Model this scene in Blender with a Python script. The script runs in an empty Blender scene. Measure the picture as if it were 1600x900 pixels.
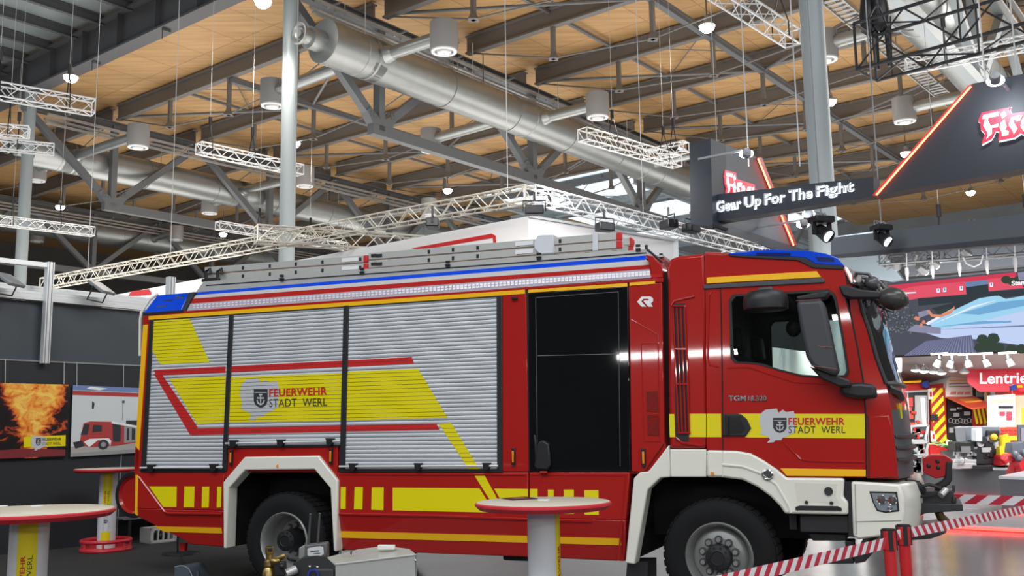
import bpy, bmesh, math, random
from mathutils import Vector, Matrix
from mathutils.geometry import tessellate_polygon
random.seed(7)
V = Vector
R_ = math.radians
scene = bpy.context.scene
COL = scene.collection

# ------------------------------------------------------------------ camera
FPX = 1520.0
PITCH = R_(8.18)
ROLL = R_(-0.85)
CAM_H = 1.66
cF = V((0, math.cos(PITCH), math.sin(PITCH)))
_r0 = V((1, 0, 0))
_u0 = _r0.cross(cF)
cR = _r0 * math.cos(ROLL) + _u0 * math.sin(ROLL)
cU = -_r0 * math.sin(ROLL) + _u0 * math.cos(ROLL)
cC = V((0, 0, CAM_H))
cam_data = bpy.data.cameras.new('camera')
cam_data.sensor_width = 36.0
cam_data.lens = FPX / 1600.0 * 36.0
cam_data.clip_start = 0.05
cam_data.clip_end = 400
cam = bpy.data.objects.new('camera', cam_data)
COL.objects.link(cam)
_m = Matrix((cR, cU, -cF)).transposed().to_4x4()
_m.translation = cC
cam.matrix_world = _m
scene.camera = cam

# ------------------------------------------------------------------ world, light, exposure
world = bpy.data.worlds.new('hall_daylight')
scene.world = world
world.use_nodes = True
_bg = world.node_tree.nodes['Background']
_bg.inputs['Color'].default_value = (0.86, 0.93, 1.0, 1)
_bg.inputs['Strength'].default_value = 0.9
scene.view_settings.view_transform = 'Standard'
scene.view_settings.look = 'None'
scene.view_settings.gamma = 1.0
scene.view_settings.use_curve_mapping = False
scene.view_settings.exposure = 0.35


def area_light(name, loc, target, size, power, color=(1, 1, 1), spread=180):
    ld = bpy.data.lights.new(name, 'AREA')
    ld.shape = 'DISK'
    ld.size = size
    ld.energy = power
    ld.color = color
    ld.spread = R_(spread)
    o = bpy.data.objects.new(name, ld)
    COL.objects.link(o)
    o.location = loc
    d = V(target) - V(loc)
    o.rotation_euler = d.to_track_quat('-Z', 'Y').to_euler()
    return o


def big_light(name, loc, target, sx, sy, power, color=(1, 1, 1)):
    o = area_light(name, loc, target, sx, power, color)
    o.data.shape = 'RECTANGLE'
    o.data.size_y = sy
    return o


# daylight falling through the roof glazing over the aisle the camera stands in
big_light('skylight_aisle', (-6, -4, 19.0), (-1, 8, 1), 26, 5, 2400, (0.93, 0.97, 1.0))
big_light('skylight_front_aisle', (12, 4, 19.0), (6, 12, 2), 16, 5, 1400, (0.93, 0.97, 1.0))
big_light('skylight_stands', (26, 30, 16.5), (14, 24, 1), 14, 10, 1900, (1.0, 0.97, 0.93))
# added light strips out of view, giving highlights on the engine paint
for _x, _y, _z, _l, _p in ((-7.5, -3.5, 3.4, 3.0, 110), (-2.5, -6.0, 4.2, 4.0, 120), (3.0, -5.0, 3.0, 2.0, 90), (7.5, -2.0, 4.4, 3.5, 130), (11.0, 3.0, 3.2, 2.5, 90), (0.5, -9.0, 6.5, 6.0, 160)):
    big_light('gloss_fill_strip', (_x, _y, _z), (_x * 0.3, 9.5, 1.4), _l, 0.14, _p * 0.55, (1.0, 0.98, 0.95))
# lamps over the stands at the right
big_light('stand_lamp_row', (9.5, 21.5, 4.2), (11.0, 27.0, 1.2), 7, 0.8, 560, (1.0, 0.97, 0.93))
big_light('stand_lamp_row', (12.5, 17.0, 4.2), (13.0, 21.0, 0.6), 4, 0.8, 380, (1.0, 0.97, 0.95))
# added fill panels, no real fixtures, that brighten the roof from below
for _x, _y, _p in ((-14, 44, 1000), (-2, 34, 1000), (12, 26, 1100), (2, 52, 1250), (18, 44, 1250), (-22, 58, 1150), (-4, 70, 1150), (26, 62, 1150), (-12, 22, 800), (-26, 36, 900), (30, 36, 900)):
    big_light('roof_fill_light', (_x, _y, 4.5), (_x, _y, 20), 13, 13, _p * 0.95, (1.0, 0.97, 0.93))


# ------------------------------------------------------------------ pixel -> point helpers (1600 x 900 photo)
def ray(px, py):
    return cR * ((px - 800) / FPX) + cU * ((450 - py) / FPX) + cF


def Pz(px, py, z):
    r = ray(px, py)
    return cC + r * ((z - CAM_H) / r.z)


def Pd(px, py, d):
    r = ray(px, py)
    return cC + r * (d / r.y)


def Ppl(px, py, p0, n):
    r = ray(px, py)
    return cC + r * ((V(p0) - cC).dot(n) / r.dot(n))


# ------------------------------------------------------------------ materials
MATS = {}


def mat(name, col, rough=0.5, metal=0.0, coat=0.0, emit=0.0, spec=0.5, noise=0.0, nscale=6.0, bump=0.0, ecol=None):
    if name in MATS:
        return MATS[name]
    m = bpy.data.materials.new(name)
    m.use_nodes = True
    nt = m.node_tree
    b = nt.nodes['Principled BSDF']
    c = (col[0], col[1], col[2], 1)
    b.inputs['Base Color'].default_value = c
    b.inputs['Roughness'].default_value = rough
    b.inputs['Metallic'].default_value = metal
    b.inputs['Specular IOR Level'].default_value = spec
    b.inputs['Coat Weight'].default_value = coat
    b.inputs['Coat Roughness'].default_value = 0.04
    if emit:
        b.inputs['Emission Color'].default_value = (*(ecol or col), 1)
        b.inputs['Emission Strength'].default_value = emit
    if noise or bump:
        tc = nt.nodes.new('ShaderNodeTexCoord')
        nz = nt.nodes.new('ShaderNodeTexNoise')
        nz.inputs['Scale'].default_value = nscale
        nz.inputs['Detail'].default_value = 5
        nt.links.new(tc.outputs['Object'], nz.inputs['Vector'])
        if noise:
            mx = nt.nodes.new('ShaderNodeMix')
            mx.data_type = 'RGBA'
            mx.inputs[6].default_value = tuple(max(0, x * (1 - noise)) for x in col) + (1,)
            mx.inputs[7].default_value = tuple(min(1, x * (1 + noise)) for x in col) + (1,)
            nt.links.new(nz.outputs['Fac'], mx.inputs[0])
            nt.links.new(mx.outputs[2], b.inputs['Base Color'])
        if bump:
            bp = nt.nodes.new('ShaderNodeBump')
            bp.inputs['Strength'].default_value = bump
            bp.inputs['Distance'].default_value = 0.01
            nt.links.new(nz.outputs['Fac'], bp.inputs['Height'])
            nt.links.new(bp.outputs['Normal'], b.inputs['Normal'])
    MATS[name] = m
    return m


def glass(name, tint=(0.5, 0.55, 0.55), ior=1.45, rough=0.01):
    m = bpy.data.materials.new(name)
    m.use_nodes = True
    nt = m.node_tree
    nt.nodes.clear()
    out = nt.nodes.new('ShaderNodeOutputMaterial')
    mix = nt.nodes.new('ShaderNodeMixShader')
    fr = nt.nodes.new('ShaderNodeFresnel')
    fr.inputs['IOR'].default_value = ior
    tr = nt.nodes.new('ShaderNodeBsdfTransparent')
    tr.inputs['Color'].default_value = (*tint, 1)
    gl = nt.nodes.new('ShaderNodeBsdfGlossy')
    gl.inputs['Roughness'].default_value = rough
    nt.links.new(fr.outputs[0], mix.inputs[0])
    nt.links.new(tr.outputs[0], mix.inputs[1])
    nt.links.new(gl.outputs[0], mix.inputs[2])
    nt.links.new(mix.outputs[0], out.inputs[0])
    return m


RED = mat('fire_red_paint', (0.40, 0.014, 0.011), 0.3, coat=0.75, spec=0.12)
WHITE = mat('cream_white_paint', (0.80, 0.78, 0.69), 0.3, coat=0.4)
SHUT = mat('aluminium_slat', (0.56, 0.57, 0.60), 0.38, metal=0.12)
YEL = mat('yellow_foil', (0.80, 0.68, 0.0), 0.4)
REDF = mat('red_foil', (0.60, 0.02, 0.02), 0.35)
AMB = mat('amber_reflector', (0.95, 0.50, 0.01), 0.28)
BLK = mat('black_plastic', (0.012, 0.012, 0.014), 0.45)
BLKG = mat('black_gloss_glass', (0.003, 0.004, 0.005), 0.03, coat=0.6)
DARKF = mat('dark_anodised_frame', (0.03, 0.032, 0.036), 0.4, metal=0.3)
CHAS = mat('black_chassis', (0.008, 0.008, 0.009), 0.7)
ALU = mat('aluminium', (0.60, 0.60, 0.57), 0.32, metal=0.35, noise=0.06, nscale=9)
ALUW = mat('aluminium_profile', (0.75, 0.77, 0.77), 0.35, metal=0.35)
STEEL = mat('stainless_steel', (0.60, 0.60, 0.58), 0.3, metal=0.45, noise=0.06, nscale=14)
BLUE = mat('blue_lens', (0.0, 0.055, 0.60), 0.15, coat=0.4, emit=0.05)
BLUED = mat('blue_inner_lamp', (0.0, 0.012, 0.12), 0.2)
LEDS = mat('led_strip_lens', (0.40, 0.36, 0.42), 0.25, coat=0.3)
LEDD = mat('led_diode', (0.62, 0.56, 0.62), 0.2)
RUB = mat('tyre_rubber', (0.008, 0.008, 0.0085), 0.8, spec=0.25, bump=0.15, nscale=40)
RIM = mat('wheel_rim_silver', (0.33, 0.33, 0.325), 0.38, metal=0.55)
ORG = mat('orange_marker_lens', (0.8, 0.25, 0.01), 0.2, coat=0.5)
GREYP = mat('slate_grey_plastic', (0.055, 0.062, 0.075), 0.42)
MIRG = mat('mirror_housing_grey', (0.045, 0.048, 0.056), 0.5)
TXTB = mat('dark_lettering', (0.03, 0.03, 0.035), 0.5)
TXTR = mat('red_lettering', (0.55, 0.02, 0.015), 0.45)
MAPG = mat('silver_map_foil', (0.55, 0.56, 0.58), 0.4)
WHT = mat('white_foil', (0.82, 0.82, 0.82), 0.45)
CHROME = mat('chrome', (0.75, 0.75, 0.75), 0.12, metal=1.0)
GLASS = glass('cab_window_glass', (0.78, 0.83, 0.82))
GLASSW = glass('windscreen_glass', (0.3, 0.36, 0.38))
INT = mat('cab_interior', (0.02, 0.021, 0.023), 0.7)
LENS = glass('headlight_glass', (0.8, 0.82, 0.85))


# ------------------------------------------------------------------ mesh builder
class MB:
    def __init__(s):
        s.v, s.f, s.m = [], [], []

    def add(s, vs, fs, mi=0):
        o = len(s.v)
        s.v += [V(p) for p in vs]
        for f in fs:
            s.f.append([i + o for i in f])
            s.m.append(mi)
        return s

    def prism(s, ring, vec, mi=0, holes=None, side=None):
        vec = V(vec)
        side = mi if side is None else side
        ring = [V(p) for p in ring]
        n = len(ring)
        if not holes:
            s.add(ring + [p + vec for p in ring], [list(range(n)), list(range(2 * n - 1, n - 1, -1))], mi)
            o = len(s.v) - 2 * n
            for i in range(n):
                j = (i + 1) % n
                s.f.append([o + i, o + j, o + n + j, o + n + i])
                s.m.append(side)
        else:
            loops = [ring] + [[V(p) for p in h] for h in holes]
            flat = [p for l in loops for p in l]
            tris = tessellate_polygon(loops)
            N = len(flat)
            fs = [list(t) for t in tris] + [[i + N for i in reversed(t)] for t in tris]
            o = len(s.v)
            s.add(flat + [p + vec for p in flat], fs, mi)
            b = 0
            for l in loops:
                k = len(l)
                for i in range(k):
                    j = (i + 1) % k
                    s.f.append([o + b + i, o + b + j, o + N + b + j, o + N + b + i])
                    s.m.append(side)
                b += k
        return s

    def box(s, x0, x1, y0, y1, z0, z1, mi=0):
        return s.prism([(x0, y0, z0), (x1, y0, z0), (x1, y0, z1), (x0, y0, z1)], (0, y1 - y0, 0), mi)

    def obox(s, c, ax, ay, az, mi=0):
        c, ax, ay, az = V(c), V(ax), V(ay), V(az)
        return s.prism([c - ax - ay - az, c + ax - ay - az, c + ax - ay + az, c - ax - ay + az], ay * 2, mi)

    def bar(s, p0, p1, w, h, mi=0, up=(0, 0, 1)):
        p0, p1 = V(p0), V(p1)
        d = (p1 - p0).normalized()
        u = V(up)
        if abs(d.dot(u)) > 0.98:
            u = V((1, 0, 0)) if abs(d.x) < 0.9 else V((0, 1, 0))
        sd = d.cross(u).normalized()
        up2 = sd.cross(d)
        a, b = sd * (w / 2), up2 * (h / 2)
        return s.prism([p0 - a - b, p0 + a - b, p0 + a + b, p0 - a + b], p1 - p0, mi)

    def ibeam(s, p0, p1, w, h, mi=0, t=0.05):
        p0, p1 = V(p0), V(p1)
        z = V((0, 0, 1))
        s.bar(p0 + z * (h / 2 - t / 2), p1 + z * (h / 2 - t / 2), w, t, mi)
        s.bar(p0 - z * (h / 2 - t / 2), p1 - z * (h / 2 - t / 2), w, t, mi)
        s.bar(p0, p1, t, h - 2 * t, mi)
        return s

    def tube(s, pts, r, n=8, mi=0, caps=True, closed=False):
        pts = [V(p) for p in pts]
        k = len(pts)
        rs = r if isinstance(r, (list, tuple)) else [r] * k
        rings = []
        prev = None
        for i, p in enumerate(pts):
            if closed:
                d = (pts[(i + 1) % k] - pts[i - 1]).normalized()
            else:
                d = (pts[min(i + 1, k - 1)] - pts[max(i - 1, 0)]).normalized()
            if prev is None:
                a = d.orthogonal().normalized()
            else:
                a = (prev - d * prev.dot(d))
                a = a.normalized() if a.length > 1e-6 else d.orthogonal().normalized()
            prev = a
            b = d.cross(a)
            rings.append([p + (a * math.cos(t) + b * math.sin(t)) * rs[i] for t in [2 * math.pi * q / n for q in range(n)]])
        return s.loft(rings, mi, caps and not closed, loop=closed)

    def loft(s, rings, mi=0, caps=False, closed=True, loop=False, mf=None):
        n = len(rings[0])
        o = len(s.v)
        s.v += [V(p) for r in rings for p in r]
        K = len(rings)
        for i in range(K if loop else K - 1):
            i2 = (i + 1) % K
            for j in range(n if closed else n - 1):
                j2 = (j + 1) % n
                s.f.append([o + i * n + j, o + i * n + j2, o + i2 * n + j2, o + i2 * n + j])
                s.m.append(mf(i, j) if mf else mi)
        if caps:
            s.f.append([o + j for j in range(n)])
            s.m.append(mi)
            s.f.append([o + (K - 1) * n + j for j in reversed(range(n))])
            s.m.append(mi)
        return s

    def cyl(s, p0, p1, r0, r1=None, n=20, mi=0, caps=True):
        return s.tube([p0, p1], [r0, r0 if r1 is None else r1], n, mi, caps)

    def lathe(s, prof, org, axis, n=32, mi=0, mf=None):
        # prof: (radius, height along axis)
        org, axis = V(org), V(axis).normalized()
        a = axis.orthogonal().normalized()
        b = axis.cross(a)
        rings = []
        for r, h in prof:
            rings.append([org + axis * h + (a * math.cos(t) + b * math.sin(t)) * max(r, 1e-4) for t in [2 * math.pi * q / n for q in range(n)]])
        return s.loft(rings, mi, mf=(lambda i, j: mf(i)) if mf else None)

    def ball(s, c, rx, ry=None, rz=None, mi=0, n=16, m=10, rot=None):
        ry = rx if ry is None else ry
        rz = rx if rz is None else rz
        c = V(c)
        rings = []
        for i in range(m + 1):
            t = math.pi * i / m
            rr = max(math.sin(t), 1e-3)
            ring = []
            for q in range(n):
                p = V((rx * rr * math.cos(2 * math.pi * q / n), ry * rr * math.sin(2 * math.pi * q / n), rz * math.cos(t)))
                if rot:
                    p = rot @ p
                ring.append(c + p)
            rings.append(ring)
        return s.loft(rings, mi, caps=True)


WM = {}


def wmat(o):
    return WM.get(o.name, Matrix.Identity(4)) if o else Matrix.Identity(4)


SPLIT = {'pressed_ridge', 'mirror_arm', 'yellow_band', 'door_seam', 'inner_lamp', 'lamp_base', 'windscreen_seal', 'yellow_block', 'stop_block', 'mirror_seam', 'hook_plate', 'bolt', 'roller',
         'panel_seam', 'bumper_seam', 'gallery_seam', 'cable_loop', 'support_frame', 'rack_upright', 'ladder_hook', 'wheel', 'motor', 'headlight_reflector', 'lamp_guard', 'valve_handle', 'yoke'}


def pieces(mb):
    par = list(range(len(mb.v)))

    def find(i):
        while par[i] != i:
            par[i] = par[par[i]]
            i = par[i]
        return i
    for f in mb.f:
        for k in f[1:]:
            par[find(k)] = find(f[0])
    groups = {}
    for f, mi in zip(mb.f, mb.m):
        groups.setdefault(find(f[0]), []).append((f, mi))
    out = []
    for fs in groups.values():
        ids = sorted({i for f, _ in fs for i in f})
        mp_ = {i: k for k, i in enumerate(ids)}
        q = MB()
        q.v = [mb.v[i] for i in ids]
        q.f = [[mp_[i] for i in f] for f, _ in fs]
        q.m = [mi for _, mi in fs]
        out.append(q)
    return out


def obj(name, mb, mats, parent=None, smooth=True, bevel=0.0, world=False, seg=2, sharp=38):
    if name in SPLIT and parent:
        r = [obj1(name, q, mats, parent, smooth, bevel, world, seg, sharp) for q in pieces(mb)]
        return r[0]
    return obj1(name, mb, mats, parent, smooth, bevel, world, seg, sharp)


def obj1(name, mb, mats, parent=None, smooth=True, bevel=0.0, world=False, seg=2, sharp=38):
    if not isinstance(mats, (list, tuple)):
        mats = [mats]
    me = bpy.data.meshes.new(name)
    vs = mb.v
    W = wmat(parent)
    if world and parent:
        inv = W.inverted()
        vs = [inv @ p for p in vs]
    me.from_pydata([tuple(p) for p in vs], [], mb.f)
    for m in mats:
        me.materials.append(m)
    if len(mats) > 1:
        me.polygons.foreach_set('material_index', mb.m)
    bm = bmesh.new()
    bm.from_mesh(me)
    bmesh.ops.recalc_face_normals(bm, faces=bm.faces)
    bm.to_mesh(me)
    bm.free()
    if smooth:
        me.polygons.foreach_set('use_smooth', [True] * len(me.polygons))
        me.set_sharp_from_angle(angle=R_(sharp))
    me.update()
    o = bpy.data.objects.new(name, me)
    COL.objects.link(o)
    if parent:
        o.parent = parent
        WM[o.name] = W
    if bevel:
        b = o.modifiers.new('edge', 'BEVEL')
        b.width = bevel
        b.segments = seg
        b.limit_method = 'ANGLE'
        b.angle_limit = R_(40)
    return o


def thing(name, label, cat, loc=(0, 0, 0), rotz=0.0, group=None, kind=None):
    o = bpy.data.objects.new(name, None)
    o.empty_display_size = 0.2
    COL.objects.link(o)
    o.location = loc
    o.rotation_euler = (0, 0, rotz)
    o['label'] = label
    o['category'] = cat
    if group:
        o['group'] = group
    if kind:
        o['kind'] = kind
    WM[o.name] = Matrix.Translation(V(loc)) @ Matrix.Rotation(rotz, 4, 'Z')
    return o


def tag(o, label, cat, group=None, kind=None):
    o['label'] = label
    o['category'] = cat
    if group:
        o['group'] = group
    if kind:
        o['kind'] = kind
    return o


def struct(name, mb, mats, label=None, smooth=True, bevel=0):
    o = obj(name, mb, mats, smooth=smooth, bevel=bevel)
    o['kind'] = 'structure'
    if label:
        o['label'] = label
    return o


def text_verts(s, bold=0.0, shear=0.0, spacing=1.0):
    cu = bpy.data.curves.new('lettering', 'FONT')
    cu.body = s
    cu.offset = bold
    cu.shear = shear
    cu.space_character = spacing
    cu.resolution_u = 3
    o = bpy.data.objects.new('lettering', cu)
    COL.objects.link(o)
    dg = bpy.context.evaluated_depsgraph_get()
    me = bpy.data.meshes.new_from_object(o.evaluated_get(dg))
    vs = [v.co.copy() for v in me.vertices]
    fs = [list(p.vertices) for p in me.polygons]
    bpy.data.objects.remove(o)
    bpy.data.curves.remove(cu)
    bpy.data.meshes.remove(me)
    x0, x1 = min(v.x for v in vs), max(v.x for v in vs)
    y0, y1 = min(v.y for v in vs), max(v.y for v in vs)
    return [((v.x - x0) / (x1 - x0), (v.y - y0) / (y1 - y0)) for v in vs], fs


def text_quad(mb, s, bl, br, tr, tl, mi=0, bold=0.0, thick=None, shear=0.0, spacing=1.0):
    uv, fs = text_verts(s, bold, shear, spacing)
    bl, br, tr, tl = V(bl), V(br), V(tr), V(tl)
    pts = [(bl * (1 - u) + br * u) * (1 - w) + (tl * (1 - u) + tr * u) * w for u, w in uv]
    if thick is None:
        mb.add(pts, fs, mi)
        return
    th = V(thick)
    n = len(pts)
    cnt = {}
    for f in fs:
        for i in range(len(f)):
            e = (f[i], f[(i + 1) % len(f)])
            cnt[e] = 1
    side = [[a, b, b + n, a + n] for (a, b) in cnt if (b, a) not in cnt]
    mb.add(pts + [p + th for p in pts], fs + [[i + n for i in reversed(f)] for f in fs] + side, mi)


def clip_z(poly, z0, z1):
    def half(pl, f):
        out = []
        for i in range(len(pl)):
            a, b = pl[i], pl[(i + 1) % len(pl)]
            fa, fb = f(a), f(b)
            if fa >= 0:
                out.append(a)
            if (fa >= 0) != (fb >= 0):
                t = fa / (fa - fb)
                out.append((a[0] + (b[0] - a[0]) * t, a[1] + (b[1] - a[1]) * t))
        return out
    pl = half(poly, lambda p: p[1] - z0)
    if len(pl) > 2:
        pl = half(pl, lambda p: z1 - p[1])
    return pl if len(pl) > 2 else None

# ================================================================== HALL STRUCTURE
HA = R_(51.75)
A = V((math.cos(HA), math.sin(HA), 0))
B = V((-math.sin(HA), math.cos(HA), 0))
ZV = V((0, 0, 1))
L0 = V((-7.75, 33, 0))


def hall(s, t, z=0.0):
    return L0 + B * s + A * t + ZV * z


S_COL = [0.0, 19.5, -18.8]
DG = mat('dark_grey_steel', (0.11, 0.11, 0.115), 0.5, metal=0.2)
MG = mat('mid_grey_steel', (0.15, 0.158, 0.165), 0.45, metal=0.2)
LG = mat('light_grey_steel', (0.36, 0.40, 0.42), 0.45, metal=0.1)
COLM = mat('column_grey_paint', (0.34, 0.38, 0.39), 0.4)
GALV = mat('galvanised_duct', (0.40, 0.41, 0.40), 0.4, metal=0.8, noise=0.1, nscale=3)
DRUM = mat('diffuser_grey', (0.27, 0.26, 0.25), 0.5)
TRW = mat('white_truss_alu', (0.75, 0.76, 0.76), 0.4, metal=0.3)
TRG = mat('truss_alu', (0.72, 0.68, 0.58), 0.35, metal=0.5)
TRB = mat('black_truss', (0.02, 0.02, 0.023), 0.5)
WIRE = mat('steel_wire', (0.5, 0.5, 0.48), 0.5)


def timber_mat():
    m = bpy.data.materials.new('timber_ceiling_boards')
    m.use_nodes = True
    nt = m.node_tree
    b = nt.nodes['Principled BSDF']
    b.inputs['Roughness'].default_value = 0.6
    tc = nt.nodes.new('ShaderNodeTexCoord')
    mp = nt.nodes.new('ShaderNodeMapping')
    mp.inputs['Rotation'].default_value = (0, 0, -HA)
    br = nt.nodes.new('ShaderNodeTexBrick')
    br.inputs['Scale'].default_value = 1.0
    br.inputs['Brick Width'].default_value = 4.87
    br.inputs['Row Height'].default_value = 2.44
    br.offset = 0.0
    br.inputs['Mortar Size'].default_value = 0.025
    br.inputs['Color1'].default_value = (0.56, 0.345, 0.155, 1)
    br.inputs['Color2'].default_value = (0.51, 0.31, 0.135, 1)
    br.inputs['Mortar'].default_value = (0.34, 0.2, 0.085, 1)
    nz = nt.nodes.new('ShaderNodeTexNoise')
    mp2 = nt.nodes.new('ShaderNodeMapping')
    mp2.inputs['Rotation'].default_value = (0, 0, -HA)
    mp2.inputs['Scale'].default_value = (0.25, 3.0, 1)
    nz.inputs['Scale'].default_value = 1.5
    nz.inputs['Detail'].default_value = 6
    mx = nt.nodes.new('ShaderNodeMix')
    mx.data_type = 'RGBA'
    mx.blend_type = 'MULTIPLY'
    mx.inputs[0].default_value = 1.0
    rp = nt.nodes.new('ShaderNodeValToRGB')
    rp.color_ramp.elements[0].position = 0.3
    rp.color_ramp.elements[0].color = (0.78, 0.74, 0.7, 1)
    rp.color_ramp.elements[1].position = 0.7
    rp.color_ramp.elements[1].color = (1.08, 1.06, 1.04, 1)
    nt.links.new(tc.outputs['Object'], mp.inputs['Vector'])
    nt.links.new(mp.outputs[0], br.inputs['Vector'])
    nt.links.new(tc.outputs['Object'], mp2.inputs['Vector'])
    nt.links.new(mp2.outputs[0], nz.inputs['Vector'])
    nt.links.new(nz.outputs['Fac'], rp.inputs[0])
    nt.links.new(br.outputs['Color'], mx.inputs[6])
    nt.links.new(rp.outputs[0], mx.inputs[7])
    nt.links.new(mx.outputs[2], b.inputs['Base Color'])
    return m


# floor
def floor_mat(name, c0, c1, rough, scale, coat=0.0):
    m = bpy.data.materials.new(name)
    m.use_nodes = True
    nt = m.node_tree
    b = nt.nodes['Principled BSDF']
    b.inputs['Coat Weight'].default_value = coat
    b.inputs['Coat Roughness'].default_value = 0.12
    tc = nt.nodes.new('ShaderNodeTexCoord')
    nz = nt.nodes.new('ShaderNodeTexNoise')
    nz.inputs['Scale'].default_value = scale
    nz.inputs['Detail'].default_value = 8
    mx = nt.nodes.new('ShaderNodeMix')
    mx.data_type = 'RGBA'
    mx.inputs[6].default_value = (*c0, 1)
    mx.inputs[7].default_value = (*c1, 1)
    mr = nt.nodes.new('ShaderNodeMapRange')
    mr.inputs['To Min'].default_value = rough * 0.75
    mr.inputs['To Max'].default_value = rough * 1.3
    nt.links.new(tc.outputs['Object'], nz.inputs['Vector'])
    nt.links.new(nz.outputs['Fac'], mx.inputs[0])
    nt.links.new(nz.outputs['Fac'], mr.inputs['Value'])
    nt.links.new(mx.outputs[2], b.inputs['Base Color'])
    nt.links.new(mr.outputs[0], b.inputs['Roughness'])
    return m


m = MB()
m.box(-90, 110, -40, 130, -0.2, 0)
struct('floor', m, floor_mat('polished_concrete', (0.075, 0.079, 0.087), (0.095, 0.10, 0.108), 0.2, 1.1, 0.3), 'grey polished hall floor', smooth=False)
m = MB()
_w0 = Pz(100, 856.5, 0)
cp = [_w0 + A * -5.4 - B * 0.05, _w0 + A * 4.0 - B * 0.05, Pz(400, 880, 0), Pz(420, 1000, 0), Pz(700, 1500, 0), Pz(-900, 1500, 0)]
m.prism([p + ZV * 0.001 for p in cp], (0, 0, 0.006))
o = obj('carpet', m, floor_mat('dark_carpet', (0.022, 0.021, 0.02), (0.04, 0.038, 0.036), 0.85, 9.0), smooth=False)
tag(o, 'dark grey carpet laid under the rear of the fire engine', 'carpet')

# timber ceiling in bays
m = MB()
for (sa, sb, ta, tb) in ((62, 18.6, 0.9, 48), (18.6, 1.0, 0.9, 29.6), (1.0, -48, 0.9, 62)):
    m.prism([hall(sa, ta, 18.5), hall(sa, tb, 18.5), hall(sb, tb, 18.5), hall(sb, ta, 18.5)], (0, 0, 0.25))
struct('ceiling', m, timber_mat(), 'timber board ceiling', smooth=False)

# metal deck near the camera, beyond the girder
DECK = mat('metal_roof_deck', (0.30, 0.34, 0.35), 0.45, metal=0.3, noise=0.2, nscale=0.6)
m = MB()
m.prism([hall(62, -27, 20.0), hall(62, 0.9, 20.0), hall(-48, 0.9, 20.0), hall(-48, -27, 20.0)], (0, 0, 0.15))
struct('ceiling_deck', m, DECK, smooth=False)
for i in range(42):
    s = -40 + i * 2.3
    m = MB()
    m.ibeam(hall(s, -25.5, 19.75), hall(s, 0.0, 19.75), 0.2, 0.42, t=0.04)
    struct('deck_rafter', m, DG, smooth=False)
for t in (-5.2, -10.2):
    m = MB()
    m.ibeam(hall(-44, t, 19.3), hall(56, t, 19.3), 0.28, 0.5, t=0.05)
    struct('deck_purlin', m, DG, smooth=False)

# main girder on the column row
m = MB()
g0, g1 = hall(48, 0, 18.85), hall(-40, 0, 18.85)
m.ibeam(g0, g1, 0.7, 1.7, t=0.09)
for i in range(30):
    p = g0.lerp(g1, (i + 0.5) / 30)
    m.obox(p, A * 0.3, B * 0.025, ZV * 0.76)
for k in range(16):
    p = g0.lerp(g1, (k + 0.3) / 16) - ZV * 0.92
    m.bar(p - A * 0.25, p + A * 0.1, 0.12, 0.1)
    m.cyl(p - A * 0.25, p - A * 0.25 - ZV * 0.4, 0.02, n=6)
struct('roof_girder', m, DG, 'heavy dark steel girder over the columns', smooth=False)

# columns
for s in S_COL:
    m = MB()
    p = hall(s, 0)
    m.cyl(p, p + ZV * 18.1, 0.27, n=32)
    m.lathe([(0.27, 0), (0.31, 0), (0.31, 0.4), (0.27, 0.42)], p, ZV, 32)
    m.bar(p - A * 0.272 + ZV * 1, p - A * 0.272 + ZV * 18, 0.02, 0.012)
    struct('support_column', m, COLM)
for s in (0, 19.5, -18.8):
    m = MB()
    p = hall(s, 48.7)
    m.cyl(p, p + ZV * 18.1, 0.27, n=24)
    struct('support_column', m, COLM)

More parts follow.
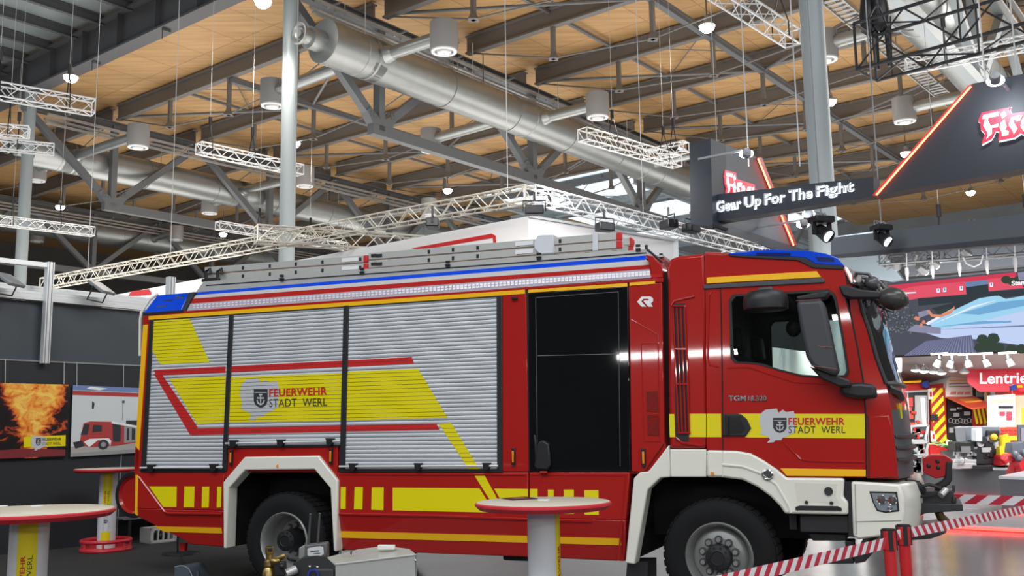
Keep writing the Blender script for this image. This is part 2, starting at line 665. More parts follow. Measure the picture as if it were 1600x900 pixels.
# roof trusses along A with gusset nodes
PAN = 9.85
for s, MM in ((0.0, MG), (19.5, MG), (-19.3, LG), (39.5, MG)):
    m = MB()
    zt, zb = 17.35, 13.1
    m.ibeam(hall(s, 0.2, zt), hall(s, 49, zt), 0.36, 0.42, t=0.05)
    m.bar(hall(s, 3.9, zb), hall(s, 44.8, zb), 0.34, 0.42)
    lows = [4.35 + PAN * k for k in range(5)]
    ups = [-0.4 + 0.0] + [9.3 + PAN * k for k in range(5)]
    for k, tl in enumerate(lows):
        m.bar(hall(s, tl, zb), hall(s, tl, zt), 0.34, 0.30, up=A)
        for tu in (ups[k], ups[k + 1] if k + 1 < len(ups) else tl + 4.9):
            m.bar(hall(s, tl, zb + 0.1), hall(s, tu, zt), 0.32, 0.30, up=B)
        # gusset plate
        gp = [hall(s, tl - 0.5, zb + 0.2), hall(s, tl + 0.5, zb + 0.2), hall(s, tl + 0.82, zb + 0.62), hall(s, tl + 0.62, zb + 0.78), hall(s, tl + 0.2, zb + 0.5), hall(s, tl - 0.2, zb + 0.5), hall(s, tl - 0.62, zb + 0.78), hall(s, tl - 0.82, zb + 0.62)]
        m.prism([p - B * 0.19 for p in gp], B * 0.38)
        for q in range(12):
            a_ = -0.6 + 0.16 * (q % 4) + (0.75 if q > 5 else 0)
            c = hall(s, tl + a_, zb + 0.45 + 0.14 * (q // 4)) - B * 0.19
            m.cyl(c, c - B * 0.03, 0.035, n=6)
    struct('roof_truss', m, MM, smooth=False)
    # lighter service rails clipped below the top chord
    m = MB()
    for off, zz in ((-0.45, 16.75), (-0.75, 16.9), (-0.6, 16.5)):
        m.bar(hall(s + off, 0.5, zz), hall(s + off, 47, zz), 0.16, 0.09)
    for k in range(14):
        m.bar(hall(s - 0.95, 1.5 + 3.4 * k, 17.1), hall(s - 0.2, 1.5 + 3.4 * k, 17.1), 0.06, 0.06)
        m.bar(hall(s - 0.6, 1.5 + 3.4 * k, 17.1), hall(s - 0.6, 1.5 + 3.4 * k, 16.5), 0.04, 0.04)
    struct('cable_tray', m, mat('pale_tray_steel', (0.42, 0.42, 0.41), 0.4, metal=0.5), smooth=False)

# trussed roof beams along B at every half panel
BT = [4.35 + PAN / 2 * k for k in range(9)]
for t in BT:
    for (sa, sb) in ((19.2, 0.3), (-0.3, -18.5), (39.2, 19.8), (-19.1, -42)):
        if sa == 19.2 and t > 30:
            continue
        m = MB()
        p0, p1 = hall(sa, t, 18.0), hall(sb, t, 18.0)
        m.ibeam(p0, p1, 0.3, 0.8, t=0.07)

        q = []
        for u in (0.25, 0.5, 0.75):
            c = p0.lerp(p1, u)
            zl = 1.75 if u != 0.5 else 2.15
            m.bar(c - ZV * 0.4, c - ZV * zl, 0.16, 0.16, up=A)
            m.lathe([(0.1, 0.32), (0.27, 0), (0.0, 0)], c - ZV * zl, ZV, 4)
            q.append(c - ZV * (zl - 0.05))
        path = [p0 - ZV * 0.3] + q + [p1 - ZV * 0.3]
        for a_, b_ in zip(path, path[1:]):
            m.cyl(a_, b_, 0.035, n=6)
        struct('roof_beam', m, mat('beam_grey_brown', (0.165, 0.155, 0.145), 0.5, metal=0.1), smooth=False)
# purlin struts along A between the beams and diagonal braces
for s in (9.6, -9.4, 29.5, 4.9, -14.1, 14.5, -4.7):
    m = MB()
    zz = 17.45 if s in (9.6, -9.4, 29.5) else 18.25
    w = 0.26 if zz < 18 else 0.14
    te = 28.8 if 0 < s < 18 else 43.7
    m.bar(hall(s, 4.3, zz), hall(s, te, zz), w, w * 0.8)
    if zz < 18:
        m.bar(hall(s - 0.16, 4.3, zz + 0.1), hall(s - 0.16, te, zz + 0.1), 0.05, 0.12)
    struct('roof_purlin', m, MG, smooth=False)
for s0 in (0, 19.5, -18.8):
    m = MB()
    for k in range(0, 8, 2):
        t = BT[k]
        m.cyl(hall(s0 - 0.3, t, 17.8), hall(s0 - 9.3, t + PAN / 2, 17.5), 0.07, n=8)
        m.cyl(hall(s0 - 18.4, t, 17.8), hall(s0 - 9.5, t + PAN / 2, 17.5), 0.07, n=8)
        m.cyl(hall(s0 - 4.7, t, 18.3), hall(s0 - 9.5, t + PAN / 2, 18.35), 0.025, n=6)
        m.cyl(hall(s0 - 9.5, t, 18.35), hall(s0 - 4.7, t + PAN / 2, 18.35), 0.025, n=6)
    struct('roof_brace', m, MG, smooth=False)

# glazed roof bay further back and far walls
GLZ = mat('skylight_pane', (0.2, 0.24, 0.26), 0.3, emit=0.6, ecol=(0.62, 0.86, 0.96))
WFAR = mat('far_wall_paint', (0.10, 0.095, 0.09), 0.7, noise=0.3, nscale=0.4)
k = 0
for j in range(5):
    for i in range(3):
        k += 1
        s = 18.2 - i * 5.7
        t = 31 + j * 8.6
        z0 = 18.0
        m = MB()
        m.prism([hall(s, t, z0), hall(s - 5.4, t, z0), hall(s - 5.4, t + 6.2, z0 + 1.6), hall(s, t + 6.2, z0 + 1.6)], (0, 0, 0.05), 0)
        for q in range(9):
            a_, b_ = hall(s - 5.4 * q / 8, t, z0 - 0.1), hall(s - 5.4 * q / 8, t + 6.2, z0 + 1.5)
            m.bar(a_, b_, 0.12, 0.2, 1)
        for q in range(5):
            a_, b_ = hall(s, t + 1.5 * q, z0 - 0.16 + 0.39 * q), hall(s - 5.5, t + 1.5 * q, z0 - 0.16 + 0.39 * q)
            m.bar(a_, b_, 0.16, 0.26, 1)
        struct('window_%d' % k, m, [GLZ, MG], smooth=False)
m = MB()
m.prism([hall(60, 86, 0), hall(-60, 86, 0), hall(-60, 86, 24), hall(60, 86, 24)], A * 0.4)
struct('wall_back', m, WFAR, smooth=False)
m = MB()
m.prism([hall(70, -46, 0), hall(-75, -46, 0), hall(-75, -46, 17), hall(70, -46, 17)], A * -0.4)
struct('wall_front', m, WFAR, smooth=False)
m = MB()
m.prism([hall(-75, -46, 0), hall(-75, 86, 0), hall(-75, 86, 24), hall(-75, -46, 24)], B * -0.4)
struct('wall_side', m, WFAR, smooth=False)
m = MB()
m.prism([hall(60, -10, 0), hall(60, 86, 0), hall(60, 86, 22), hall(60, -10, 22)], B * 0.4)
struct('wall_left', m, WFAR, smooth=False)
m = MB()
for t in (36, 44.6, 53.2, 61.8):
    m.ibeam(hall(18.5, t, 17.3), hall(1, t, 17.3), 0.3, 0.7, t=0.07)
for q in (4, 9.6, 14.5):
    m.ibeam(hall(q, 30, 16.8), hall(q, 74, 16.8), 0.22, 0.4, t=0.05)
struct('roof_grid', m, LG, smooth=False)

# ------------------------------------------------------------------ ventilation ducts
def duct(s, z, r, t0, t1, label, group, outs):
    root = thing('ventilation_duct', label, 'duct', hall(s, t0, 0), 0, group)
    m = MB()
    n = int((t1 - t0) / 0.075)
    prof = []
    for i in range(n + 1):
        t = t0 + (t1 - t0) * i / n
        prof.append((r * (1.0 if i % 2 else 1.022), t - t0))
    m.lathe([(0.05, 0.0), (r * 0.98, 0.0)] + prof, hall(s, t0, z), A, 40)
    o = obj('duct_pipe', m, GALV, root, world=True, sharp=60)
    for k in range(int((t1 - t0) / 4.2)):
        m = MB()
        m.lathe([(r * 1.0, -0.06), (r * 1.05, -0.05), (r * 1.05, 0.05), (r * 1.0, 0.06)], hall(s, t0 + 2.1 + 4.2 * k, z), A, 40)
        obj('duct_collar', m, GALV, root, world=True)
    m = MB()
    c = hall(s, t0, z)
    m.lathe([(0.40, 0), (0.40, -0.55), (0.28, -0.6), (0.28, -0.85), (0.38, -0.9), (0.40, -1.0), (0.34, -1.0), (0.27, -0.9), (0.22, -0.96), (0.14, -0.9), (0.12, -0.98), (0.0, -0.98)], c + B * 0.12, A, 28, mf=lambda i: 1 if i in (7, 9) else 0)
    obj('fan_intake', m, [GALV, DG], root, world=True)
    for (t, side, ln, zz) in outs:
        a_ = hall(s + side * r * 0.85, t, z + zz * 0.3)
        b_ = hall(s + side * (r + ln), t + 0.2, z + zz)
        m = MB()
        m.tube([a_, b_], 0.24, 20)
        m.lathe([(0.38, -0.1), (0.27, 0.35), (0.24, 0.4)], a_, (b_ - a_), 20)
        m.lathe([(r * 1.0, -0.5), (r * 1.035, -0.48), (r * 1.035, 0.48), (r * 1.0, 0.5)], hall(s, t, z), A, 40)
        br_ = obj('branch_pipe', m, GALV, root, world=True)
        m = MB()
        c = b_ + B * side * 0.35 - ZV * 0.05
        m.lathe([(0.02, 0.52), (0.5, 0.52), (0.5, -0.45), (0.47, -0.5), (0.02, -0.5)], c, ZV, 28)
        d = obj('diffuser_drum', m, DRUM, br_, world=True)
        m = MB()
        m.lathe([(0.46, -0.505), (0.46, -0.55), (0.34, -0.56), (0.34, -0.51)], c, ZV, 28)
        m.lathe([(0.26, -0.505), (0.24, -0.6), (0.02, -0.6)], c, ZV, 28)
        obj('diffuser_ring', m, WHT, br_, world=True)
    for k in range(int((t1 - t0) / 6)):
        m = MB()
        t = t0 + 1.5 + 6 * k
        for sg in (-1, 1):
            m = MB()
            m.cyl(hall(s + sg * r * 0.7, t, z + r * 0.6), hall(s + sg * r * 0.7, t, 17.4), 0.015, n=5)
            obj('hanger_rod', m, WIRE, root, world=True)
    return root

duct(-1.1, 15.28, 0.78, 0.55, 33, 'ribbed silver air duct crossing the middle of the ceiling, nearest of the roof ducts', 'roof ducts',
     [(2.6, 1, 4.57, 0.05), (11.6, 1, 4.2, 0.05), (2.95, -1, 2.27, 0.1), (12.7, -1, 2.3, 0.1), (22.5, -1, 2.3, 0.1)])
duct(20.6, 15.5, 0.77, 0.55, 36, 'ribbed silver air duct behind the left roof truss, beside the grey column at far left', 'roof ducts',
     [(2.4, 1, 2.3, 0.0), (13.0, 1, 2.3, 0.0), (2.55, -1, 5.0, 0.0), (12.5, -1, 5.0, 0.0), (22.4, -1, 5.0, 0.0)])
duct(40.4, 16.2, 0.8, 2.0, 42, 'distant ribbed air duct low above the long warm truss at left', 'roof ducts',
     [(12.0, 1, 2.3, 0.0), (22.0, 1, 2.3, 0.0), (19.0, -1, 2.3, 0.2)])
duct(-18.1, 15.4, 0.85, 0.9, 36, 'silver air duct behind the black truss at top right', 'roof ducts',
     [(22.2, 1, 2.4, 0.0), (12.6, 1, 2.4, 0.0), (32.0, 1, 2.4, 0.0)])

# perforated tray at top right
m = MB()
p0, p1 = hall(-14.9, 8, 16.9), hall(-15.3, 28, 16.9)
sd = (p1 - p0).normalized().cross(ZV)
for sg in (-1, 1):
    m.bar(p0 + sd * 0.35 * sg, p1 + sd * 0.35 * sg, 0.05, 0.14)
for i in range(50):
    c = p0.lerp(p1, (i + 0.5) / 50)
    m.bar(c - sd * 0.35, c + sd * 0.35, 0.2, 0.03)
for i in range(6):
    c = p0.lerp(p1, (i + 0.5) / 6)
    m.cyl(c, c + ZV * 1.5, 0.02, n=5)
struct('cable_tray', m, mat('pale_tray_steel', (0.42, 0.42, 0.41), 0.4), smooth=False)

# ------------------------------------------------------------------ high bay lamps
LAMPG = mat('lamp_glow', (1, 0.97, 0.9), 0.4, emit=40)
lamp_spots = [(-0.9, -1.9, 'above the dark girder at the top left'), (-0.9, 9.6, 'beside the large duct in the middle'),
              (10.7, -2.5, 'in front of the dark girder beside the hanging white truss'), (11.2, 9.3, 'right of the grey column that stands left of the big duct'),
              (-11.4, 9.7, 'at the top centre under bare timber boards'), (-11.8, 20.8, 'beside the pale grey column at right'),
              (33.2, 8.5, 'low over the far left wall'), (21.1, 8.8, 'between the diagonals of the left roof truss'),
              (21.1, 20.2, 'low over the long gold truss'), (12.0, 21.6, 'under the lower chord of the middle truss'),
              (-11.8, 31.9, 'behind the red edged sign'), (-12.2, 43.9, 'small and far under the sloping sign'),
              (33.0, 20.5, 'tiny and far at left'), (21.3, 32, 'far behind the gold truss')]
for (s, t, w) in lamp_spots:
    p = hall(s, t, 16.0)
    r = thing('high_bay_lamp', 'glowing hall lamp ' + w, 'lamp', p, 0, 'high bay lamps')
    m = MB()
    m.lathe([(0.02, 0.35), (0.09, 0.34), (0.12, 0.12), (0.28, 0.02), (0.30, -0.04), (0.27, -0.04), (0.24, 0.0)], (0, 0, 0), ZV, 20)
    obj('lamp_housing', m, mat('lamp_housing_grey', (0.3, 0.3, 0.3), 0.4), r)
    m = MB()
    m.lathe([(0.27, -0.03), (0.25, -0.14), (0.16, -0.24), (0.02, -0.28)], (0, 0, 0), ZV, 20)
    obj('lamp_lens', m, LAMPG, r)
    m = MB()
    m.cyl((0, 0, 0.34), (0, 0, 1.6), 0.025, n=6)
    obj('suspension_rod', m, DG, r)
    ld = bpy.data.lights.new('lamp_light', 'SPOT')
    ld.energy = 1100
    ld.spot_size = R_(150)
    ld.spot_blend = 0.6
    ld.shadow_soft_size = 0.25
    ld.color = (1.0, 0.95, 0.86)
    lo = bpy.data.objects.new('lamp_light', ld)
    COL.objects.link(lo)
    lo.parent = r
    lo.location = (0, 0, -0.55)


# ------------------------------------------------------------------ rigging trusses
def box_truss(name, label, p0, p1, w, M_, group=None, h=None, cables=(), ztop=18.35, rc=0.025, pitch=None, cat='truss', sling=True):
    p0, p1 = V(p0), V(p1)
    h = h or w
    d = (p1 - p0).normalized()
    sd = d.cross(ZV).normalized()
    up = sd.cross(d)
    root = thing(name, label, cat, p0, 0, group)
    ln = (p1 - p0).length
    cs = [sd * (w / 2 * a) + up * (h / 2 * b) for a, b in ((-1, -1), (1, -1), (1, 1), (-1, 1))]
    for c in cs:
        m = MB()
        m.cyl(p0 + c, p1 + c, rc, n=8)
        obj('chord', m, M_, root, world=True)
    m = MB()
    n = max(2, int(round(ln / (pitch or w * 1.0))))
    rb = rc * 0.55
    for i in range(n):
        a, b = p0.lerp(p1, i / n), p0.lerp(p1, (i + 1) / n)
        for k in range(4):
            c0, c1 = cs[k], cs[(k + 1) % 4]
            if i % 2:
                c0, c1 = c1, c0
            m.cyl(a + c0, b + c1, rb, n=5, caps=False)
    for q in (p0, p1):
        for k in range(4):
            m.cyl(q + cs[k], q + cs[(k + 1) % 4], rc * 0.8, n=5)
    obj('bracing', m, M_, root, world=True)
    for u in cables:
        q = p0.lerp(p1, u)
        m = MB()
        m.cyl(q + ZV * (0.9 if sling else h / 2), V((q.x, q.y, ztop)), 0.007, n=5)
        c = obj('suspension_cable', m, WIRE, root, world=True)
        if not sling:
            continue
        m = MB()
        for sg in (-1, 1):
            m.bar(q + sd * (w / 2 + 0.02) * sg - up * h / 2, q + sd * (w / 2 + 0.02) * sg + up * h / 2, 0.04, 0.02)
            m.bar(q + sd * (w / 2 + 0.02) * sg + up * h / 2, q + ZV * 0.95, 0.03, 0.02)
        m.cyl(q + ZV * 0.85, q + ZV * 1.15, 0.06, n=8)
        obj('lifting_sling', m, BLK, root, world=True)
    return root


GT = 'white rigging trusses under the roof'
box_truss('rigging_truss', 'bright white rigging truss hanging highest at the far left edge', Pz(-90, 126, 11), Pz(146, 168, 11), 0.40, TRW, GT, cables=(0.35, 0.82))
box_truss('rigging_truss', 'short white rigging truss end before the far left column', Pz(-60, 199, 11), Pz(45, 207, 11), 0.33, TRW, GT, cables=(0.7,))
box_truss('rigging_truss', 'white rigging truss just under the short one at far left', Pz(-60, 220, 11), Pz(84, 234, 11), 0.33, TRW, GT, cables=(0.6,))
box_truss('rigging_truss', 'white rigging truss passing left of the tall grey column', Pz(310, 231, 11), Pz(470, 266, 11), 0.36, TRW, GT, cables=(0.1, 0.5))
box_truss('rigging_truss', 'white rigging truss in front of the right end of the large duct', Pz(910, 210, 11), Pz(1058, 253, 11), 0.40, TRW, GT, cables=(0.3, 0.85))
box_truss('rigging_truss', 'short white rigging truss crossing behind the one by the duct', Pz(1010, 244, 11.4), Pz(1072, 229, 11.4), 0.36, TRW, GT, cables=(0.7,))
box_truss('rigging_truss', 'white rigging truss coming in from the top edge left of the pale column', Pz(1100, -30, 11), Pz(1238, 60, 11), 0.38, TRW, GT, cables=(0.85,))
box_truss('rigging_truss', 'white rigging truss under the black truss at top right', Pz(1416, 104, 11), Pz(1680, 52, 11), 0.33, TRW, GT, cables=(0.25, 0.8))
box_truss('rigging_truss', 'pale distant rigging truss low at the far left edge', Pz(-40, 340, 11), Pz(146, 362, 11), 0.40, TRW, GT, cables=(0.3, 0.7))
box_truss('rigging_truss', 'long pale distant rigging truss under the left truss', Pz(340, 352, 11), Pz(540, 385, 11), 0.36, TRW, GT, cables=(0.3, 0.7), ztop=18.52)
box_truss('rigging_truss', 'big black box truss hanging across the top right corner', Pz(1352, 82, 9), Pz(1700, -18, 9), 0.9, TRB, None, h=0.95, cables=(0.08, 0.5, 0.8), rc=0.035)
# hoists at its left end
for k, px in enumerate((1358, 1378)):
    p = Pz(px, 55 - 6 * k, 9.6)
    m = MB()
    m.lathe([(0.02, 0.9), (0.12, 0.8), (0.18, 0.4), (0.16, 0.1), (0.05, 0)], p, ZV, 10)
    m.cyl(p + ZV * 0.9, V((p.x, p.y, 17.3)), 0.02, n=5)
    m.cyl(p + V((0.12, 0, -0.75)), p + V((0.12, 0, 0.3)), 0.05, 0.09, n=8)
    tag(obj('chain_hoist', m, BLK), ['black chain hoist on the outer end of the black truss', 'black chain hoist just right of the outer end one'][k], 'hoist', 'chain hoists')

# warm lit truss square over the white stand
zg = 5.24
GA, GB, GC = Pz(70, 443, zg), Pz(828, 303, zg), Pz(1200, 396, zg)
box_truss('lighting_truss', 'long warm lit truss running left behind the fire engine roof', GA, GB, 0.24, TRG, 'truss square over the white stand', cables=(0.13, 0.35, 0.62, 0.97), rc=0.016, pitch=0.24, sling=False)
box_truss('lighting_truss', 'silver truss descending right from the corner behind the ladders', GB, GC, 0.24, TRW, 'truss square over the white stand', cables=(0.4, 0.75), rc=0.016, pitch=0.24, sling=False)
box_truss('lighting_truss', 'short warm truss branching inside the square', Pz(400, 366, zg), Pz(660, 383, zg), 0.3, TRG, 'truss square over the white stand', rc=0.02, pitch=0.3)
lt = ['small stage lamp clamped under the warm truss corner', 'small stage lamp under the silver truss behind the ladders', 'small stage lamp where the silver truss meets the grey chord', 'small stage lamp at the left part of the warm truss',
      'small stage lamp under the middle of the warm truss', 'small stage lamp near the right end of the silver truss']
for k, (px, py) in enumerate([(835, 330), (945, 356), (1080, 358), (548, 437 - 17), (676, 350), (1045, 352)]):
    p = Pz(px, py, zg - 0.35 - (0.1 if k == 3 else 0))
    r = thing('stage_lamp', lt[k], 'lamp', p, 0.4 * k, 'stage lamps on the warm truss')
    m = MB()
    m.box(-0.14, 0.14, -0.1, 0.1, -0.06, 0.08)
    obj('lamp_body', m, BLK, r, bevel=0.015)
    m = MB()
    m.tube([(-0.17, 0, 0), (-0.17, 0, 0.16), (0.17, 0, 0.16), (0.17, 0, 0)], 0.012, 6)
    m.cyl((0, 0, 0.16), (0, 0, 0.3), 0.02, n=6)
    obj('lamp_bracket', m, BLK, r)
    m = MB()
    m.box(-0.11, 0.11, -0.105, -0.1, -0.045, 0.06)
    obj('lamp_front', m, mat('lamp_front_dark', (0.05, 0.05, 0.055), 0.2), r)

# ------------------------------------------------------------------ white stand behind the engine
zw = 5.05
WC, WLp, WRp = Pz(825, 338, zw), Pz(160, 464.5, zw), Pz(1055, 376, zw)
SW = mat('white_stand_panel', (0.84, 0.83, 0.82), 0.5)
r = thing('exhibition_stand', 'white exhibition stand block behind the fire engine with red bracket line', 'stand', V((WC.x, WC.y, 0)))
m = MB()
up = ZV * -zw
m.prism([WC, WLp, WLp + up, WC + up], (0.05, 0.12, 0))
m.prism([WC, WRp, WRp + up, WC + up], (-0.08, 0.12, 0))
obj('wall_panels', m, SW, r, world=True, smooth=False)
m = MB()
nrm = (WLp - WC).cross(ZV).normalized()
if nrm.y > 0:
    nrm = -nrm


def onw(px, py):
    return Ppl(px, py, WC + nrm * 0.01, nrm)


m.prism([onw(642, 388), onw(768, 365), onw(774, 368), onw(775, 379), onw(770.5, 379), onw(770, 371.5), onw(660, 390)], -nrm * 0.006)
obj('red_bracket_line', m, REDF, r, world=True, smooth=False)
m = MB()
m.prism([onw(205, 455), onw(232, 452), onw(236, 457), onw(236, 461), onw(200, 463)], -nrm * 0.006)
obj('red_bracket_line', m, REDF, r, world=True, smooth=False)
m = MB()
m.prism([onw(164, 462), onw(192, 462), onw(180, 467), onw(164, 466)], -nrm * 0.006)
obj('red_bracket_line', m, REDF, r, world=True, smooth=False)
m = MB()
m.bar(WRp + ZV * 0.02, WRp + up, 0.09, 0.09)
m.bar(WC + ZV * 0.0, WRp, 0.06, 0.04)
obj('edge_profile', m, ALUW, r, world=True, smooth=False)

big_light('stand_fill_light', GB + V((-2.2, -2.0, 0.5)), V((-3.0, 17.0, 3.8)), 5, 0.6, 85, (1.0, 0.97, 0.93))  # added lights without a fixture, brighten the white stand faces
big_light('stand_fill_light', GB + V((0.9, -0.4, 0.2)), V((2.4, 17.0, 4.2)), 1.5, 0.4, 40, (0.96, 0.97, 1.0))

m = MB()
pw0, pw1 = WRp + A * 0.3 - ZV * zw, WRp + A * 9 - ZV * zw
m.prism([pw0, pw1, pw1 + ZV * 3.3, pw0 + ZV * 3.3], B * 0.1, 0)
for k in range(5):
    q = pw0.lerp(pw1, k / 4)
    m.bar(q, q + ZV * 3.3, 0.08, 0.16, 1, up=A)
tag(obj('partition', m, [SW, ALUW], smooth=False), 'pale partition wall seen through the cab window', 'partition')
big_light('partition_fill', WRp + A * 4 - B * 2.5 - ZV * 1.4, WRp + A * 4.5 - ZV * 3.2, 5, 0.3, 45, (1.0, 0.98, 0.95))  # unseen light added to brighten the partition

# ------------------------------------------------------------------ black stand wall at left
W0 = Pz(100, 856.5, 0)


def wl(px, py, off=0.0):          # point on the wall plane (towards the camera by off)
    return Ppl(px, py, W0 - B * off, B)


def wal(u, z, off=0.0):
    return W0 + A * u + ZV * z - B * off


BW = mat('black_wall_fabric', (0.018, 0.020, 0.024), 0.65)
SLW = mat('slate_wall_panel', (0.052, 0.062, 0.072), 0.5)
m = MB()
m.prism([wal(-5.5, 0), wal(4.2, 0), wal(4.2, 2.72), wal(-5.5, 2.72)], B * 0.12)
struct('wall_stand', m, BW, 'black stand wall the two posters hang on', smooth=False)
m = MB()
m.bar(wal(-5.5, 2.735, -0.06), wal(4.2, 2.735, -0.06), 0.14, 0.02)
struct('trim_1', m, mat('thin_grey_trim', (0.25, 0.26, 0.26), 0.4), smooth=False)
m = MB()
m.prism([wal(-5.5, 2.75, -0.05), wal(4.2, 2.75, -0.05), wal(4.2, 3.62, -0.05), wal(-5.5, 3.62, -0.05)], B * 0.1)
struct('wall_upper', m, SLW, 'slate grey upper wall band behind the aluminium post', smooth=False)


def profile_bar(mb, p0, p1, w, h):
    mb.bar(p0, p1, w, h)
    d = (V(p1) - V(p0)).normalized()
    sd = d.cross(ZV)
    if sd.length < 0.1:
        sd = A
    sd = sd.normalized()
    u2 = sd.cross(d)
    for k in (-0.25, 0.25):
        mb.bar(V(p0) + u2 * h * k - B * (w / 2), V(p1) + u2 * h * k - B * (w / 2), 0.006, h * 0.1)


r = thing('stand_railing', 'white slotted aluminium railing standing above the black wall at left', 'frame', wal(0, 0))
m = MB()
profile_bar(m, wal(-5.5, 3.69, 0.0), wal(4.2, 3.69, 0.0), 0.12, 0.13)
profile_bar(m, wal(-5.5, 3.83, -0.3), wal(4.2, 3.83, -0.3), 0.12, 0.1)
obj('top_rail', m, ALUW, r, world=True, smooth=False)
pa = wl(78, 410, 0.08)
pb = wl(75, 568, 0.08)
m = MB()
m.bar(V((pa.x, pa.y, pb.z)), pa, 0.105, 0.1, up=A)
for k in (-0.026, 0.026):
    m.bar(V((pa.x, pa.y, pb.z)) - B * 0.052 + A * k, pa - B * 0.052 + A * k, 0.012, 0.006, 1, up=A)
obj('upright_post', m, [ALUW, DARKF], r, world=True, smooth=False)
m = MB()
p2 = pa - ZV * 0.05
q2 = Ppl(-60, 437, pa, V((1, 0, 0))) if False else p2 + (-A * 0.5 - B * 2.2)
profile_bar(m, p2 + ZV * 0.0, p2 + A * -1.6 + ZV * -0.02, 0.07, 0.07)
obj('cross_rail', m, ALUW, r, world=True, smooth=False)
m = MB()
pz_ = Pz(267, 433, 4.35)
m.bar(V((pz_.x, pz_.y, 0)), pz_, 0.12, 0.12, up=A)
for k in (-0.03, 0.03):
    m.bar(V((pz_.x, pz_.y, 0)) - B * 0.062 + A * k, pz_ - B * 0.062 + A * k, 0.012, 0.006, 1, up=A)
tag(obj('aluminium_post', m, [ALUW, DARKF], smooth=False), 'white slotted post standing just behind the rear blue lamp', 'post')

fl = ['grey flood lamp leaning on the aluminium railing beside the post', 'grey flood lamp on the railing near the white stand']
for k, (pts) in enumerate([[(0, 440), (22, 445), (33, 433), (5, 430)], [(140, 456), (165, 457), (178, 444), (151, 441)]]):
    c = wl(sum(p[0] for p in pts) / 4, sum(p[1] for p in pts) / 4, 0.35)
    r = thing('flood_lamp', fl[k], 'lamp', c, HA + 0.5, 'flood lamps on the frame')
    m = MB()
    m.obox((0, 0, 0), V((0.17, 0, 0)), V((0, 0.13, 0.09)), V((0, -0.014, 0.02)))
    obj('lamp_body', m, mat('lamp_grey', (0.22, 0.23, 0.24), 0.4), r, bevel=0.01)
    m = MB()
    m.obox((0, 0.01, -0.024), V((0.14, 0, 0)), V((0, 0.105, 0.073)), V((0, -0.001, 0.002)))
    obj('lamp_glass', m, mat('lamp_glass_grey', (0.42, 0.44, 0.45), 0.15), r)
    m = MB()
    m.tube([(-0.2, 0, 0), (-0.2, 0.1, -0.2), (0.2, 0.1, -0.2), (0.2, 0, 0)], 0.012, 6)
    obj('lamp_bracket', m, BLK, r)


# posters
def fire_mat():
    m = bpy.data.materials.new('printed_fire_photo')
    m.use_nodes = True
    nt = m.node_tree
    b = nt.nodes['Principled BSDF']
    b.inputs['Roughness'].default_value = 0.35
    uvn = nt.nodes.new('ShaderNodeUVMap')
    n1 = nt.nodes.new('ShaderNodeTexNoise')
    n1.inputs['Scale'].default_value = 7
    n1.inputs['Detail'].default_value = 9
    n1.inputs['Roughness'].default_value = 0.62
    n1.inputs['Distortion'].default_value = 1.2
    sx = nt.nodes.new('ShaderNodeSeparateXYZ')
    nt.links.new(uvn.outputs[0], n1.inputs['Vector'])
    nt.links.new(uvn.outputs[0], sx.inputs[0])

    def mth(op, a, b2, c=None):
        n = nt.nodes.new('ShaderNodeMath')
        n.operation = op
        for i, x in enumerate((a, b2, c)):
            if x is None:
                continue
            if isinstance(x, (int, float)):
                n.inputs[i].default_value = x
            else:
                nt.links.new(x, n.inputs[i])
        return n.outputs[0]
    # column of flame: centre u .52 upper half, wide at the top
    du = mth('ABSOLUTE', mth('SUBTRACT', sx.outputs[0], 0.66), 0)
    wid = mth('MULTIPLY_ADD', sx.outputs[1], 0.30, 0.13)
    mask = mth('MULTIPLY', mth('SUBTRACT', wid, du), 5.0)
    low = mth('SUBTRACT', 0.30, mth('MULTIPLY', mth('ABSOLUTE', mth('SUBTRACT', sx.outputs[1], 0.28), 0), 1.7))
    tot = mth('MAXIMUM', mask, mth('MULTIPLY', low, 0.75))
    val = mth('ADD', mth('MULTIPLY', mth('SUBTRACT', n1.outputs['Fac'], 0.5), 1.9), mth('MULTIPLY_ADD', mth('MINIMUM', tot, 0.75), 0.95, 0.05))
    rp = nt.nodes.new('ShaderNodeValToRGB')
    cr = rp.color_ramp
    cr.elements[0].position = 0.1
    cr.elements[0].color = (0.012, 0.011, 0.012, 1)
    cr.elements[1].position = 0.95
    cr.elements[1].color = (0.95, 0.62, 0.12, 1)
    for p_, c_ in ((0.26, (0.03, 0.012, 0.012, 1)), (0.38, (0.45, 0.06, 0.02, 1)), (0.6, (0.85, 0.25, 0.03, 1))):
        e = cr.elements.new(p_)
        e.color = c_
    nt.links.new(val, rp.inputs[0])
    nt.links.new(rp.outputs[0], b.inputs['Base Color'])
    return m


def quad_board(name, q, mats, root, thick=0.02, uv=True):
    # q: bl, br, tr, tl (front face)
    n = (V(q[1]) - V(q[0])).cross(V(q[3]) - V(q[0])).normalized()
    if n.dot(cC - V(q[0])) < 0:
        n = -n
    m = MB()
    m.prism(q, -n * thick, 0, side=1)
    o = obj(name, m, mats, root, world=True, smooth=False)
    if uv:
        me = o.data
        ul = me.uv_layers.new(name='UVMap')
        W = wmat(root)
        bl, br, tl = V(q[0]), V(q[1]), V(q[3])
        ex, ey = br - bl, tl - bl
        for li, lp in enumerate(me.loops):
            p = W @ me.vertices[lp.vertex_index].co - bl
            ul.data[li].uv = (p.dot(ex) / ex.length_squared, p.dot(ey) / ey.length_squared)
    return o, n


def quad_pt(q, u, v, n, off):
    return (V(q[0]) * (1 - u) + V(q[1]) * u) * (1 - v) + (V(q[3]) * (1 - u) + V(q[2]) * u) * v + n * off


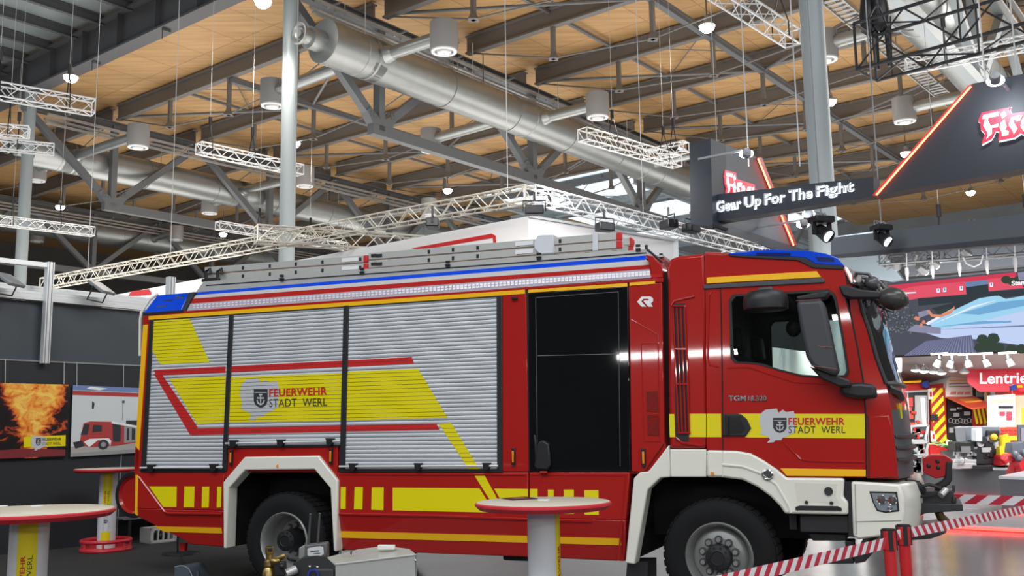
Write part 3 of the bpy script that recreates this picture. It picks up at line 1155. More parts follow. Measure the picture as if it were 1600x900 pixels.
def shield(mb, P, mi=0, mi2=1, mi3=None):
    # P(u, v) -> point; heraldic shield in the unit square with a cross mark
    out = [(0, 1), (1, 1), (1, 0.35), (0.88, 0.16), (0.7, 0.05), (0.5, 0.0), (0.3, 0.05), (0.12, 0.16), (0, 0.35)]
    mb.add([P(u, v, 0.0) for u, v in out], [list(range(len(out)))], mi)
    for bar_ in ([(0.05, 0.84), (0.95, 0.84), (0.95, 0.80), (0.05, 0.80)],
                 [(0.46, 0.72), (0.54, 0.72), (0.54, 0.18), (0.46, 0.18)],
                 [(0.25, 0.56), (0.75, 0.56), (0.75, 0.48), (0.25, 0.48)],
                 [(0.36, 0.74), (0.64, 0.74), (0.6, 0.66), (0.4, 0.66)],
                 [(0.2, 0.4), (0.27, 0.42), (0.35, 0.27), (0.5, 0.2), (0.65, 0.27), (0.73, 0.42), (0.8, 0.4), (0.72, 0.22), (0.5, 0.12), (0.28, 0.22)]):
        mb.add([P(u, v, 1.0) for u, v in bar_], [list(range(len(bar_)))], mi2)


MAP = [(0.0, 0.68), (0.03, 0.86), (0.16, 0.97), (0.48, 1.0), (0.53, 0.88), (0.64, 0.97), (0.74, 0.90), (0.95, 0.93), (1.0, 0.74), (0.97, 0.33), (0.82, 0.22),
       (0.64, 0.15), (0.6, 0.08), (0.44, 0.08), (0.40, 0.02), (0.20, 0.0), (0.29, 0.1), (0.23, 0.19), (0.02, 0.26), (0.05, 0.42), (0.0, 0.55)]

WH0 = 0.05
q1 = [wl(-60, 719.5, WH0), wl(104, 714, WH0), wl(107, 601, WH0), wl(-60, 597, WH0)]
r = thing('poster', 'large hanging poster of a burning fire with yellow strip', 'poster', V((q1[0].x, q1[0].y, q1[0].z)), 0, 'posters on the black wall')
_, n = quad_board('poster_board', q1, [fire_mat(), BLK], r)
u0 = lambda px: (px + 60) / 166.0
m = MB()
m.add([quad_pt(q1, u, v, n, 0.002) for u, v in ((0.57, 0.145), (0.985, 0.15), (0.985, 0.30), (0.57, 0.285))], [[0, 1, 2, 3]], 0)
m.add([quad_pt(q1, 0.64 + 0.15 * u, 0.10 + 0.2 * v, n, 0.003) for u, v in MAP], [list(range(len(MAP)))], 1)
shield(m, lambda u, v, k: quad_pt(q1, 0.685 + 0.05 * u, 0.165 + 0.1 * v, n, 0.004 + 0.001 * k), 2, 1)
tq = lambda u, v: quad_pt(q1, u, v, n, 0.005)
text_quad(m, 'FEUERWEHR', tq(0.745, 0.225), tq(0.94, 0.228), tq(0.94, 0.268), tq(0.745, 0.265), 2, bold=0.02)
text_quad(m, 'STADT WERL', tq(0.745, 0.165), tq(0.94, 0.168), tq(0.94, 0.208), tq(0.745, 0.205), 2)
m.add([quad_pt(q1, u, v, n, 0.0015) for u, v in ((0.0, 0.0), (0.985, 0.02), (0.985, 0.10), (0.6, 0.13), (0.0, 0.1))], [[0, 1, 2, 3, 4]], 3)
obj('printed_strip', m, [YEL, MAPG, TXTB, mat('dark_red_print', (0.22, 0.03, 0.035), 0.4)], r, world=True, smooth=False)
for px in (100, 8):
    m = MB()
    a_ = wl(px, 570, WH0 + 0.0)
    m.cyl(V((a_.x, a_.y, 2.74)), wl(px, 600, WH0), 0.005, n=5)
    obj('hanging_cord', m, WIRE, r, world=True)

q2 = [wl(110, 714, WH0), wl(245, 705.5, WH0), wl(245, 607.5, WH0), wl(114, 601.5, WH0)]
r = thing('poster', 'hanging poster showing a red fire engine under grey sky', 'poster', V((q2[0].x, q2[0].y, q2[0].z)), 0, 'posters on the black wall')
_, n = quad_board('poster_board', q2, [mat('printed_grey_sky', (0.62, 0.65, 0.66), 0.4), BLK], r)
PB = mat('print_blue', (0.16, 0.23, 0.45), 0.4)
PR = mat('print_red', (0.42, 0.05, 0.05), 0.4)
PG = mat('print_ground', (0.40, 0.39, 0.37), 0.4)
PK = mat('print_dark', (0.035, 0.037, 0.042), 0.4)
m = MB()


def pp(pts, mi, off=0.002):
    m.add([quad_pt(q2, u, v, n, off) for u, v in pts], [list(range(len(pts)))], mi)


pp([(0, 0.93), (1, 0.93), (1, 1), (0, 1)], 0)
pp([(0.15, 0.955), (0.3, 0.94), (0.4, 0.97), (0.2, 0.99)], 4, 0.0025)
pp([(0, 0.86), (1, 0.86), (1, 0.92), (0, 0.92)], 1)
pp([(0, 0.0), (1, 0.0), (1, 0.06), (0, 0.05)], 5)
pp([(0, 0.05), (1, 0.06), (1, 0.19), (0, 0.14)], 2)
pp([(0.62, 0.5), (0.92, 0.5), (0.92, 0.25), (0.62, 0.25)], 3)
pp([(0.575, 0.8), (0.585, 0.8), (0.585, 0.5), (0.575, 0.5)], 5)
pp([(0.57, 0.8), (0.60, 0.8), (0.6, 0.76), (0.57, 0.76)], 3)
pp([(0.22, 0.78), (0.25, 0.75), (0.24, 0.66), (0.22, 0.67)], 3)
pp([(0.09, 0.17), (0.13, 0.46), (0.2, 0.49), (0.45, 0.48), (0.92, 0.37), (0.92, 0.18), (0.5, 0.12), (0.2, 0.12)], 1, 0.003)
pp([(0.1, 0.3), (0.14, 0.45), (0.2, 0.45), (0.18, 0.3)], 3, 0.004)
pp([(0.23, 0.33), (0.24, 0.44), (0.34, 0.43), (0.34, 0.34)], 3, 0.004)
pp([(0.46, 0.47), (0.47, 0.18), (0.56, 0.18), (0.56, 0.45)], 3, 0.004)
pp([(0.6, 0.43), (0.6, 0.16), (0.76, 0.17), (0.76, 0.4)], 5, 0.004)
pp([(0.63, 0.38), (0.63, 0.2), (0.66, 0.2), (0.66, 0.38)], 3, 0.0045)
pp([(0.69, 0.38), (0.69, 0.2), (0.73, 0.2), (0.73, 0.37)], 3, 0.0045)
pp([(0.78, 0.39), (0.78, 0.17), (0.9, 0.18), (0.9, 0.36)], 3, 0.004)
pp([(0.45, 0.49), (0.92, 0.37), (0.92, 0.345), (0.45, 0.455)], 4, 0.0045)
pp([(0.14, 0.2), (0.2, 0.24), (0.42, 0.24), (0.45, 0.2), (0.44, 0.12), (0.42, 0.18), (0.3, 0.22), (0.2, 0.12)], 4, 0.0045)
for cx in (0.36, 0.80):
    k_ = 1.0 if cx < 0.5 else 0.55
    pp([(cx + 0.06 * k_ * math.cos(t), 0.15 + (0.02 if cx > 0.5 else 0) + 0.075 * k_ * math.sin(t)) for t in [i * math.pi / 8 for i in range(16)]], 3, 0.005)
    pp([(cx + 0.03 * k_ * math.cos(t), 0.15 + (0.02 if cx > 0.5 else 0) + 0.037 * k_ * math.sin(t)) for t in [i * math.pi / 8 for i in range(16)]], 5, 0.0055)
pp([(0.02, 0.2), (0.12, 0.22), (0.15, 0.14), (0.05, 0.11)], 3, 0.004)
obj('printed_picture', m, [PB, PR, PG, PK, WHT, mat('print_mid_grey', (0.3, 0.3, 0.3), 0.4)], r, world=True, smooth=False)
for px in (120, 193):
    m = MB()
    a_ = wl(px, 570, WH0)
    m.cyl(V((a_.x, a_.y, 2.74)), wl(px, 604, WH0), 0.005, n=5)
    obj('hanging_cord', m, WIRE, r, world=True)
m = MB()
m.bar(wl(190, 705, 0.01), wl(182, 850, 0.01), 0.012, 0.012)
struct('trim_2', m, mat('thin_grey_trim', (0.25, 0.26, 0.26), 0.4), smooth=False)

# ================================================================== FIRE ENGINE
TY = R_(-22.7)
TW = Pz(1126, 964, 0)                       # front wheel contact point, side plane y = 0
tex = V((math.cos(TY), math.sin(TY), 0))
tey = V((-math.sin(TY), math.cos(TY), 0))
TRUCK = thing('fire_engine', 'red fire engine with silver roller shutters, yellow foil and cream wheel arches', 'fire engine', TW, TY)
TINV = WM[TRUCK.name].inverted()


def T(px, py, y=0.0):
    return TINV @ Ppl(px, py, TW + tey * y, tey)


def TP(pts, y=0.0):
    return [T(p[0], p[1], p[2] if len(p) > 2 else y) for p in pts]


def panel(name, pts, y, depth, M_, parent=None, bevel=0.0, smooth=True, holes=None):
    m = MB()
    m.prism(TP(pts, y), (0, depth, 0), holes=[TP(h, y) for h in holes] if holes else None)
    return obj(name, m, M_, parent or TRUCK, bevel=bevel, smooth=smooth)


def foil(mb, pts, y, mi=0, t=0.0015):
    mb.prism(TP(pts, y), (0, t, 0), mi)


# --- body shell
XR, XF = -6.55, -0.44
W_ = 2.5
m = MB()
prof = [(0.035, 1.22), (0.035, 2.985), (0.235, 3.255), (W_ - 0.235, 3.255), (W_ - 0.035, 2.985), (W_ - 0.035, 1.22)]
m.prism([(XR, y, z) for y, z in prof], (XF - XR, 0, 0))
body = obj('body_shell', m, RED, TRUCK, bevel=0.012)

# lower skirts: upright above the crease, leaning inwards below it
ZCR = T(600, 804).z


def lean(p):
    return V((p.x, p.y + max(0.0, ZCR - p.z) * 0.24, p.z))


def skirt(name, pts, depth):
    pl = [(p.x, p.z) for p in TP(pts, 0.0)]
    m = MB()
    up_ = clip_z(pl, ZCR, 9)
    lo_ = clip_z(pl, -9, ZCR)
    m.prism([V((x, 0, z)) for x, z in up_], (0, depth, 0))
    m.prism([lean(V((x, 0, z))) for x, z in lo_], (0, depth, 0))
    return obj(name, m, RED, TRUCK, bevel=0.010)


def low_strip(pts):
    m = MB()
    q = [lean(V((p.x, 0, p.z))) + V((0, -0.005, 0)) for p in TP(pts, 0.06)]
    m.prism(q, (0, 0.008, 0))
    return m


skr = skirt('rear_skirt', [(209.5, 738), (351, 738), (349, 752), (348, 857), (288, 852), (279, 845), (240, 823), (210.5, 806)], 0.4)
m = MB()
for q in ([(233, 760), (276, 760), (275.5, 792), (255, 792)], [(288, 760), (304, 760), (303, 792.5), (287, 792.5)], [(316, 760.3), (327, 760.3), (326, 793), (315, 793)], [(339.5, 760.5), (346, 760.5), (345, 793), (338.5, 793)]):
    foil(m, q, -0.002)
obj('yellow_block', m, YEL, skr, smooth=False)
m = low_strip([(242, 822), (347.5, 824.5), (347.5, 833.5), (257, 831)])
obj('amber_strip', m, AMB, skr)
m = MB()
m.tube(TP([(217, 745), (257, 799), (263, 802), (346.5, 803)], 0.002), 0.014, 6)
obj('pressed_ridge', m, RED, skr)
panel('tail_edge', [(211.5, 742), (215.5, 742), (214, 806), (210.5, 803)], -0.006, 0.02, AMB, bevel=0.003)

skm = skirt('side_skirt', [(527.3, 738), (825.5, 738), (825.5, 872.5), (526, 861)], 0.4)
m = MB()
for q in ([(532.5, 761), (540.5, 761), (540, 795.5), (532, 795)], [(554, 761), (567, 761), (566, 796), (553, 796)], [(581, 761.5), (599.5, 761.5), (599, 797), (580, 796.5)],
          [(613.5, 762), (749, 763), (773, 801), (613.5, 797.5)], [(739.5, 740), (755.5, 740), (789, 801.5), (778, 801.2)], [(772, 763.5), (824.8, 764), (824.8, 802), (794, 801.5)]):
    foil(m, q, -0.002)
obj('yellow_block', m, YEL, skm, smooth=False)
m = low_strip([(526.5, 829.5), (824.8, 837), (824.8, 847.8), (526.3, 840)])
obj('amber_strip', m, AMB, skm)
m = MB()
m.tube(TP([(530, 803), (680, 806), (824, 811)], 0.002), 0.014, 6)
m.tube(TP([(530, 741), (822, 742)], 0.003), 0.012, 6)
obj('pressed_ridge', m, RED, skm)

skd = skirt('step_skirt', [(827, 738), (984, 738), (972, 879), (827, 872.6)], 0.4)
m = MB()
for q in ([(828, 764), (840, 764), (840, 802), (828, 802)], [(856, 765), (865, 765), (865, 802.5), (856, 802)], [(881, 765), (896.5, 765), (896.5, 803), (881, 803)], [(913, 766), (935, 766), (935.5, 804.5), (913.3, 804)]):
    foil(m, q, -0.002)
obj('yellow_block', m, YEL, skd, smooth=False)
m = low_strip([(828, 837.2), (971, 841), (971, 852), (828, 848)])
obj('amber_strip', m, AMB, skd)
m = MB()
m.tube(TP([(830, 811), (925, 814)], 0.002), 0.014, 6)
m.tube(TP([(830, 742), (978, 743), (966, 876)], 0.004), 0.010, 6)
obj('pressed_ridge', m, RED, skd)
m = MB()
m.cyl(T(844, 738, -0.03), T(855, 738, -0.03), 0.012, n=8)
m.bar(T(850, 737, -0.03), T(850, 742, 0.0), 0.02, 0.02)
obj('door_latch', m, RED, skd)

# wheel arch panel and cream arch at the rear
panel('arch_panel', [(355, 700), (527.5, 697), (527.5, 752), (521, 760), (497, 716), (382, 718), (353, 762), (351, 738)], 0.004, 0.05, RED, bevel=0.006)
panel('rear_wheel_arch', [(349, 857), (348.5, 753), (382, 714), (497, 712), (527.3, 751), (525.5, 862), (521, 861), (516, 763), (491, 733.5), (383, 734.5), (357, 763), (353.5, 857)], -0.035, 0.16, WHITE, bevel=0.012)
m = MB()
m.cyl(T(434, 728.5, -0.04), T(434, 728.5, -0.03), 0.018, n=10)
obj('marker_lamp', m, ORG, TRUCK)

# --- roller shutters
YS = 0.0


def shutter(name, outline, z0, z1, x0f, x1f, decals, pitch=0.0415):
    """outline x at a height is given by two functions; decals = [(poly px, material index)]"""
    m = MB()
    n = int(round((z1 - z0) / pitch))
    ph = (z1 - z0) / n
    dps = [([(p.x, p.z) for p in TP(pl, YS - 0.004)], mi, off) for pl, mi, off in decals]
    for i in range(n):
        a, b = z0 + i * ph + 0.0016, z0 + (i + 1) * ph - 0.0016
        ys = [0.004, 0.0005, 0.0, 0.0005, 0.004]
        zs = [a, a + ph * 0.06, (a + b) / 2, b - ph * 0.06, b]
        m.loft([[(x0f(z), YS + y, z) for y, z in zip(ys, zs)], [(x1f(z), YS + y, z) for y, z in zip(ys, zs)]], 0, closed=False)
        for poly, mi, off in dps:
            c = clip_z(poly, a + 0.0008, b - 0.0008)
            if c:
                m.add([(x, YS - 0.0012 - 0.0006 * off, z) for x, z in c], [list(range(len(c)))], mi)
    m.prism([(x0f(z0), YS + 0.012, z0), (x1f(z0), YS + 0.012, z0), (x1f(z1), YS + 0.012, z1), (x0f(z1), YS + 0.012, z1)], (0, 0.01, 0), 4)
    return obj(name, m, [SHUT, YEL, REDF, MAPG, DARKF], TRUCK, smooth=True, sharp=60)


def linx(p_top, p_bot):
    a, b = T(*p_top), T(*p_bot)
    return lambda z: a.x + (b.x - a.x) * (z - a.z) / (b.z - a.z)


zt_ = T(300, 494.5).z
zb_ = T(300, 733).z
zb2 = T(440, 697).z
s1 = shutter('roller_shutter', None, zb_, zt_, linx((239, 500), (226, 733)), linx((358.5, 491), (347.5, 733)),
             [([(239.5, 499), (295, 496), (328, 566.7), (250, 569), (237.5, 547)], 1, 0),
              ([(239.5, 578), (352, 572.5), (352, 582.5), (244, 587)], 2, 0),
              ([(240, 584), (253, 585), (309, 668), (297, 680)], 2, 1),
              ([(298, 670), (352, 668.5), (352, 678.3), (299, 680)], 2, 0),
              ([(264.4, 592), (352, 588), (352, 660), (308, 662.7)], 1, 0)])
mp = [(T(375 + 61 * u, 656.5 - 65.5 * v, -0.004)) for u, v in MAP]
s2 = shutter('roller_shutter', None, zb2, zt_, linx((364.5, 491), (356, 697)), linx((538, 477), (532, 697)),
             [([(356, 572.3), (540, 563), (540, 573.2), (356, 582.3)], 2, 0),
              ([(355, 668.4), (540, 664), (540, 674.3), (355, 678.4)], 2, 0),
              ([(355, 590), (540, 582.5), (540, 657), (355, 660)], 1, 0),
              ([(375 + 61 * u, 656.5 - 65.5 * v) for u, v in MAP], 3, 1)])
s3 = shutter('roller_shutter', None, zb_, zt_, linx((545, 477), (538, 733)), linx((776, 462), (777, 733)),
             [([(540, 563), (643, 557.7), (647, 567.7), (540, 573.2)], 2, 0),
              ([(540, 664.6), (681.7, 661.7), (686.5, 671.7), (540, 674.3)], 2, 0),
              ([(540, 581), (653, 576), (699, 652.5), (540, 657)], 1, 0),
              ([(685, 662), (705, 660.7), (749.5, 734), (733, 734)], 1, 0)])
m = MB()
f = lambda x, y: T(x, y, -0.006)
text_quad(m, 'FEUERWEHR', f(420.5, 620), f(511, 617), f(511, 604.8), f(420.5, 607.5), 0, bold=0.025, spacing=1.05)
text_quad(m, 'STADT  WERL', f(420.5, 636), f(511, 634), f(511, 621.8), f(420.5, 623.5), 1, spacing=1.05)
sp = lambda u, v, k: f(396.5 + 21.5 * u, 637 - 29 * v) + V((0, -0.0004 * k, 0))
shield(m, sp, 1, 2)
obj('lettering', m, [TXTR, TXTB, MAPG], s2, smooth=False)
for (a, b, c, par, cl, nm) in (((219, 731), (348, 730), 0.011, s1, (234, 332), 's'), ((352, 693), (531, 689.5), 0.011, s2, (363, 437, 514), 's'), ((530, 729), (778, 728), 0.011, s3, (550, 652, 759), 's')):
    m = MB()
    m.cyl(T(*a, -0.03), T(*b, -0.03), c, n=10)
    obj('lift_bar', m, ALUW, par)
    for x in cl:
        y = a[1] + (b[1] - a[1]) * (x - a[0]) / (b[0] - a[0])
        m = MB()
        m.prism(TP([(x - 6.5, y - 5), (x + 6.5, y - 5), (x + 5, y - 2.2), (x + 4.5, y + 3.5), (x + 2, y + 7), (x - 2, y + 7), (x - 4.5, y + 3.5), (x - 5, y - 2.2)], -0.045), (0, 0.045, 0))
        obj('bar_clamp', m, BLK, par, bevel=0.004)

# dark guide rails and bottom sills
for pts in ([(233.5, 500), (239.5, 499.5), (227, 734), (219.5, 735)], [(357.5, 491.5), (364.5, 491), (355, 700), (354, 736), (346.5, 736), (348, 700)],
            [(536.5, 477.5), (545, 477), (538.5, 736), (529, 736.5), (531, 700)], [(775.5, 462), (784, 461.5), (784.5, 736), (776.5, 736)]):
    panel('shutter_rail', pts, -0.012, 0.05, DARKF, bevel=0.004)
for pts in ([(219, 733.5), (350, 733), (350, 737.8), (219, 737.8)], [(353, 697), (530, 694.8), (530, 698), (353, 700.5)], [(529, 733), (785, 733), (785, 737.8), (529, 737.8)]):
    panel('shutter_sill', pts, -0.01, 0.05, BLK)
panel('shutter_header', [(233, 499.5), (784, 461.5), (784, 463.5), (233, 501.5)], -0.004, 0.04, DARKF)

# pillar with marker lamp between shutters and crew door
p_ = panel('rear_pillar', [(784.5, 461), (822, 458.4), (826, 737), (784.5, 737)], 0.0, 0.05, RED, bevel=0.006)


def marker(px, py, parent):
    m = MB()
    c = T(px, py, -0.012)
    m.obox(c, V((0.018, 0, 0)), V((0, 0.012, 0)), V((0, 0, 0.083)), 1)
    m.obox(c + V((0, -0.009, 0)), V((0.0105, 0, 0)), V((0, 0.008, 0)), V((0, 0, 0.055)), 0)
    obj('marker_lamp', m, [ORG, BLK], parent, bevel=0.004)


marker(802, 713.5, p_)
marker(361, 715, TRUCK)
marker(517, 713, TRUCK)
m = MB()
m.obox(T(804, 466, -0.01), V((0.03, 0, 0)), V((0, 0.02, 0)), V((0, 0, 0.014)))
obj('camera_lens', m, BLK, p_, bevel=0.005)
panel('rear_marker', [(212, 703), (217, 703), (216, 735), (211, 735)], 0.0, 0.03, RED)

# crew door
cd = panel('crew_door', [(824.5, 458), (981, 447.5), (985, 736.5), (827.5, 736.5)], -0.004, 0.05, BLKG, bevel=0.006)
m = MB()
for a, b in (((837, 465), (840, 734)), ((838, 465), (966, 456)), ((966, 456), (969, 728)), ((840, 556), (967, 553))):
    m.cyl(T(*a, -0.005), T(*b, -0.005), 0.0035, n=5)
obj('glass_seam', m, mat('seam_grey', (0.10, 0.105, 0.11), 0.3), cd)
m = MB()
m.prism(TP([(841, 690), (848, 688), (857, 694), (860, 727), (855, 734), (838, 733), (834, 728)], -0.05), (0, 0.045, 0))
m.prism(TP([(833, 679), (837, 680), (842, 730), (836, 730)], -0.03), (0, 0.025, 0))
obj('door_handle', m, BLK, cd, bevel=0.012)

# front pillar of the body
fp = panel('front_pillar', [(982.5, 446.5), (1034, 441), (1038.5, 690), (1006, 737), (986.5, 737)], 0.0, 0.06, RED, bevel=0.008)
m = MB()
m.prism(TP([(995.5, 471.6), (1002.5, 463.3), (1016.5, 463.3), (1020.3, 466), (1020.3, 471), (1017, 474), (1020, 479.2), (1013, 479.2), (1005.5, 470.8), (1007, 469.3), (1013.5, 469.3), (1013.5, 467), (1005, 467), (1001.8, 471), (1009.5, 479.2), (1002.5, 479.2)], -0.004), (0, 0.004, 0))
obj('emblem', m, WHT, fp, smooth=False)
m = MB()
for a in ([(986, 499), (1028, 523), (1029, 537)], [(1002, 537), (1028.5, 537), (1031, 690), (1006, 690), (1002, 537)]):
    m.tube(TP(a, 0.001), 0.006, 5)
obj('panel_seam', m, RED, fp)
for pts in ([(1010, 611), (1027.5, 611), (1028.5, 643), (1010.8, 643)], [(1011, 648), (1028.5, 648), (1029.5, 680), (1012, 680)]):
    m = MB()
    q = TP(pts, -0.003)
    m.prism(q, (0, 0.003, 0), 0)
    for i in range(15):
        for_a, for_b = q[0].lerp(q[3], (i + 0.1) / 15), q[1].lerp(q[2], min(1, (i + 0.9) / 15))
        m.bar(for_a + V((0, -0.003, 0)), for_b + V((0, -0.003, 0)), 0.007, 0.006, 1)
    obj('vent_grille', m, [BLK, RED], fp, smooth=False)
marker(1005.5, 715, fp)

# amber strips along the roof edge
for pts in ([(232, 494), (820, 452.5), (820, 458.9), (232, 499.8)], [(825, 452.8), (980, 442.2), (980, 447.5), (825, 457.4)], [(983.5, 441.7), (1023.5, 438.8), (1023.5, 443.3), (983.5, 446.5)]):
    panel('amber_strip', pts, -0.006, 0.03, AMB)
panel('roof_seam', [(820.5, 448), (824.5, 448), (828, 738), (825, 738)], 0.01, 0.03, BLK)
panel('roof_edge', [(228, 490), (1036, 434), (1036, 441), (983, 441.5), (232, 494), (224, 496)], -0.002, 0.05, RED, bevel=0.004)


def slope(name, lo, hi, ya, yb, M_, depth=0.03):
    m = MB()
    a = [T(p[0], p[1], ya) for p in lo]
    b = [T(p[0], p[1], yb) for p in hi]
    m.prism([a[0], a[1], b[1], b[0]], (0, depth, -0.004))
    return obj(name, m, M_, TRUCK, smooth=False)


led = slope('light_strip', [(286, 488), (1017.5, 434)], [(292, 475), (1017.5, 420)], 0.03, 0.085, LEDS)
m = MB()
for i in range(118):
    u = (i + 0.5) / 118
    for k, v in ((0, 0.38), (1, 0.66)):
        a = T(300 + 716 * u, 487 - 53 * u - 13.3 * v - 0.6, 0.03 + 0.055 * v - 0.002)
        m.obox(a, V((0.017, 0, 0)), V((0, 0.002, 0)), V((0, 0.004, 0.011)))
o = obj('led_diode', m, LEDD, led, smooth=False)
o['kind'] = 'stuff'
slope('roof_band', [(292, 475), (1017.5, 420)], [(296, 467), (1017, 413.5)], 0.088, 0.125, RED)
slope('roof_band_white', [(296, 467), (1017, 413.5)], [(304, 461.3), (1010, 405.7)], 0.128, 0.165, mat('roof_band_grey', (0.5, 0.49, 0.47), 0.4))
m = MB()
a, b = T(306, 459.2, 0.17), T(1009, 402.4, 0.17)
m.prism([T(306, 461.8, 0.16), T(1009, 406, 0.16), T(1009, 398.8, 0.2), T(306, 456.6, 0.2)], (0, 0.04, 0))
obj('blue_light_strip', m, BLUE, TRUCK, bevel=0.006)
slope('roof_edge_front', [(1017, 434), (1036, 433)], [(1012, 399), (1022, 402)], 0.03, 0.16, RED)
panel('roof_front_end', [(1009, 398), (1020, 400), (1034, 415), (1036, 436), (1017, 438), (1017, 418)], 0.05, 0.2, RED, bevel=0.006)

# rear corner lamp
m = MB()
m.prism([T(224, 489, 0.0), T(283.5, 484.5, 0.0), T(294.5, 457, 0.14), T(246, 461, 0.14)], (0, 0.1, -0.02))
rl = obj('rear_blue_lamp', m, BLUE, TRUCK, bevel=0.008)
m = MB()
for pts in ([(256, 469, .1), (270, 467.5, .1), (270, 472, .08), (256, 473.5, .08)], [(274, 464, .11), (287, 462.5, .11), (286, 467, .1), (273, 468.5, .1)], [(245, 478, .05), (260, 476.5, .05), (260, 481, .04), (245, 482.5, .04)]):
    m.prism([p - V((0, 0.004, 0)) for p in TP([(x, y, yy - 0.004) for x, y, yy in pts])], (0, 0.006, 0))
obj('inner_lamp', m, BLUED, rl, smooth=False)
m = MB()
m.prism([T(283.5, 488, 0.0), T(294.5, 457, 0.14), T(304, 456, 0.14), T(288, 487, 0.0)], (0, 0.06, 0))
m.prism([T(223, 489, -0.004), T(287, 484, -0.004), T(287, 488.5, -0.004), T(224, 493.5, -0.004)], (0, 0.1, 0))
obj('lamp_base', m, BLK, TRUCK, bevel=0.004)
m = MB()
m.tube([T(218.5, 556, 0.03), T(219, 500, 0.03), T(221, 488, 0.04), T(234, 468, 0.1), T(247, 459.5, 0.14)], 0.016, 8)
obj('rear_grab_rail', m, WHITE, TRUCK)
panel('rear_corner', [(223, 495), (232, 494), (231.5, 507), (223, 507.5)], -0.004, 0.05, RED)
panel('rear_amber_edge', [(223.5, 507.5), (231, 507), (217.5, 704), (211.5, 697)], -0.004, 0.04, AMB)
panel('rear_corner_post', [(231, 500), (234.5, 500), (220, 737), (210, 738), (211.5, 697), (217, 704)], 0.0, 0.04, RED)

# roof gallery rail with hinges
m = MB()
m.prism(TP([(306, 456.5), (318, 440), (400, 433.5), (800, 402.5), (1011.5, 389.5), (1012, 399)], 0.21), (0, 0.02, 0))
m.prism(TP([(1012, 389.5), (1037, 411), (1038, 428), (1034, 415), (1022, 402), (1012, 398.5)], 0.21), (0, 0.02, 0))
m.prism([(-5.7, 0.22, 3.26), (-0.45, 0.22, 3.26), (-0.45, W_ - 0.22, 3.26), (-5.7, W_ - 0.22, 3.26)], (0, 0, 0.02))
m.prism([(-5.7, W_ - 0.24, 3.26), (-0.45, W_ - 0.24, 3.26), (-0.45, W_ - 0.24, 3.42), (-5.7, W_ - 0.24, 3.42)], (0, 0.02, 0))
gr = obj('roof_gallery', m, ALU, TRUCK, smooth=False)
m = MB()
m.tube(TP([(322, 446), (600, 426), (1010, 395)], 0.206), 0.006, 5)
m.tube(TP([(1012, 390), (1037, 411)], 0.206), 0.012, 6)
obj('gallery_seam', m, DARKF, gr)
for px, py in ((440, 437), (565.5, 426.5), (699.5, 415.5), (842, 403.5), (997, 390.5)):
    m = MB()
    m.obox(T(px, py, 0.2), V((0.022, 0, 0)), V((0, 0.01, 0)), V((0, 0, 0.017)))
    m.obox(T(px, py - 3.5, 0.2) + V((0, 0, 0.02)), V((0.022, 0, 0)), V((0, 0.012, 0)), V((0, 0, 0.012)))
    m.cyl(T(px - 4, py - 1.5, 0.192), T(px + 4, py - 1.5, 0.192), 0.008, n=8)
    obj('hinge', m, BLK, gr, bevel=0.003)
m = MB()
m.obox(T(1010, 386, 0.2), V((0.012, 0, 0)), V((0, 0.012, 0)), V((0, 0, 0.02)))
m.obox(T(1033, 397.5, 0.3), V((0.015, 0, 0)), V((0, 0.012, 0)), V((0, 0, 0.008)))
obj('stop_block', m, BLK, gr)
m = MB()
for px in (322, 340):
    m.tube(TP([(px, 440), (px, 424), (px + 6, 420), (px + 7, 428)], 0.3), 0.02, 6)
m.obox(T(330, 438, 0.3), V((0.1, 0, 0)), V((0, 0.05, 0)), V((0, 0, 0.02)))
obj('ladder_hook', m, BLK, gr)

# ladders on the gallery: four sections
LADM = ALU


def ladder(label, a, b, hpx, red_end, holes, y0=0.34, y1=0.76):
    """a, b: pixel of the near rail's top-left and top-right corner"""
    pa, pb = T(*a, y0), T(*b, y0)
    w0, w1 = WM[TRUCK.name] @ pa, WM[TRUCK.name] @ pb
    root = thing('ladder', label, 'ladder', w0, TY, 'ladder sections on the engine roof')
    inv = WM[root.name].inverted() @ WM[TRUCK.name]
    hb = T(a[0], a[1] + hpx, y0)
    h0 = pa.z - hb.z
    for y in (y0, y1):
        m = MB()
        q = [V((pa.x, y, pa.z)), V((pb.x, y, pb.z)), V((pb.x, y, pb.z - h0)), V((pa.x, y, pa.z - h0))]
        m.prism([inv @ p for p in q], (0, 0.03, 0))
        if y == y0:
            for u in holes:
                c = q[0].lerp(q[1], u) - V((0, 0.002, h0 * 0.5))
                m.obox(inv @ c, V((0.014, 0, 0)), V((0, 0.003, 0)), V((0, 0, 0.020)), 1)
            lowq = [q[3] + V((0, -0.002, 0)), q[2] + V((0, -0.002, 0)), q[2] + V((0, -0.002, h0 * 0.14)), q[3] + V((0, -0.002, h0 * 0.14))]
            m.prism([inv @ p for p in lowq], (0, 0.003, 0), 2)
        obj('side_rail', m, [LADM, BLK, mat('rail_brown_edge', (0.16, 0.10, 0.08), 0.5)], root, bevel=0.003)
    n = int((pb.x - pa.x) / 0.28)
    for i in range(n):
        c = pa.lerp(pb, (i + 0.5) / n) - V((0, 0, h0 * 0.5))
        m = MB()
        m.cyl(inv @ V((c.x, y0 + 0.02, c.z)), inv @ V((c.x, y1 + 0.01, c.z)), 0.017, n=10)
        obj('rung', m, LADM, root)
    for u in red_end:
        c = pa.lerp(pb, u) - V((0, 0, h0 * 0.5))
        for y in (y0, y1):
            m = MB()
            m.obox(inv @ V((c.x, y + 0.015, c.z)), V((0.028, 0, 0)), V((0, 0.021, 0)), V((0, 0, h0 * 0.5)))
            obj('red_end_cap', m, REDF, root, bevel=0.01)
    return root, inv, h0


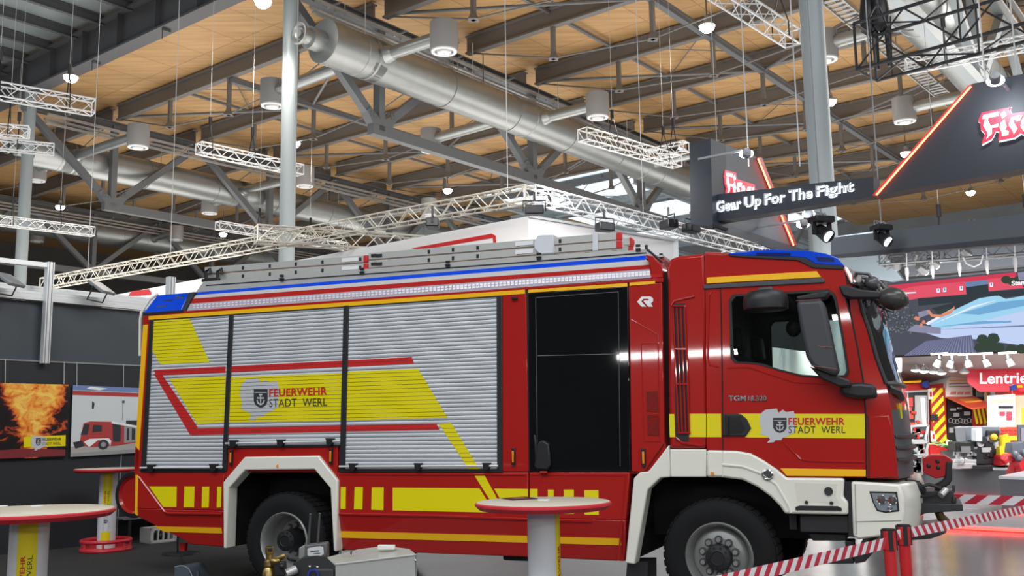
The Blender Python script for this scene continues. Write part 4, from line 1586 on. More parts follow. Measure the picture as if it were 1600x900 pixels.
def sticker(root, inv, pts, y, M_=WHT):
    m = MB()
    q = TP(pts, y)
    m.prism([inv @ p for p in q], (0, 0.002, 0))
    obj('white_sticker', m, M_, root, smooth=False)


l1, i1, _ = ladder('upper ladder section at the rear half of the roof, over the rearmost shutters', (320, 417.5), (574, 398.5), 11, (0.99,), (0.25, 0.42, 0.58, 0.74, 0.96))
sticker(l1, i1, [(534, 403.5), (560, 401.5), (560, 407.5), (534, 409.5)], 0.334)
l2, i2, _ = ladder('lower ladder section at the rear half of the roof, lying on the gallery', (320, 430), (574, 411.5), 11, (0.99,), (0.25, 0.42, 0.58, 0.74, 0.96))
sticker(l2, i2, [(534, 416.5), (560, 414.5), (560, 420.5), (534, 422.5)], 0.334)
l3, i3, _ = ladder('upper ladder section at the front half of the roof, red tip near the cab', (576, 395.5), (969, 362.5), 11.5, (0.995,), (0.26, 0.36, 0.46, 0.62, 0.78))
sticker(l3, i3, [(805, 378), (833, 375.5), (833, 382), (805, 384.5)], 0.334)
l4, i4, _ = ladder('lower ladder section at the front half of the roof, behind the white bracket', (576, 408.5), (969, 375.5), 11.5, (0.995,), (0.26, 0.36, 0.46, 0.62, 0.78))
sticker(l4, i4, [(805, 391), (833, 388.5), (833, 395), (805, 397.5)], 0.334)
for r_, iv, dy in ((l3, i3, 0), (l4, i4, 13)):
    m = MB()
    for x in (580, 588):
        p = T(x, 399.5 + dy, 0.333)
        m.bar(iv @ p, iv @ (p + V((0.07, 0, 0))), 0.012, 0.03)
    obj('hook_plate', m, DARKF, r_)
# third pair tip seen behind, and the white bracket
m = MB()
m.prism(TP([(834.5, 378), (840, 367.5), (864.5, 366), (864.5, 395.5), (843, 397), (834.5, 388)], 0.30), (0, 0.5, 0))
obj('ladder_bracket', m, mat('pale_grey_bracket', (0.66, 0.68, 0.72), 0.4), gr, bevel=0.008)
m = MB()
m.prism(TP([(926, 365), (934, 364.3), (934, 391), (926, 391.5)], 0.325), (0, 0.01, 0))
obj('ladder_strap', m, mat('pale_grey_bracket', (0.66, 0.68, 0.72), 0.4), gr)
m = MB()
m.prism(TP([(972, 370), (984, 371), (988, 374), (988, 382), (974, 383)], 0.6), (0, 0.06, 0), 0)
m.prism(TP([(983, 370.5), (986, 371), (988.5, 374), (988.5, 382), (984, 383)], 0.59), (0, 0.08, 0), 1)
obj('ladder_rest', m, [ALU, REDF], gr, bevel=0.006)

# hose reel on the rear
m = MB()
rc = T(207, 773, 0.35)
RXX = (T(207, 773, 0.35) - T(207, 809, 0.35)).length
prof_ = [(0.02, 0.05), (RXX * 0.72, 0.03), (RXX * 0.82, 0.0), (RXX * 0.86, 0.02), (RXX * 0.86, 0.09)]
m.lathe(prof_, rc, (0, 1, 0), 32)
reel = obj('hose_reel', m, RED, TRUCK)
m = MB()
m.lathe([(RXX * 0.84, 0.0), (RXX, 0.0), (RXX * 1.03, 0.03), (RXX, 0.07), (RXX * 0.84, 0.07)], rc, (0, 1, 0), 32)
m.lathe([(RXX * 0.84, 0.67), (RXX, 0.67), (RXX * 1.03, 0.7), (RXX, 0.74), (RXX * 0.02, 0.74)], rc, (0, 1, 0), 32)
m.cyl(rc + V((0, 0.05, 0)), rc + V((0, 0.7, 0)), RXX * 0.6, n=24)
obj('reel_rim', m, BLK, reel)
m = MB()
m.box(XR - 0.0, XR + 0.3, 0.4, 1.2, rc.z - 0.08, rc.z + 0.08)
obj('reel_bracket', m, BLK, TRUCK)

# --- chassis, wheel wells
m = MB()
m.box(-6.2, 1.2, 0.85, 1.0, 0.62, 0.85)
m.box(-6.2, 1.2, 1.5, 1.65, 0.62, 0.85)
m.box(-3.7, -1.1, 0.5, 2.0, 0.48, 0.95)
m.box(-3.75, -0.95, 0.3, 2.2, 0.9, 1.24)
m.box(-6.3, -5.35, 0.3, 2.2, 0.75, 1.24)
m.box(-2.2, -1.7, 0.3, 0.8, 0.36, 0.52)
obj('chassis_frame', m, CHAS, TRUCK, bevel=0.02)
m = MB()
xa, xb = T(351, 800, 0.0).x, T(527, 800, 0.0).x
zt2 = T(440, 724).z
for x in (xa - 0.02, xb - 0.03):
    m.box(x, x + 0.05, 0.08, W_ - 0.1, 0.42, zt2)
m.box(xa, xb, 0.08, W_ - 0.1, zt2 - 0.02, zt2 + 0.03)
m.box(xa, xb, 0.75, 0.8, 0.55, zt2)
obj('rear_wheel_well', m, CHAS, TRUCK, smooth=False)
m = MB()
xa, xb = T(1000, 800).x, T(1226, 800).x
zt3 = T(1120, 740).z
m.box(xa - 0.25, xb + 0.05, 0.12, W_ - 0.12, zt3 - 0.02, zt3 + 0.03)
m.box(xa - 0.25, xb + 0.3, 0.8, 0.85, 0.6, zt3)
m.box(xa - 0.12, xa - 0.08, 0.12, W_ - 0.12, 0.45, zt3)
m.box(xb + 0.02, xb + 0.08, 0.12, W_ - 0.12, 0.75, zt3 - 0.2)
obj('front_wheel_well', m, CHAS, TRUCK, smooth=False)
m = MB()
m.prism(TP([(980, 878), (1012, 878), (1012, 925), (976, 925)], 0.06), (0, 0.32, 0))
obj('mud_flap', m, BLK, TRUCK)
m = MB()
for x in (0.03, -4.6):
    m.cyl((x, 0.35, 0.5), (x, W_ - 0.35, 0.5), 0.09, n=14)
    m.ball((x, 1.25, 0.48), 0.22, 0.24, 0.2)
obj('axle', m, CHAS, TRUCK)


def wheel(cx, cz, R, front, mirror=False):
    ax = V((0, -1, 0)) if not mirror else V((0, 1, 0))
    y0 = 0.03 if not mirror else W_ - 0.03
    o0 = V((cx, y0, cz))
    rr = R * 0.60
    m = MB()
    tp = [(rr * 0.98, -0.04), (rr * 1.02, 0.0), (R * 0.74, 0.012), (R * 0.9, 0.006), (R * 0.965, -0.02), (R, -0.05), (R, -0.30), (R * 0.965, -0.33), (R * 0.88, -0.345), (rr, -0.32)]
    m.lathe([(r, h) for r, h in tp], o0, ax, 56)
    for k in range(44):                                    # shoulder lugs
        t = 2 * math.pi * k / 44
        d = V((math.cos(t), 0, math.sin(t)))
        tt = V((-math.sin(t), 0, math.cos(t)))
        for hh in (-0.075, -0.175, -0.275):
            m.obox(o0 + ax * hh + d * (R + 0.001), tt * 0.026, ax * 0.040, d * 0.006)
    tyre = obj('tyre', m, RUB, TRUCK)
    m = MB()
    if front:
        m.lathe([(rr * 1.01, -0.005), (rr * 0.97, 0.012), (rr * 0.93, 0.0), (rr * 0.90, -0.05), (rr * 0.82, -0.09), (rr * 0.79, -0.07), (rr * 0.72, -0.045), (rr * 0.56, -0.025), (rr * 0.55, -0.02), (rr * 0.3, -0.02)], o0, ax, 48)
    else:
        m.lathe([(rr * 1.01, -0.005), (rr * 0.97, 0.012), (rr * 0.93, 0.0), (rr * 0.90, -0.05), (rr * 0.86, -0.07), (rr * 0.83, -0.16), (rr * 0.78, -0.2), (rr * 0.68, -0.235), (rr * 0.3, -0.24)], o0, ax, 48)
    rim = obj('rim', m, RIM, tyre)
    hb = -0.02 if front else -0.24
    m = MB()
    L_ = 0.075 if front else 0.21
    m.lathe([(rr * 0.40, hb - 0.01), (rr * 0.375, hb + L_ * 0.7), (rr * 0.36, hb + L_), (rr * 0.2, hb + L_ + 0.012), (rr * 0.18, hb + L_ + 0.004), (0.0, hb + L_ + 0.004)], o0, ax, 28)
    for k in range(10):
        t = 2 * math.pi * k / 10
        c = o0 + ax * (hb + L_) + V((math.cos(t), 0, math.sin(t))) * rr * 0.29
        m.cyl(c, c + ax * 0.012, 0.010, n=6)
    obj('hub', m, BLK, rim)
    if not mirror:
        for k in range(10):
            m = MB()
            t = 2 * math.pi * (k + 0.5) / 10
            c = o0 + ax * (hb) + V((math.cos(t), 0, math.sin(t))) * rr * 0.50
            m.cyl(c - ax * 0.005, c + ax * 0.006, 0.037, n=12)
            m.cyl(c + ax * 0.006, c + ax * 0.034, 0.022, n=6)
            m.m = [1 if i < 14 else 0 for i in range(len(m.m))]
            obj('wheel_nut', m, [RIM, mat('nut_seat_dark', (0.06, 0.06, 0.06), 0.5)], rim)
    return tyre


fw = T(1123.5, 872, 0.03)
rw = T(443, 847, 0.03)
wheel(fw.x, 0.502, 0.502, True)
wheel(rw.x, 0.502, 0.502, False)
wheel(fw.x, 0.502, 0.502, True, True)
wheel(rw.x, 0.502, 0.502, False, True)

# --- cab
gapx = T(1038, 560).x
m = MB()
m.box(gapx - 0.06, gapx + 0.06, 0.12, W_ - 0.12, 1.25, 3.1)
obj('cab_gap_seal', m, CHAS, TRUCK, smooth=False)
cx_ = panel('cab_rear_module', [(1043, 440), (1040.5, 419), (1047, 404), (1062, 399.5), (1101, 396), (1103, 450), (1104, 701), (1046, 701), (1044, 600)], 0.0, W_, RED, bevel=0.03, smooth=True)
cw = panel('module_skirt', [(1046.5, 702), (1103.5, 702), (1103.5, 745.5), (1047.5, 745.5)], 0.0, 0.12, WHITE, bevel=0.01)
m = MB()
m.prism(TP([(1052, 474), (1070, 474), (1076, 690), (1056, 690)], -0.004), (0, 0.02, 0), 0)
for k in range(4):
    a = T(1051.5 + 6 * k, 481, -0.014)
    b = T(1056.5 + 6 * k, 595, -0.014)
    c = T(1061 + 5.3 * k, 676, -0.014)
    m.tube([a, b, c], 0.0085, 8, 1)
for y_ in (478, 545, 600, 676):
    xx = 1051 + (y_ - 478) * 0.045
    m.bar(T(xx, y_, -0.012), T(xx + 19, y_, -0.012), 0.02, 0.014, 1)
m.tube(TP([(1049, 478), (1054, 470), (1085, 463)], -0.003), 0.012, 6, 1)
m.tube(TP([(1056, 684), (1066, 692), (1098, 697)], -0.003), 0.012, 6, 1)
obj('air_intake', m, [BLK, RED], cx_)
m = MB()
foil(m, [(1045.5, 647), (1053.5, 647), (1055, 683), (1046.5, 683)], -0.003)
foil(m, [(1076, 646.5), (1103, 646.5), (1103, 683), (1077, 683)], -0.003)
obj('yellow_band', m, YEL, cx_, smooth=False)

WIN = [(1139, 469), (1145.5, 460.5), (1200, 457.5), (1272, 454), (1294, 452), (1303, 458), (1307, 466), (1318, 525), (1327, 582), (1323, 589), (1292, 590.7), (1252, 588), (1220, 580), (1185.5, 569.5), (1165, 567.5), (1148, 567), (1141.5, 560)]
CABP = [(1102, 397), (1141, 399), (1181, 403), (1246, 407), (1270, 418), (1318, 420), (1323, 444), (1321.5, 467), (1330, 495), (1341, 547), (1349, 596), (1353, 640), (1354.5, 746), (1229, 746), (1214, 733), (1193, 719), (1173, 708), (1150, 704), (1104, 703)]
for mir in (0, 1):
    m = MB()
    ring, hole = TP(CABP, 0.0), TP(WIN, 0.0)
    if mir:
        ring = [V((p.x, W_, p.z)) for p in ring]
        hole = [V((p.x, W_, p.z)) for p in hole]
    d_ = 0.05 if not mir else -0.05
    m.prism(ring, (0, d_, 0), holes=[hole])
    side = obj('cab_side', m, RED, TRUCK, bevel=0.01)
    m = MB()
    c0 = sum(hole, V()) / len(hole)
    inner = [c0 + (p - c0) * 0.955 for p in hole]
    off = V((0, -0.006 if not mir else 0.006, 0))
    m.prism([p + off for p in hole], (0, d_ * 0.8, 0), holes=[[p + off for p in inner]])
    wf = obj('window_seal', m, BLK, side)
    m = MB()
    m.prism([p + V((0, d_ * 0.4, 0)) for p in hole], (0, 0.005, 0))
    obj('side_window', m, GLASS, side, smooth=False)
    m = MB()
    m.prism([p + V((0, d_ * 1.02, 0)) for p in ring], (0, d_ * 0.3, 0), holes=[[p + V((0, d_ * 1.02, 0)) for p in hole]])
    obj('cab_lining', m, INT, side, smooth=False)
    if not mir:
        near_side = side
# door seams, ridges, bands
m = MB()
m.tube(TP([(1126, 449), (1128, 560), (1129.5, 703)], -0.001), 0.006, 6)
m.tube(TP([(1319, 450), (1321.5, 467), (1330, 495), (1341, 547), (1349, 596), (1352.5, 640), (1354, 745)], -0.001), 0.008, 6)
obj('door_seam', m, BLK, near_side)
m = MB()
m.tube(TP([(1112, 456), (1108, 462), (1106, 560), (1109, 570), (1124, 574)], 0.001), 0.009, 6)
m.tube(TP([(1136, 575), (1170, 574), (1200, 584), (1240, 597), (1290, 600)], 0.001), 0.008, 6)
m.tube(TP([(1225, 692), (1250, 717), (1262, 720), (1350, 722)], 0.001), 0.010, 6)
obj('pressed_ridge', m, RED, near_side)
m = MB()
foil(m, [(1104, 646.5), (1126.5, 646.5), (1127, 683), (1104, 683)], -0.002)
foil(m, [(1154, 646.3), (1351, 646.8), (1351.5, 685), (1164, 683.5), (1170, 668)], -0.002)
obj('yellow_band', m, YEL, near_side, smooth=False)
m = MB()
mpp = TP([(1187 + 56 * u, 692 - 53.5 * v) for u, v in MAP], -0.0045)
m.prism(mpp, (0, 0.001, 0))
obj('map_silhouette', m, MAPG, near_side, smooth=False)
m = MB()
f = lambda x, y: T(x, y, -0.006)
text_quad(m, 'FEUERWEHR', f(1231.8, 664), f(1320, 663.8), f(1320, 652.8), f(1231.8, 652.8), 0, bold=0.025, spacing=1.05)
text_quad(m, 'STADT  WERL', f(1232, 676.8), f(1320.8, 676.6), f(1320.8, 665.8), f(1232, 665.8), 1, spacing=1.05)
shield(m, lambda u, v, k: f(1208 + 21 * u, 676.3 - 23.5 * v) + V((0, -0.0004 * k, 0)), 1, 2)
obj('lettering', m, [TXTR, TXTB, MAPG], near_side, smooth=False)
m = MB()
f = lambda x, y: T(x, y, -0.003)
text_quad(m, 'TGM', f(1138.5, 626.5), f(1166, 626.5), f(1166, 618), f(1138.5, 618), 0, bold=0.03, thick=(0, -0.006, 0))
text_quad(m, '18.320', f(1169, 626.5), f(1198, 626.5), f(1198, 618), f(1169, 618), 0, bold=0.03, thick=(0, -0.006, 0))
obj('chrome_lettering', m, CHROME, near_side, smooth=False)
m = MB()
m.prism(TP([(1128.5, 647), (1157.5, 647), (1167, 655), (1173.5, 669), (1165, 681.5), (1128.5, 681.5)], -0.018), (0, 0.018, 0))
h_ = obj('door_handle', m, BLK, near_side, bevel=0.008)
m = MB()
m.prism(TP([(1141, 652), (1155, 652), (1164, 668), (1158, 677), (1141, 677)], -0.0195), (0, 0.002, 0))
m.bar(T(1137, 651, -0.028), T(1137, 679, -0.028), 0.03, 0.018)
obj('handle_grip', m, mat('handle_dark', (0.004, 0.004, 0.005), 0.25), h_)
panel('amber_strip', [(1219, 731.8), (1353.5, 734), (1354, 744.6), (1229, 743.6)], -0.006, 0.02, AMB, near_side, bevel=0.003)
panel('roof_amber_strip', [(1103.6, 433.7), (1276, 423.6), (1283, 433.3), (1104, 443.2)], -0.012, 0.03, AMB, near_side, bevel=0.004)
panel('roof_trim', [(1099, 445), (1284, 434), (1289, 438), (1288, 441.5), (1099, 451.5)], -0.015, 0.04, GREYP, near_side, bevel=0.005)

# cab roof
m = MB()
top = [(1101, 397), (1141, 398.5), (1181, 402), (1246, 406), (1270, 416), (1318, 420), (1330, 443)]
rows = []
for y, dz, dx in ((0.0, 0, 0), (0.05, 0.03, 0.01), (0.3, 0.06, 0.05), (1.25, 0.08, 0.08), (W_ - 0.3, 0.06, 0.05), (W_ - 0.05, 0.03, 0.01), (W_, 0, 0)):
    r = []
    for i, p in enumerate(top):
        q = T(p[0], p[1], 0.0)
        r.append(V((q.x + dx * (i / 6.0), y, q.z + dz * (1 - 0.3 * i / 6.0))))
    rows.append(r)
m.loft(rows, 0, closed=False)
obj('cab_roof', m, RED, TRUCK)

# cab front: corner panel, windscreen, grille
LV0 = [(1324, 444), (1330, 492), (1336, 520), (1343, 556), (1349, 598), (1353, 640), (1354, 680), (1354.5, 715), (1355, 747)]
LV1 = [(1337, 446), (1346, 486), (1357, 516), (1369, 560), (1384, 600), (1393, 640), (1397, 680), (1401, 715), (1404, 748)]
LV2 = [(1356, 448), (1369, 486), (1377, 516), (1388, 560), (1402, 600), (1409, 640), (1413, 680), (1416, 715), (1417, 746)]
r0 = TP(LV0, 0.0)
r1 = TP(LV1, 0.14)
r2 = TP(LV2, 0.6)
r3 = [V((p.x + 0.05, 1.25, p.z)) for p in r2]
mirr = lambda rr: [V((p.x, W_ - p.y, p.z)) for p in rr]
rings = [r0, r1, r2, r3, mirr(r2), mirr(r1), mirr(r0)]
for y_ in r0:
    pass
m = MB()
m.loft(rings[0:2], 0, closed=False)
m.loft(rings[5:7], 0, closed=False)
m.loft([r[4:] for r in rings[1:6]], 0, closed=False, mf=lambda i, j: 0 if j == 0 else 1)
cf = obj('cab_front', m, [RED, mat('grille_grey', (0.07, 0.075, 0.085), 0.4)], TRUCK, sharp=70)
m = MB()
m.loft([r[:5] for r in rings[1:6]], 0, closed=False)
obj('windscreen', m, GLASSW, TRUCK, sharp=70)
m = MB()
m.tube(r1[:5], 0.022, 8)
m.tube(mirr(r1[:5]), 0.022, 8)
m.tube([r[4] for r in rings[1:6]], 0.022, 8)
m.tube([r[0] for r in rings[1:6]], 0.03, 8)
obj('windscreen_seal', m, BLK, TRUCK)
panel('corner_panel', [(1356, 655), (1361, 650), (1388, 648), (1394, 665), (1403, 746), (1357, 746)], 0.03, 0.05, RED, bevel=0.012)
panel('corner_gap', [(1350.5, 640), (1358, 652), (1359, 746), (1354, 746)], 0.005, 0.04, mat('dark_red_gap', (0.06, 0.005, 0.004), 0.5))
for k, (a, b) in enumerate((((1396, 682), (1414, 682)), ((1398, 700), (1416, 700)), ((1400, 718), (1417, 718)))):
    m = MB()
    pa, pb = T(a[0], a[1], 0.16), T(b[0] + 1, b[1], 0.6)
    m.tube([pa, pb, V((pb.x + 0.06, 1.25, pb.z)), V((pb.x, W_ - 0.6, pb.z)), V((pa.x, W_ - 0.16, pa.z))], 0.02, 6)
    obj('grille_bar', m, BLK, cf)
m = MB()
m.prism(TP([(1404, 630), (1408, 630), (1410, 654), (1405.5, 654)], 0.52), (0, 0.3, 0), 0)
obj('front_yellow_foil', m, YEL, cf)
m = MB()
m.tube(TP([(1384, 618, 0.2), (1398, 596, 0.5), (1400, 600, 0.9)]), 0.015, 6)
m.tube(TP([(1386, 606, 0.2), (1402, 612, 0.4), (1408, 622, 0.7)]), 0.035, 8)
obj('wiper', m, BLK, TRUCK)

# interior
m = MB()
x_in0, x_in1 = T(1107, 500).x, T(1345, 600).x
m.box(x_in0, x_in1, 0.06, W_ - 0.06, 1.22, 1.3)
m.box(x_in0, x_in0 + 0.02, 0.06, W_ - 0.06, 1.3, 3.0)
obj('cab_floor', m, INT, TRUCK, smooth=False)
m = MB()
m.prism([(x_in1 - 0.45, 0.08, 1.3), (x_in1 - 0.05, 0.08, 1.3), (x_in1 + 0.15, 0.08, 1.95), (x_in1 - 0.25, 0.08, 2.0)], (0, W_ - 0.16, 0))
obj('dashboard', m, INT, TRUCK, bevel=0.03)
for yy in (0.35, 1.55):
    m = MB()
    m.box(x_in0 + 0.35, x_in0 + 0.85, yy, yy + 0.55, 1.55, 1.72)
    m.prism([(x_in0 + 0.2, yy, 1.7), (x_in0 + 0.36, yy, 1.68), (x_in0 + 0.24, yy, 2.3), (x_in0 + 0.1, yy, 2.3)], (0, 0.55, 0))
    m.prism([(x_in0 + 0.1, yy + 0.14, 2.34), (x_in0 + 0.22, yy + 0.14, 2.34), (x_in0 + 0.2, yy + 0.14, 2.58), (x_in0 + 0.1, yy + 0.14, 2.58)], (0, 0.27, 0))
    m.box(x_in0 + 0.4, x_in0 + 0.75, yy + 0.1, yy + 0.45, 1.3, 1.55)
    obj('seat', m, INT, TRUCK, bevel=0.03)
m = MB()
cS = V((x_in1 - 0.42, 1.85, 2.02))
axs = V((-0.5, 0, 0.86))
m.lathe([(0.21, -0.015), (0.23, 0), (0.21, 0.015), (0.19, 0), (0.21, -0.015)], cS, axs, 24)
m.cyl(cS, cS - axs * 0.35, 0.03, n=8)
m.obox(cS, V((0.02, 0, 0)), V((0, 0.2, 0)), V((0, 0, 0.02)))
obj('steering_wheel', m, BLK, TRUCK)
m = MB()
m.ball(T(1240, 513, 0.35), 0.07, 0.05, 0.08)
m.cyl(T(1240, 513, 0.35), T(1262, 485, 0.35), 0.012, n=6)
obj('inner_mirror', m, BLK, TRUCK)

# roof light bar
m = MB()
TOPL = [(1137, 395.5), (1180, 391), (1206, 389.8), (1260, 391.2), (1290, 396), (1308, 402), (1319, 415)]
BOTL = [(1141, 398.5), (1181, 400), (1246, 402), (1258, 403), (1274, 412.5), (1300, 414.5), (1316, 415.5)]
m.prism(TP(TOPL + BOTL[::-1], -0.006), (0, W_ + 0.012, 0))
lb = obj('light_bar', m, BLUE, TRUCK, bevel=0.012)
m = MB()
for pts in ([(1182, 395), (1235, 395), (1235, 399.5), (1182, 399)], [(1274, 401), (1302, 403), (1304, 409), (1278, 408)]):
    m.prism(TP(pts, -0.009), (0, 0.004, 0))
obj('inner_lamp', m, BLUED, lb, smooth=False)
panel('light_bar_base', [(1136, 397), (1142, 400.5), (1181, 403.5), (1246, 407), (1270, 418.5), (1318, 421), (1316, 415), (1274, 412.5), (1258, 402.8), (1246, 401.5), (1181, 399.5), (1141, 398)], -0.012, W_ + 0.024, BLK, TRUCK, bevel=0.004)
# sun visor with lamp loops over the windscreen
m = MB()
pv = TP([(1318, 418), (1332, 443), (1350, 449)], 0.05)
m.loft([[V((p.x + d, y, p.z)) for p in pv] for y, d in ((0.06, 0.0), (0.4, 0.1), (1.25, 0.14), (W_ - 0.4, 0.1), (W_ - 0.06, 0))], 0, closed=False)
vis = obj('sun_visor', m, BLK, TRUCK)
m = MB()
for yy in (0.35, 0.8, W_ - 0.8, W_ - 0.35):
    c = [T(1330, 419, 0.05), T(1350, 421, 0.05), T(1366, 440, 0.05), T(1372, 458, 0.05), T(1352, 450, 0.05)]
    m.tube([V((p.x + (0.02 if yy in (0.35, W_ - .35) else 0.08), yy, p.z)) for p in c], 0.016, 8, closed=False)
    m.tube([V((p.x * 0.985 + 0.02, yy + 0.12, p.z - 0.02)) for p in c], 0.012, 8)
for yy in (0.4, 1.0, 1.5, 2.1):
    m.ball(V((T(1350, 436, 0.05).x + 0.05, yy, T(1350, 436, 0.05).z)), 0.07, 0.09, 0.07)
obj('lamp_guard', m, mat('dark_tube', (0.10, 0.10, 0.105), 0.35, metal=0.4), vis)

# mirrors
m = MB()
yb, yf = -0.30, -0.10
A_ = TP([(1243.5, 470), (1284, 467), (1289, 480), (1310, 578), (1306, 588), (1268, 573), (1259, 556), (1250, 512)], -0.28)
m.prism(A_, (0, 0.2, 0))
mm = obj('main_mirror', m, MIRG, TRUCK, bevel=0.035, seg=3)
m = MB()
for a in ([(1244, 470), (1283, 467.5)], [(1278, 541), (1301, 543)], [(1266, 571), (1308, 577)]):
    m.tube(TP(a, -0.283), 0.003, 5)
obj('mirror_seam', m, mat('seam_red', (0.3, 0.05, 0.05), 0.4), mm)
m = MB()
m.prism(TP([(1243, 463), (1290, 453), (1296, 456), (1290, 466), (1246, 470)], -0.22), (0, 0.16, 0))
m.prism(TP([(1264, 572), (1306, 586), (1328, 594), (1330, 604), (1310, 604), (1283, 592)], -0.2), (0, 0.12, 0))
obj('mirror_arm', m, BLK, mm, bevel=0.015)
m = MB()
m.prism(TP([(1309, 606), (1318, 599), (1345, 597.5), (1368, 601), (1371, 622), (1340, 623), (1316, 618)], -0.12), (0, 0.14, 0))
obj('mirror_foot', m, BLK, mm, bevel=0.03, seg=3)
m = MB()
ck = T(1196, 470, -0.18)
m.lathe([(0.0, 0.085), (0.15, 0.08), (0.185, 0.045), (0.195, -0.01), (0.19, -0.075), (0.17, -0.085), (0.0, -0.085)], ck, (0, 0, 1), 28)
km = obj('kerb_mirror', m, BLK, TRUCK, smooth=True)
m = MB()
m.prism(TP([(1180, 460), (1184, 449), (1206, 447), (1209, 459)], -0.22), (0, 0.22, 0))
obj('mirror_arm', m, mat('mirror_arm_grey', (0.05, 0.05, 0.055), 0.4), km, bevel=0.015)
m = MB()
m.prism(TP([(1310, 446), (1326, 446), (1345, 452), (1378, 455), (1376, 466), (1330, 466), (1316, 462)], -0.06), (0, 0.1, 0))
fm = obj('front_mirror_arm', m, BLK, TRUCK, bevel=0.015)
m = MB()
c = T(1396, 467, 0.0)
m.ball(c, 0.125, 0.13, 0.098, rot=Matrix.Rotation(R_(18), 3, 'Y'))
obj('front_mirror', m, mat('mirror_shell_dark', (0.05, 0.048, 0.045), 0.3), fm)

# front arch, step, bumper
fa = panel('front_wheel_arch', [(1104, 703), (1150, 704), (1173, 708), (1193, 719), (1214, 733), (1229, 746), (1319, 747), (1319, 752), (1317.5, 777), (1325, 784), (1325.5, 804.5), (1226, 803), (1219, 791.7), (1203.6, 776), (1183, 761), (1160, 750), (1128, 746), (1104, 745.7)], -0.01, 0.2, WHITE, bevel=0.02)
m = MB()
m.tube(TP([(1128, 726), (1160, 729), (1190, 740), (1213, 757), (1232, 790), (1236, 801)], -0.01), 0.012, 6)
m.tube(TP([(1129, 705), (1129, 745)], -0.012), 0.004, 5)
obj('arch_crease', m, WHITE, fa)
m = MB()
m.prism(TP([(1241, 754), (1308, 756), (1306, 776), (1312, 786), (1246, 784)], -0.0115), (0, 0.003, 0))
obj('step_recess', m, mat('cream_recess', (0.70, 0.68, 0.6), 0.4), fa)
m = MB()
m.prism(TP([(1243, 792), (1250, 790), (1309, 791), (1315, 794), (1315, 798), (1243, 797)], -0.02), (0, 0.02, 0))
m.cyl(T(1294.5, 767.5, -0.02), T(1294.5, 767.5, 0.0), 0.036, n=18)
m.cyl(T(1260, 785, -0.018), T(1260, 785, 0.0), 0.016, n=10)
m.cyl(T(1299, 786, -0.018), T(1299, 786, 0.0), 0.016, n=10)
obj('step_tread', m, BLK, fa)
m = MB()
m.lathe([(0.05, 0), (0.05, 0.012), (0.04, 0.018), (0.036, 0.008), (0.0, 0.008)], T(1199.5, 741.5, -0.012), (0, -1, 0), 24)
m.bar(T(1195, 743, -0.028), T(1204, 741, -0.028), 0.015, 0.008)
m.bar(T(1196, 739, -0.028), T(1203, 739, -0.028), 0.01, 0.006)
obj('round_emblem', m, CHROME, fa)
m = MB()
m.obox(T(1113, 740, -0.014), V((0.014, 0, 0)), V((0, 0.008, 0)), V((0, 0, 0.014)))
obj('marker_lamp', m, ORG, fa)
panel('body_front_arch', [(1045, 695), (1047.5, 745.5), (1032, 746.7), (1012, 765), (991.7, 882), (976.7, 879.5), (990, 747), (1000, 738), (1013, 736.7), (1030, 715)], -0.02, 0.16, WHITE, bevel=0.012)

bp = [(1330, 752), (1350, 753), (1405, 757), (1411, 775), (1412, 800), (1408, 834), (1342, 843), (1333, 838)]
m = MB()
ring0 = TP(bp, 0.0)
ring1 = [V((p.x + (0.10 if p.x > T(1395, 800).x else 0), 0.25, p.z)) for p in ring0]
ring2 = [V((p.x + (0.16 if p.x > T(1395, 800).x else 0), 0.7, p.z)) for p in ring0]
m.loft([ring0, ring1, ring2, mirr(ring2), mirr(ring1), mirr(ring0)], 0, caps=True)
bump = obj('front_bumper', m, WHITE, TRUCK, bevel=0.018, sharp=35)
HL = [(1358, 767.5), (1402, 768.5), (1405.5, 799), (1384, 801.5), (1370, 798.6), (1363.5, 785)]
m = MB()
m.prism(TP(HL, -0.006), (0, 0.03, 0), 0)
hl = obj('headlight', m, BLK, bump, bevel=0.005)
m = MB()
c_ = [sum(p[0] for p in HL) / 6, sum(p[1] for p in HL) / 6]
m.prism(TP([(c_[0] + (x - c_[0]) * 0.86, c_[1] + (y - c_[1]) * 0.84) for x, y in HL], -0.009), (0, 0.006, 0))
obj('headlight_lens', m, mat('headlight_clear', (0.22, 0.25, 0.28), 0.06, coat=1.0), hl, bevel=0.002)
m = MB()
for (x, y, rr) in ((1377, 781, 0.042), (1394, 782, 0.040), (1390, 795, 0.022)):
    m.lathe([(rr, 0.0), (rr * 0.9, 0.006), (rr * 0.8, 0.0), (0.0, -0.002)], T(x, y, -0.011), (0, -1, 0), 20)
obj('headlight_reflector', m, CHROME, hl)
m = MB()
m.tube(TP([(1336, 815), (1408, 813)], -0.003), 0.004, 5)
m.tube(TP([(1336, 757), (1338, 835)], -0.003), 0.004, 5)
obj('bumper_seam', m, mat('seam_cream', (0.35, 0.34, 0.3), 0.5), bump)
panel('bumper_gap', [(1318.5, 753), (1331, 751.5), (1334, 838), (1326, 838), (1325.5, 784), (1318, 777)], 0.03, 0.06, BLK)
panel('side_tank', [(1249, 805), (1327, 806), (1328, 834), (1250, 832)], 0.05, 0.5, mat('tank_black', (0.018, 0.018, 0.02), 0.4), bevel=0.012)
m = MB()
m.prism(TP([(1262, 833), (1322, 835), (1322, 845), (1270, 845)], 0.12), (0, 0.4, 0))
m.prism(TP([(1276, 870), (1332, 872), (1334, 881), (1278, 881)], 0.02), (0, 0.35, 0))
m.prism(TP([(1320, 845), (1334, 845), (1335, 872), (1322, 872)], 0.1), (0, 0.2, 0))
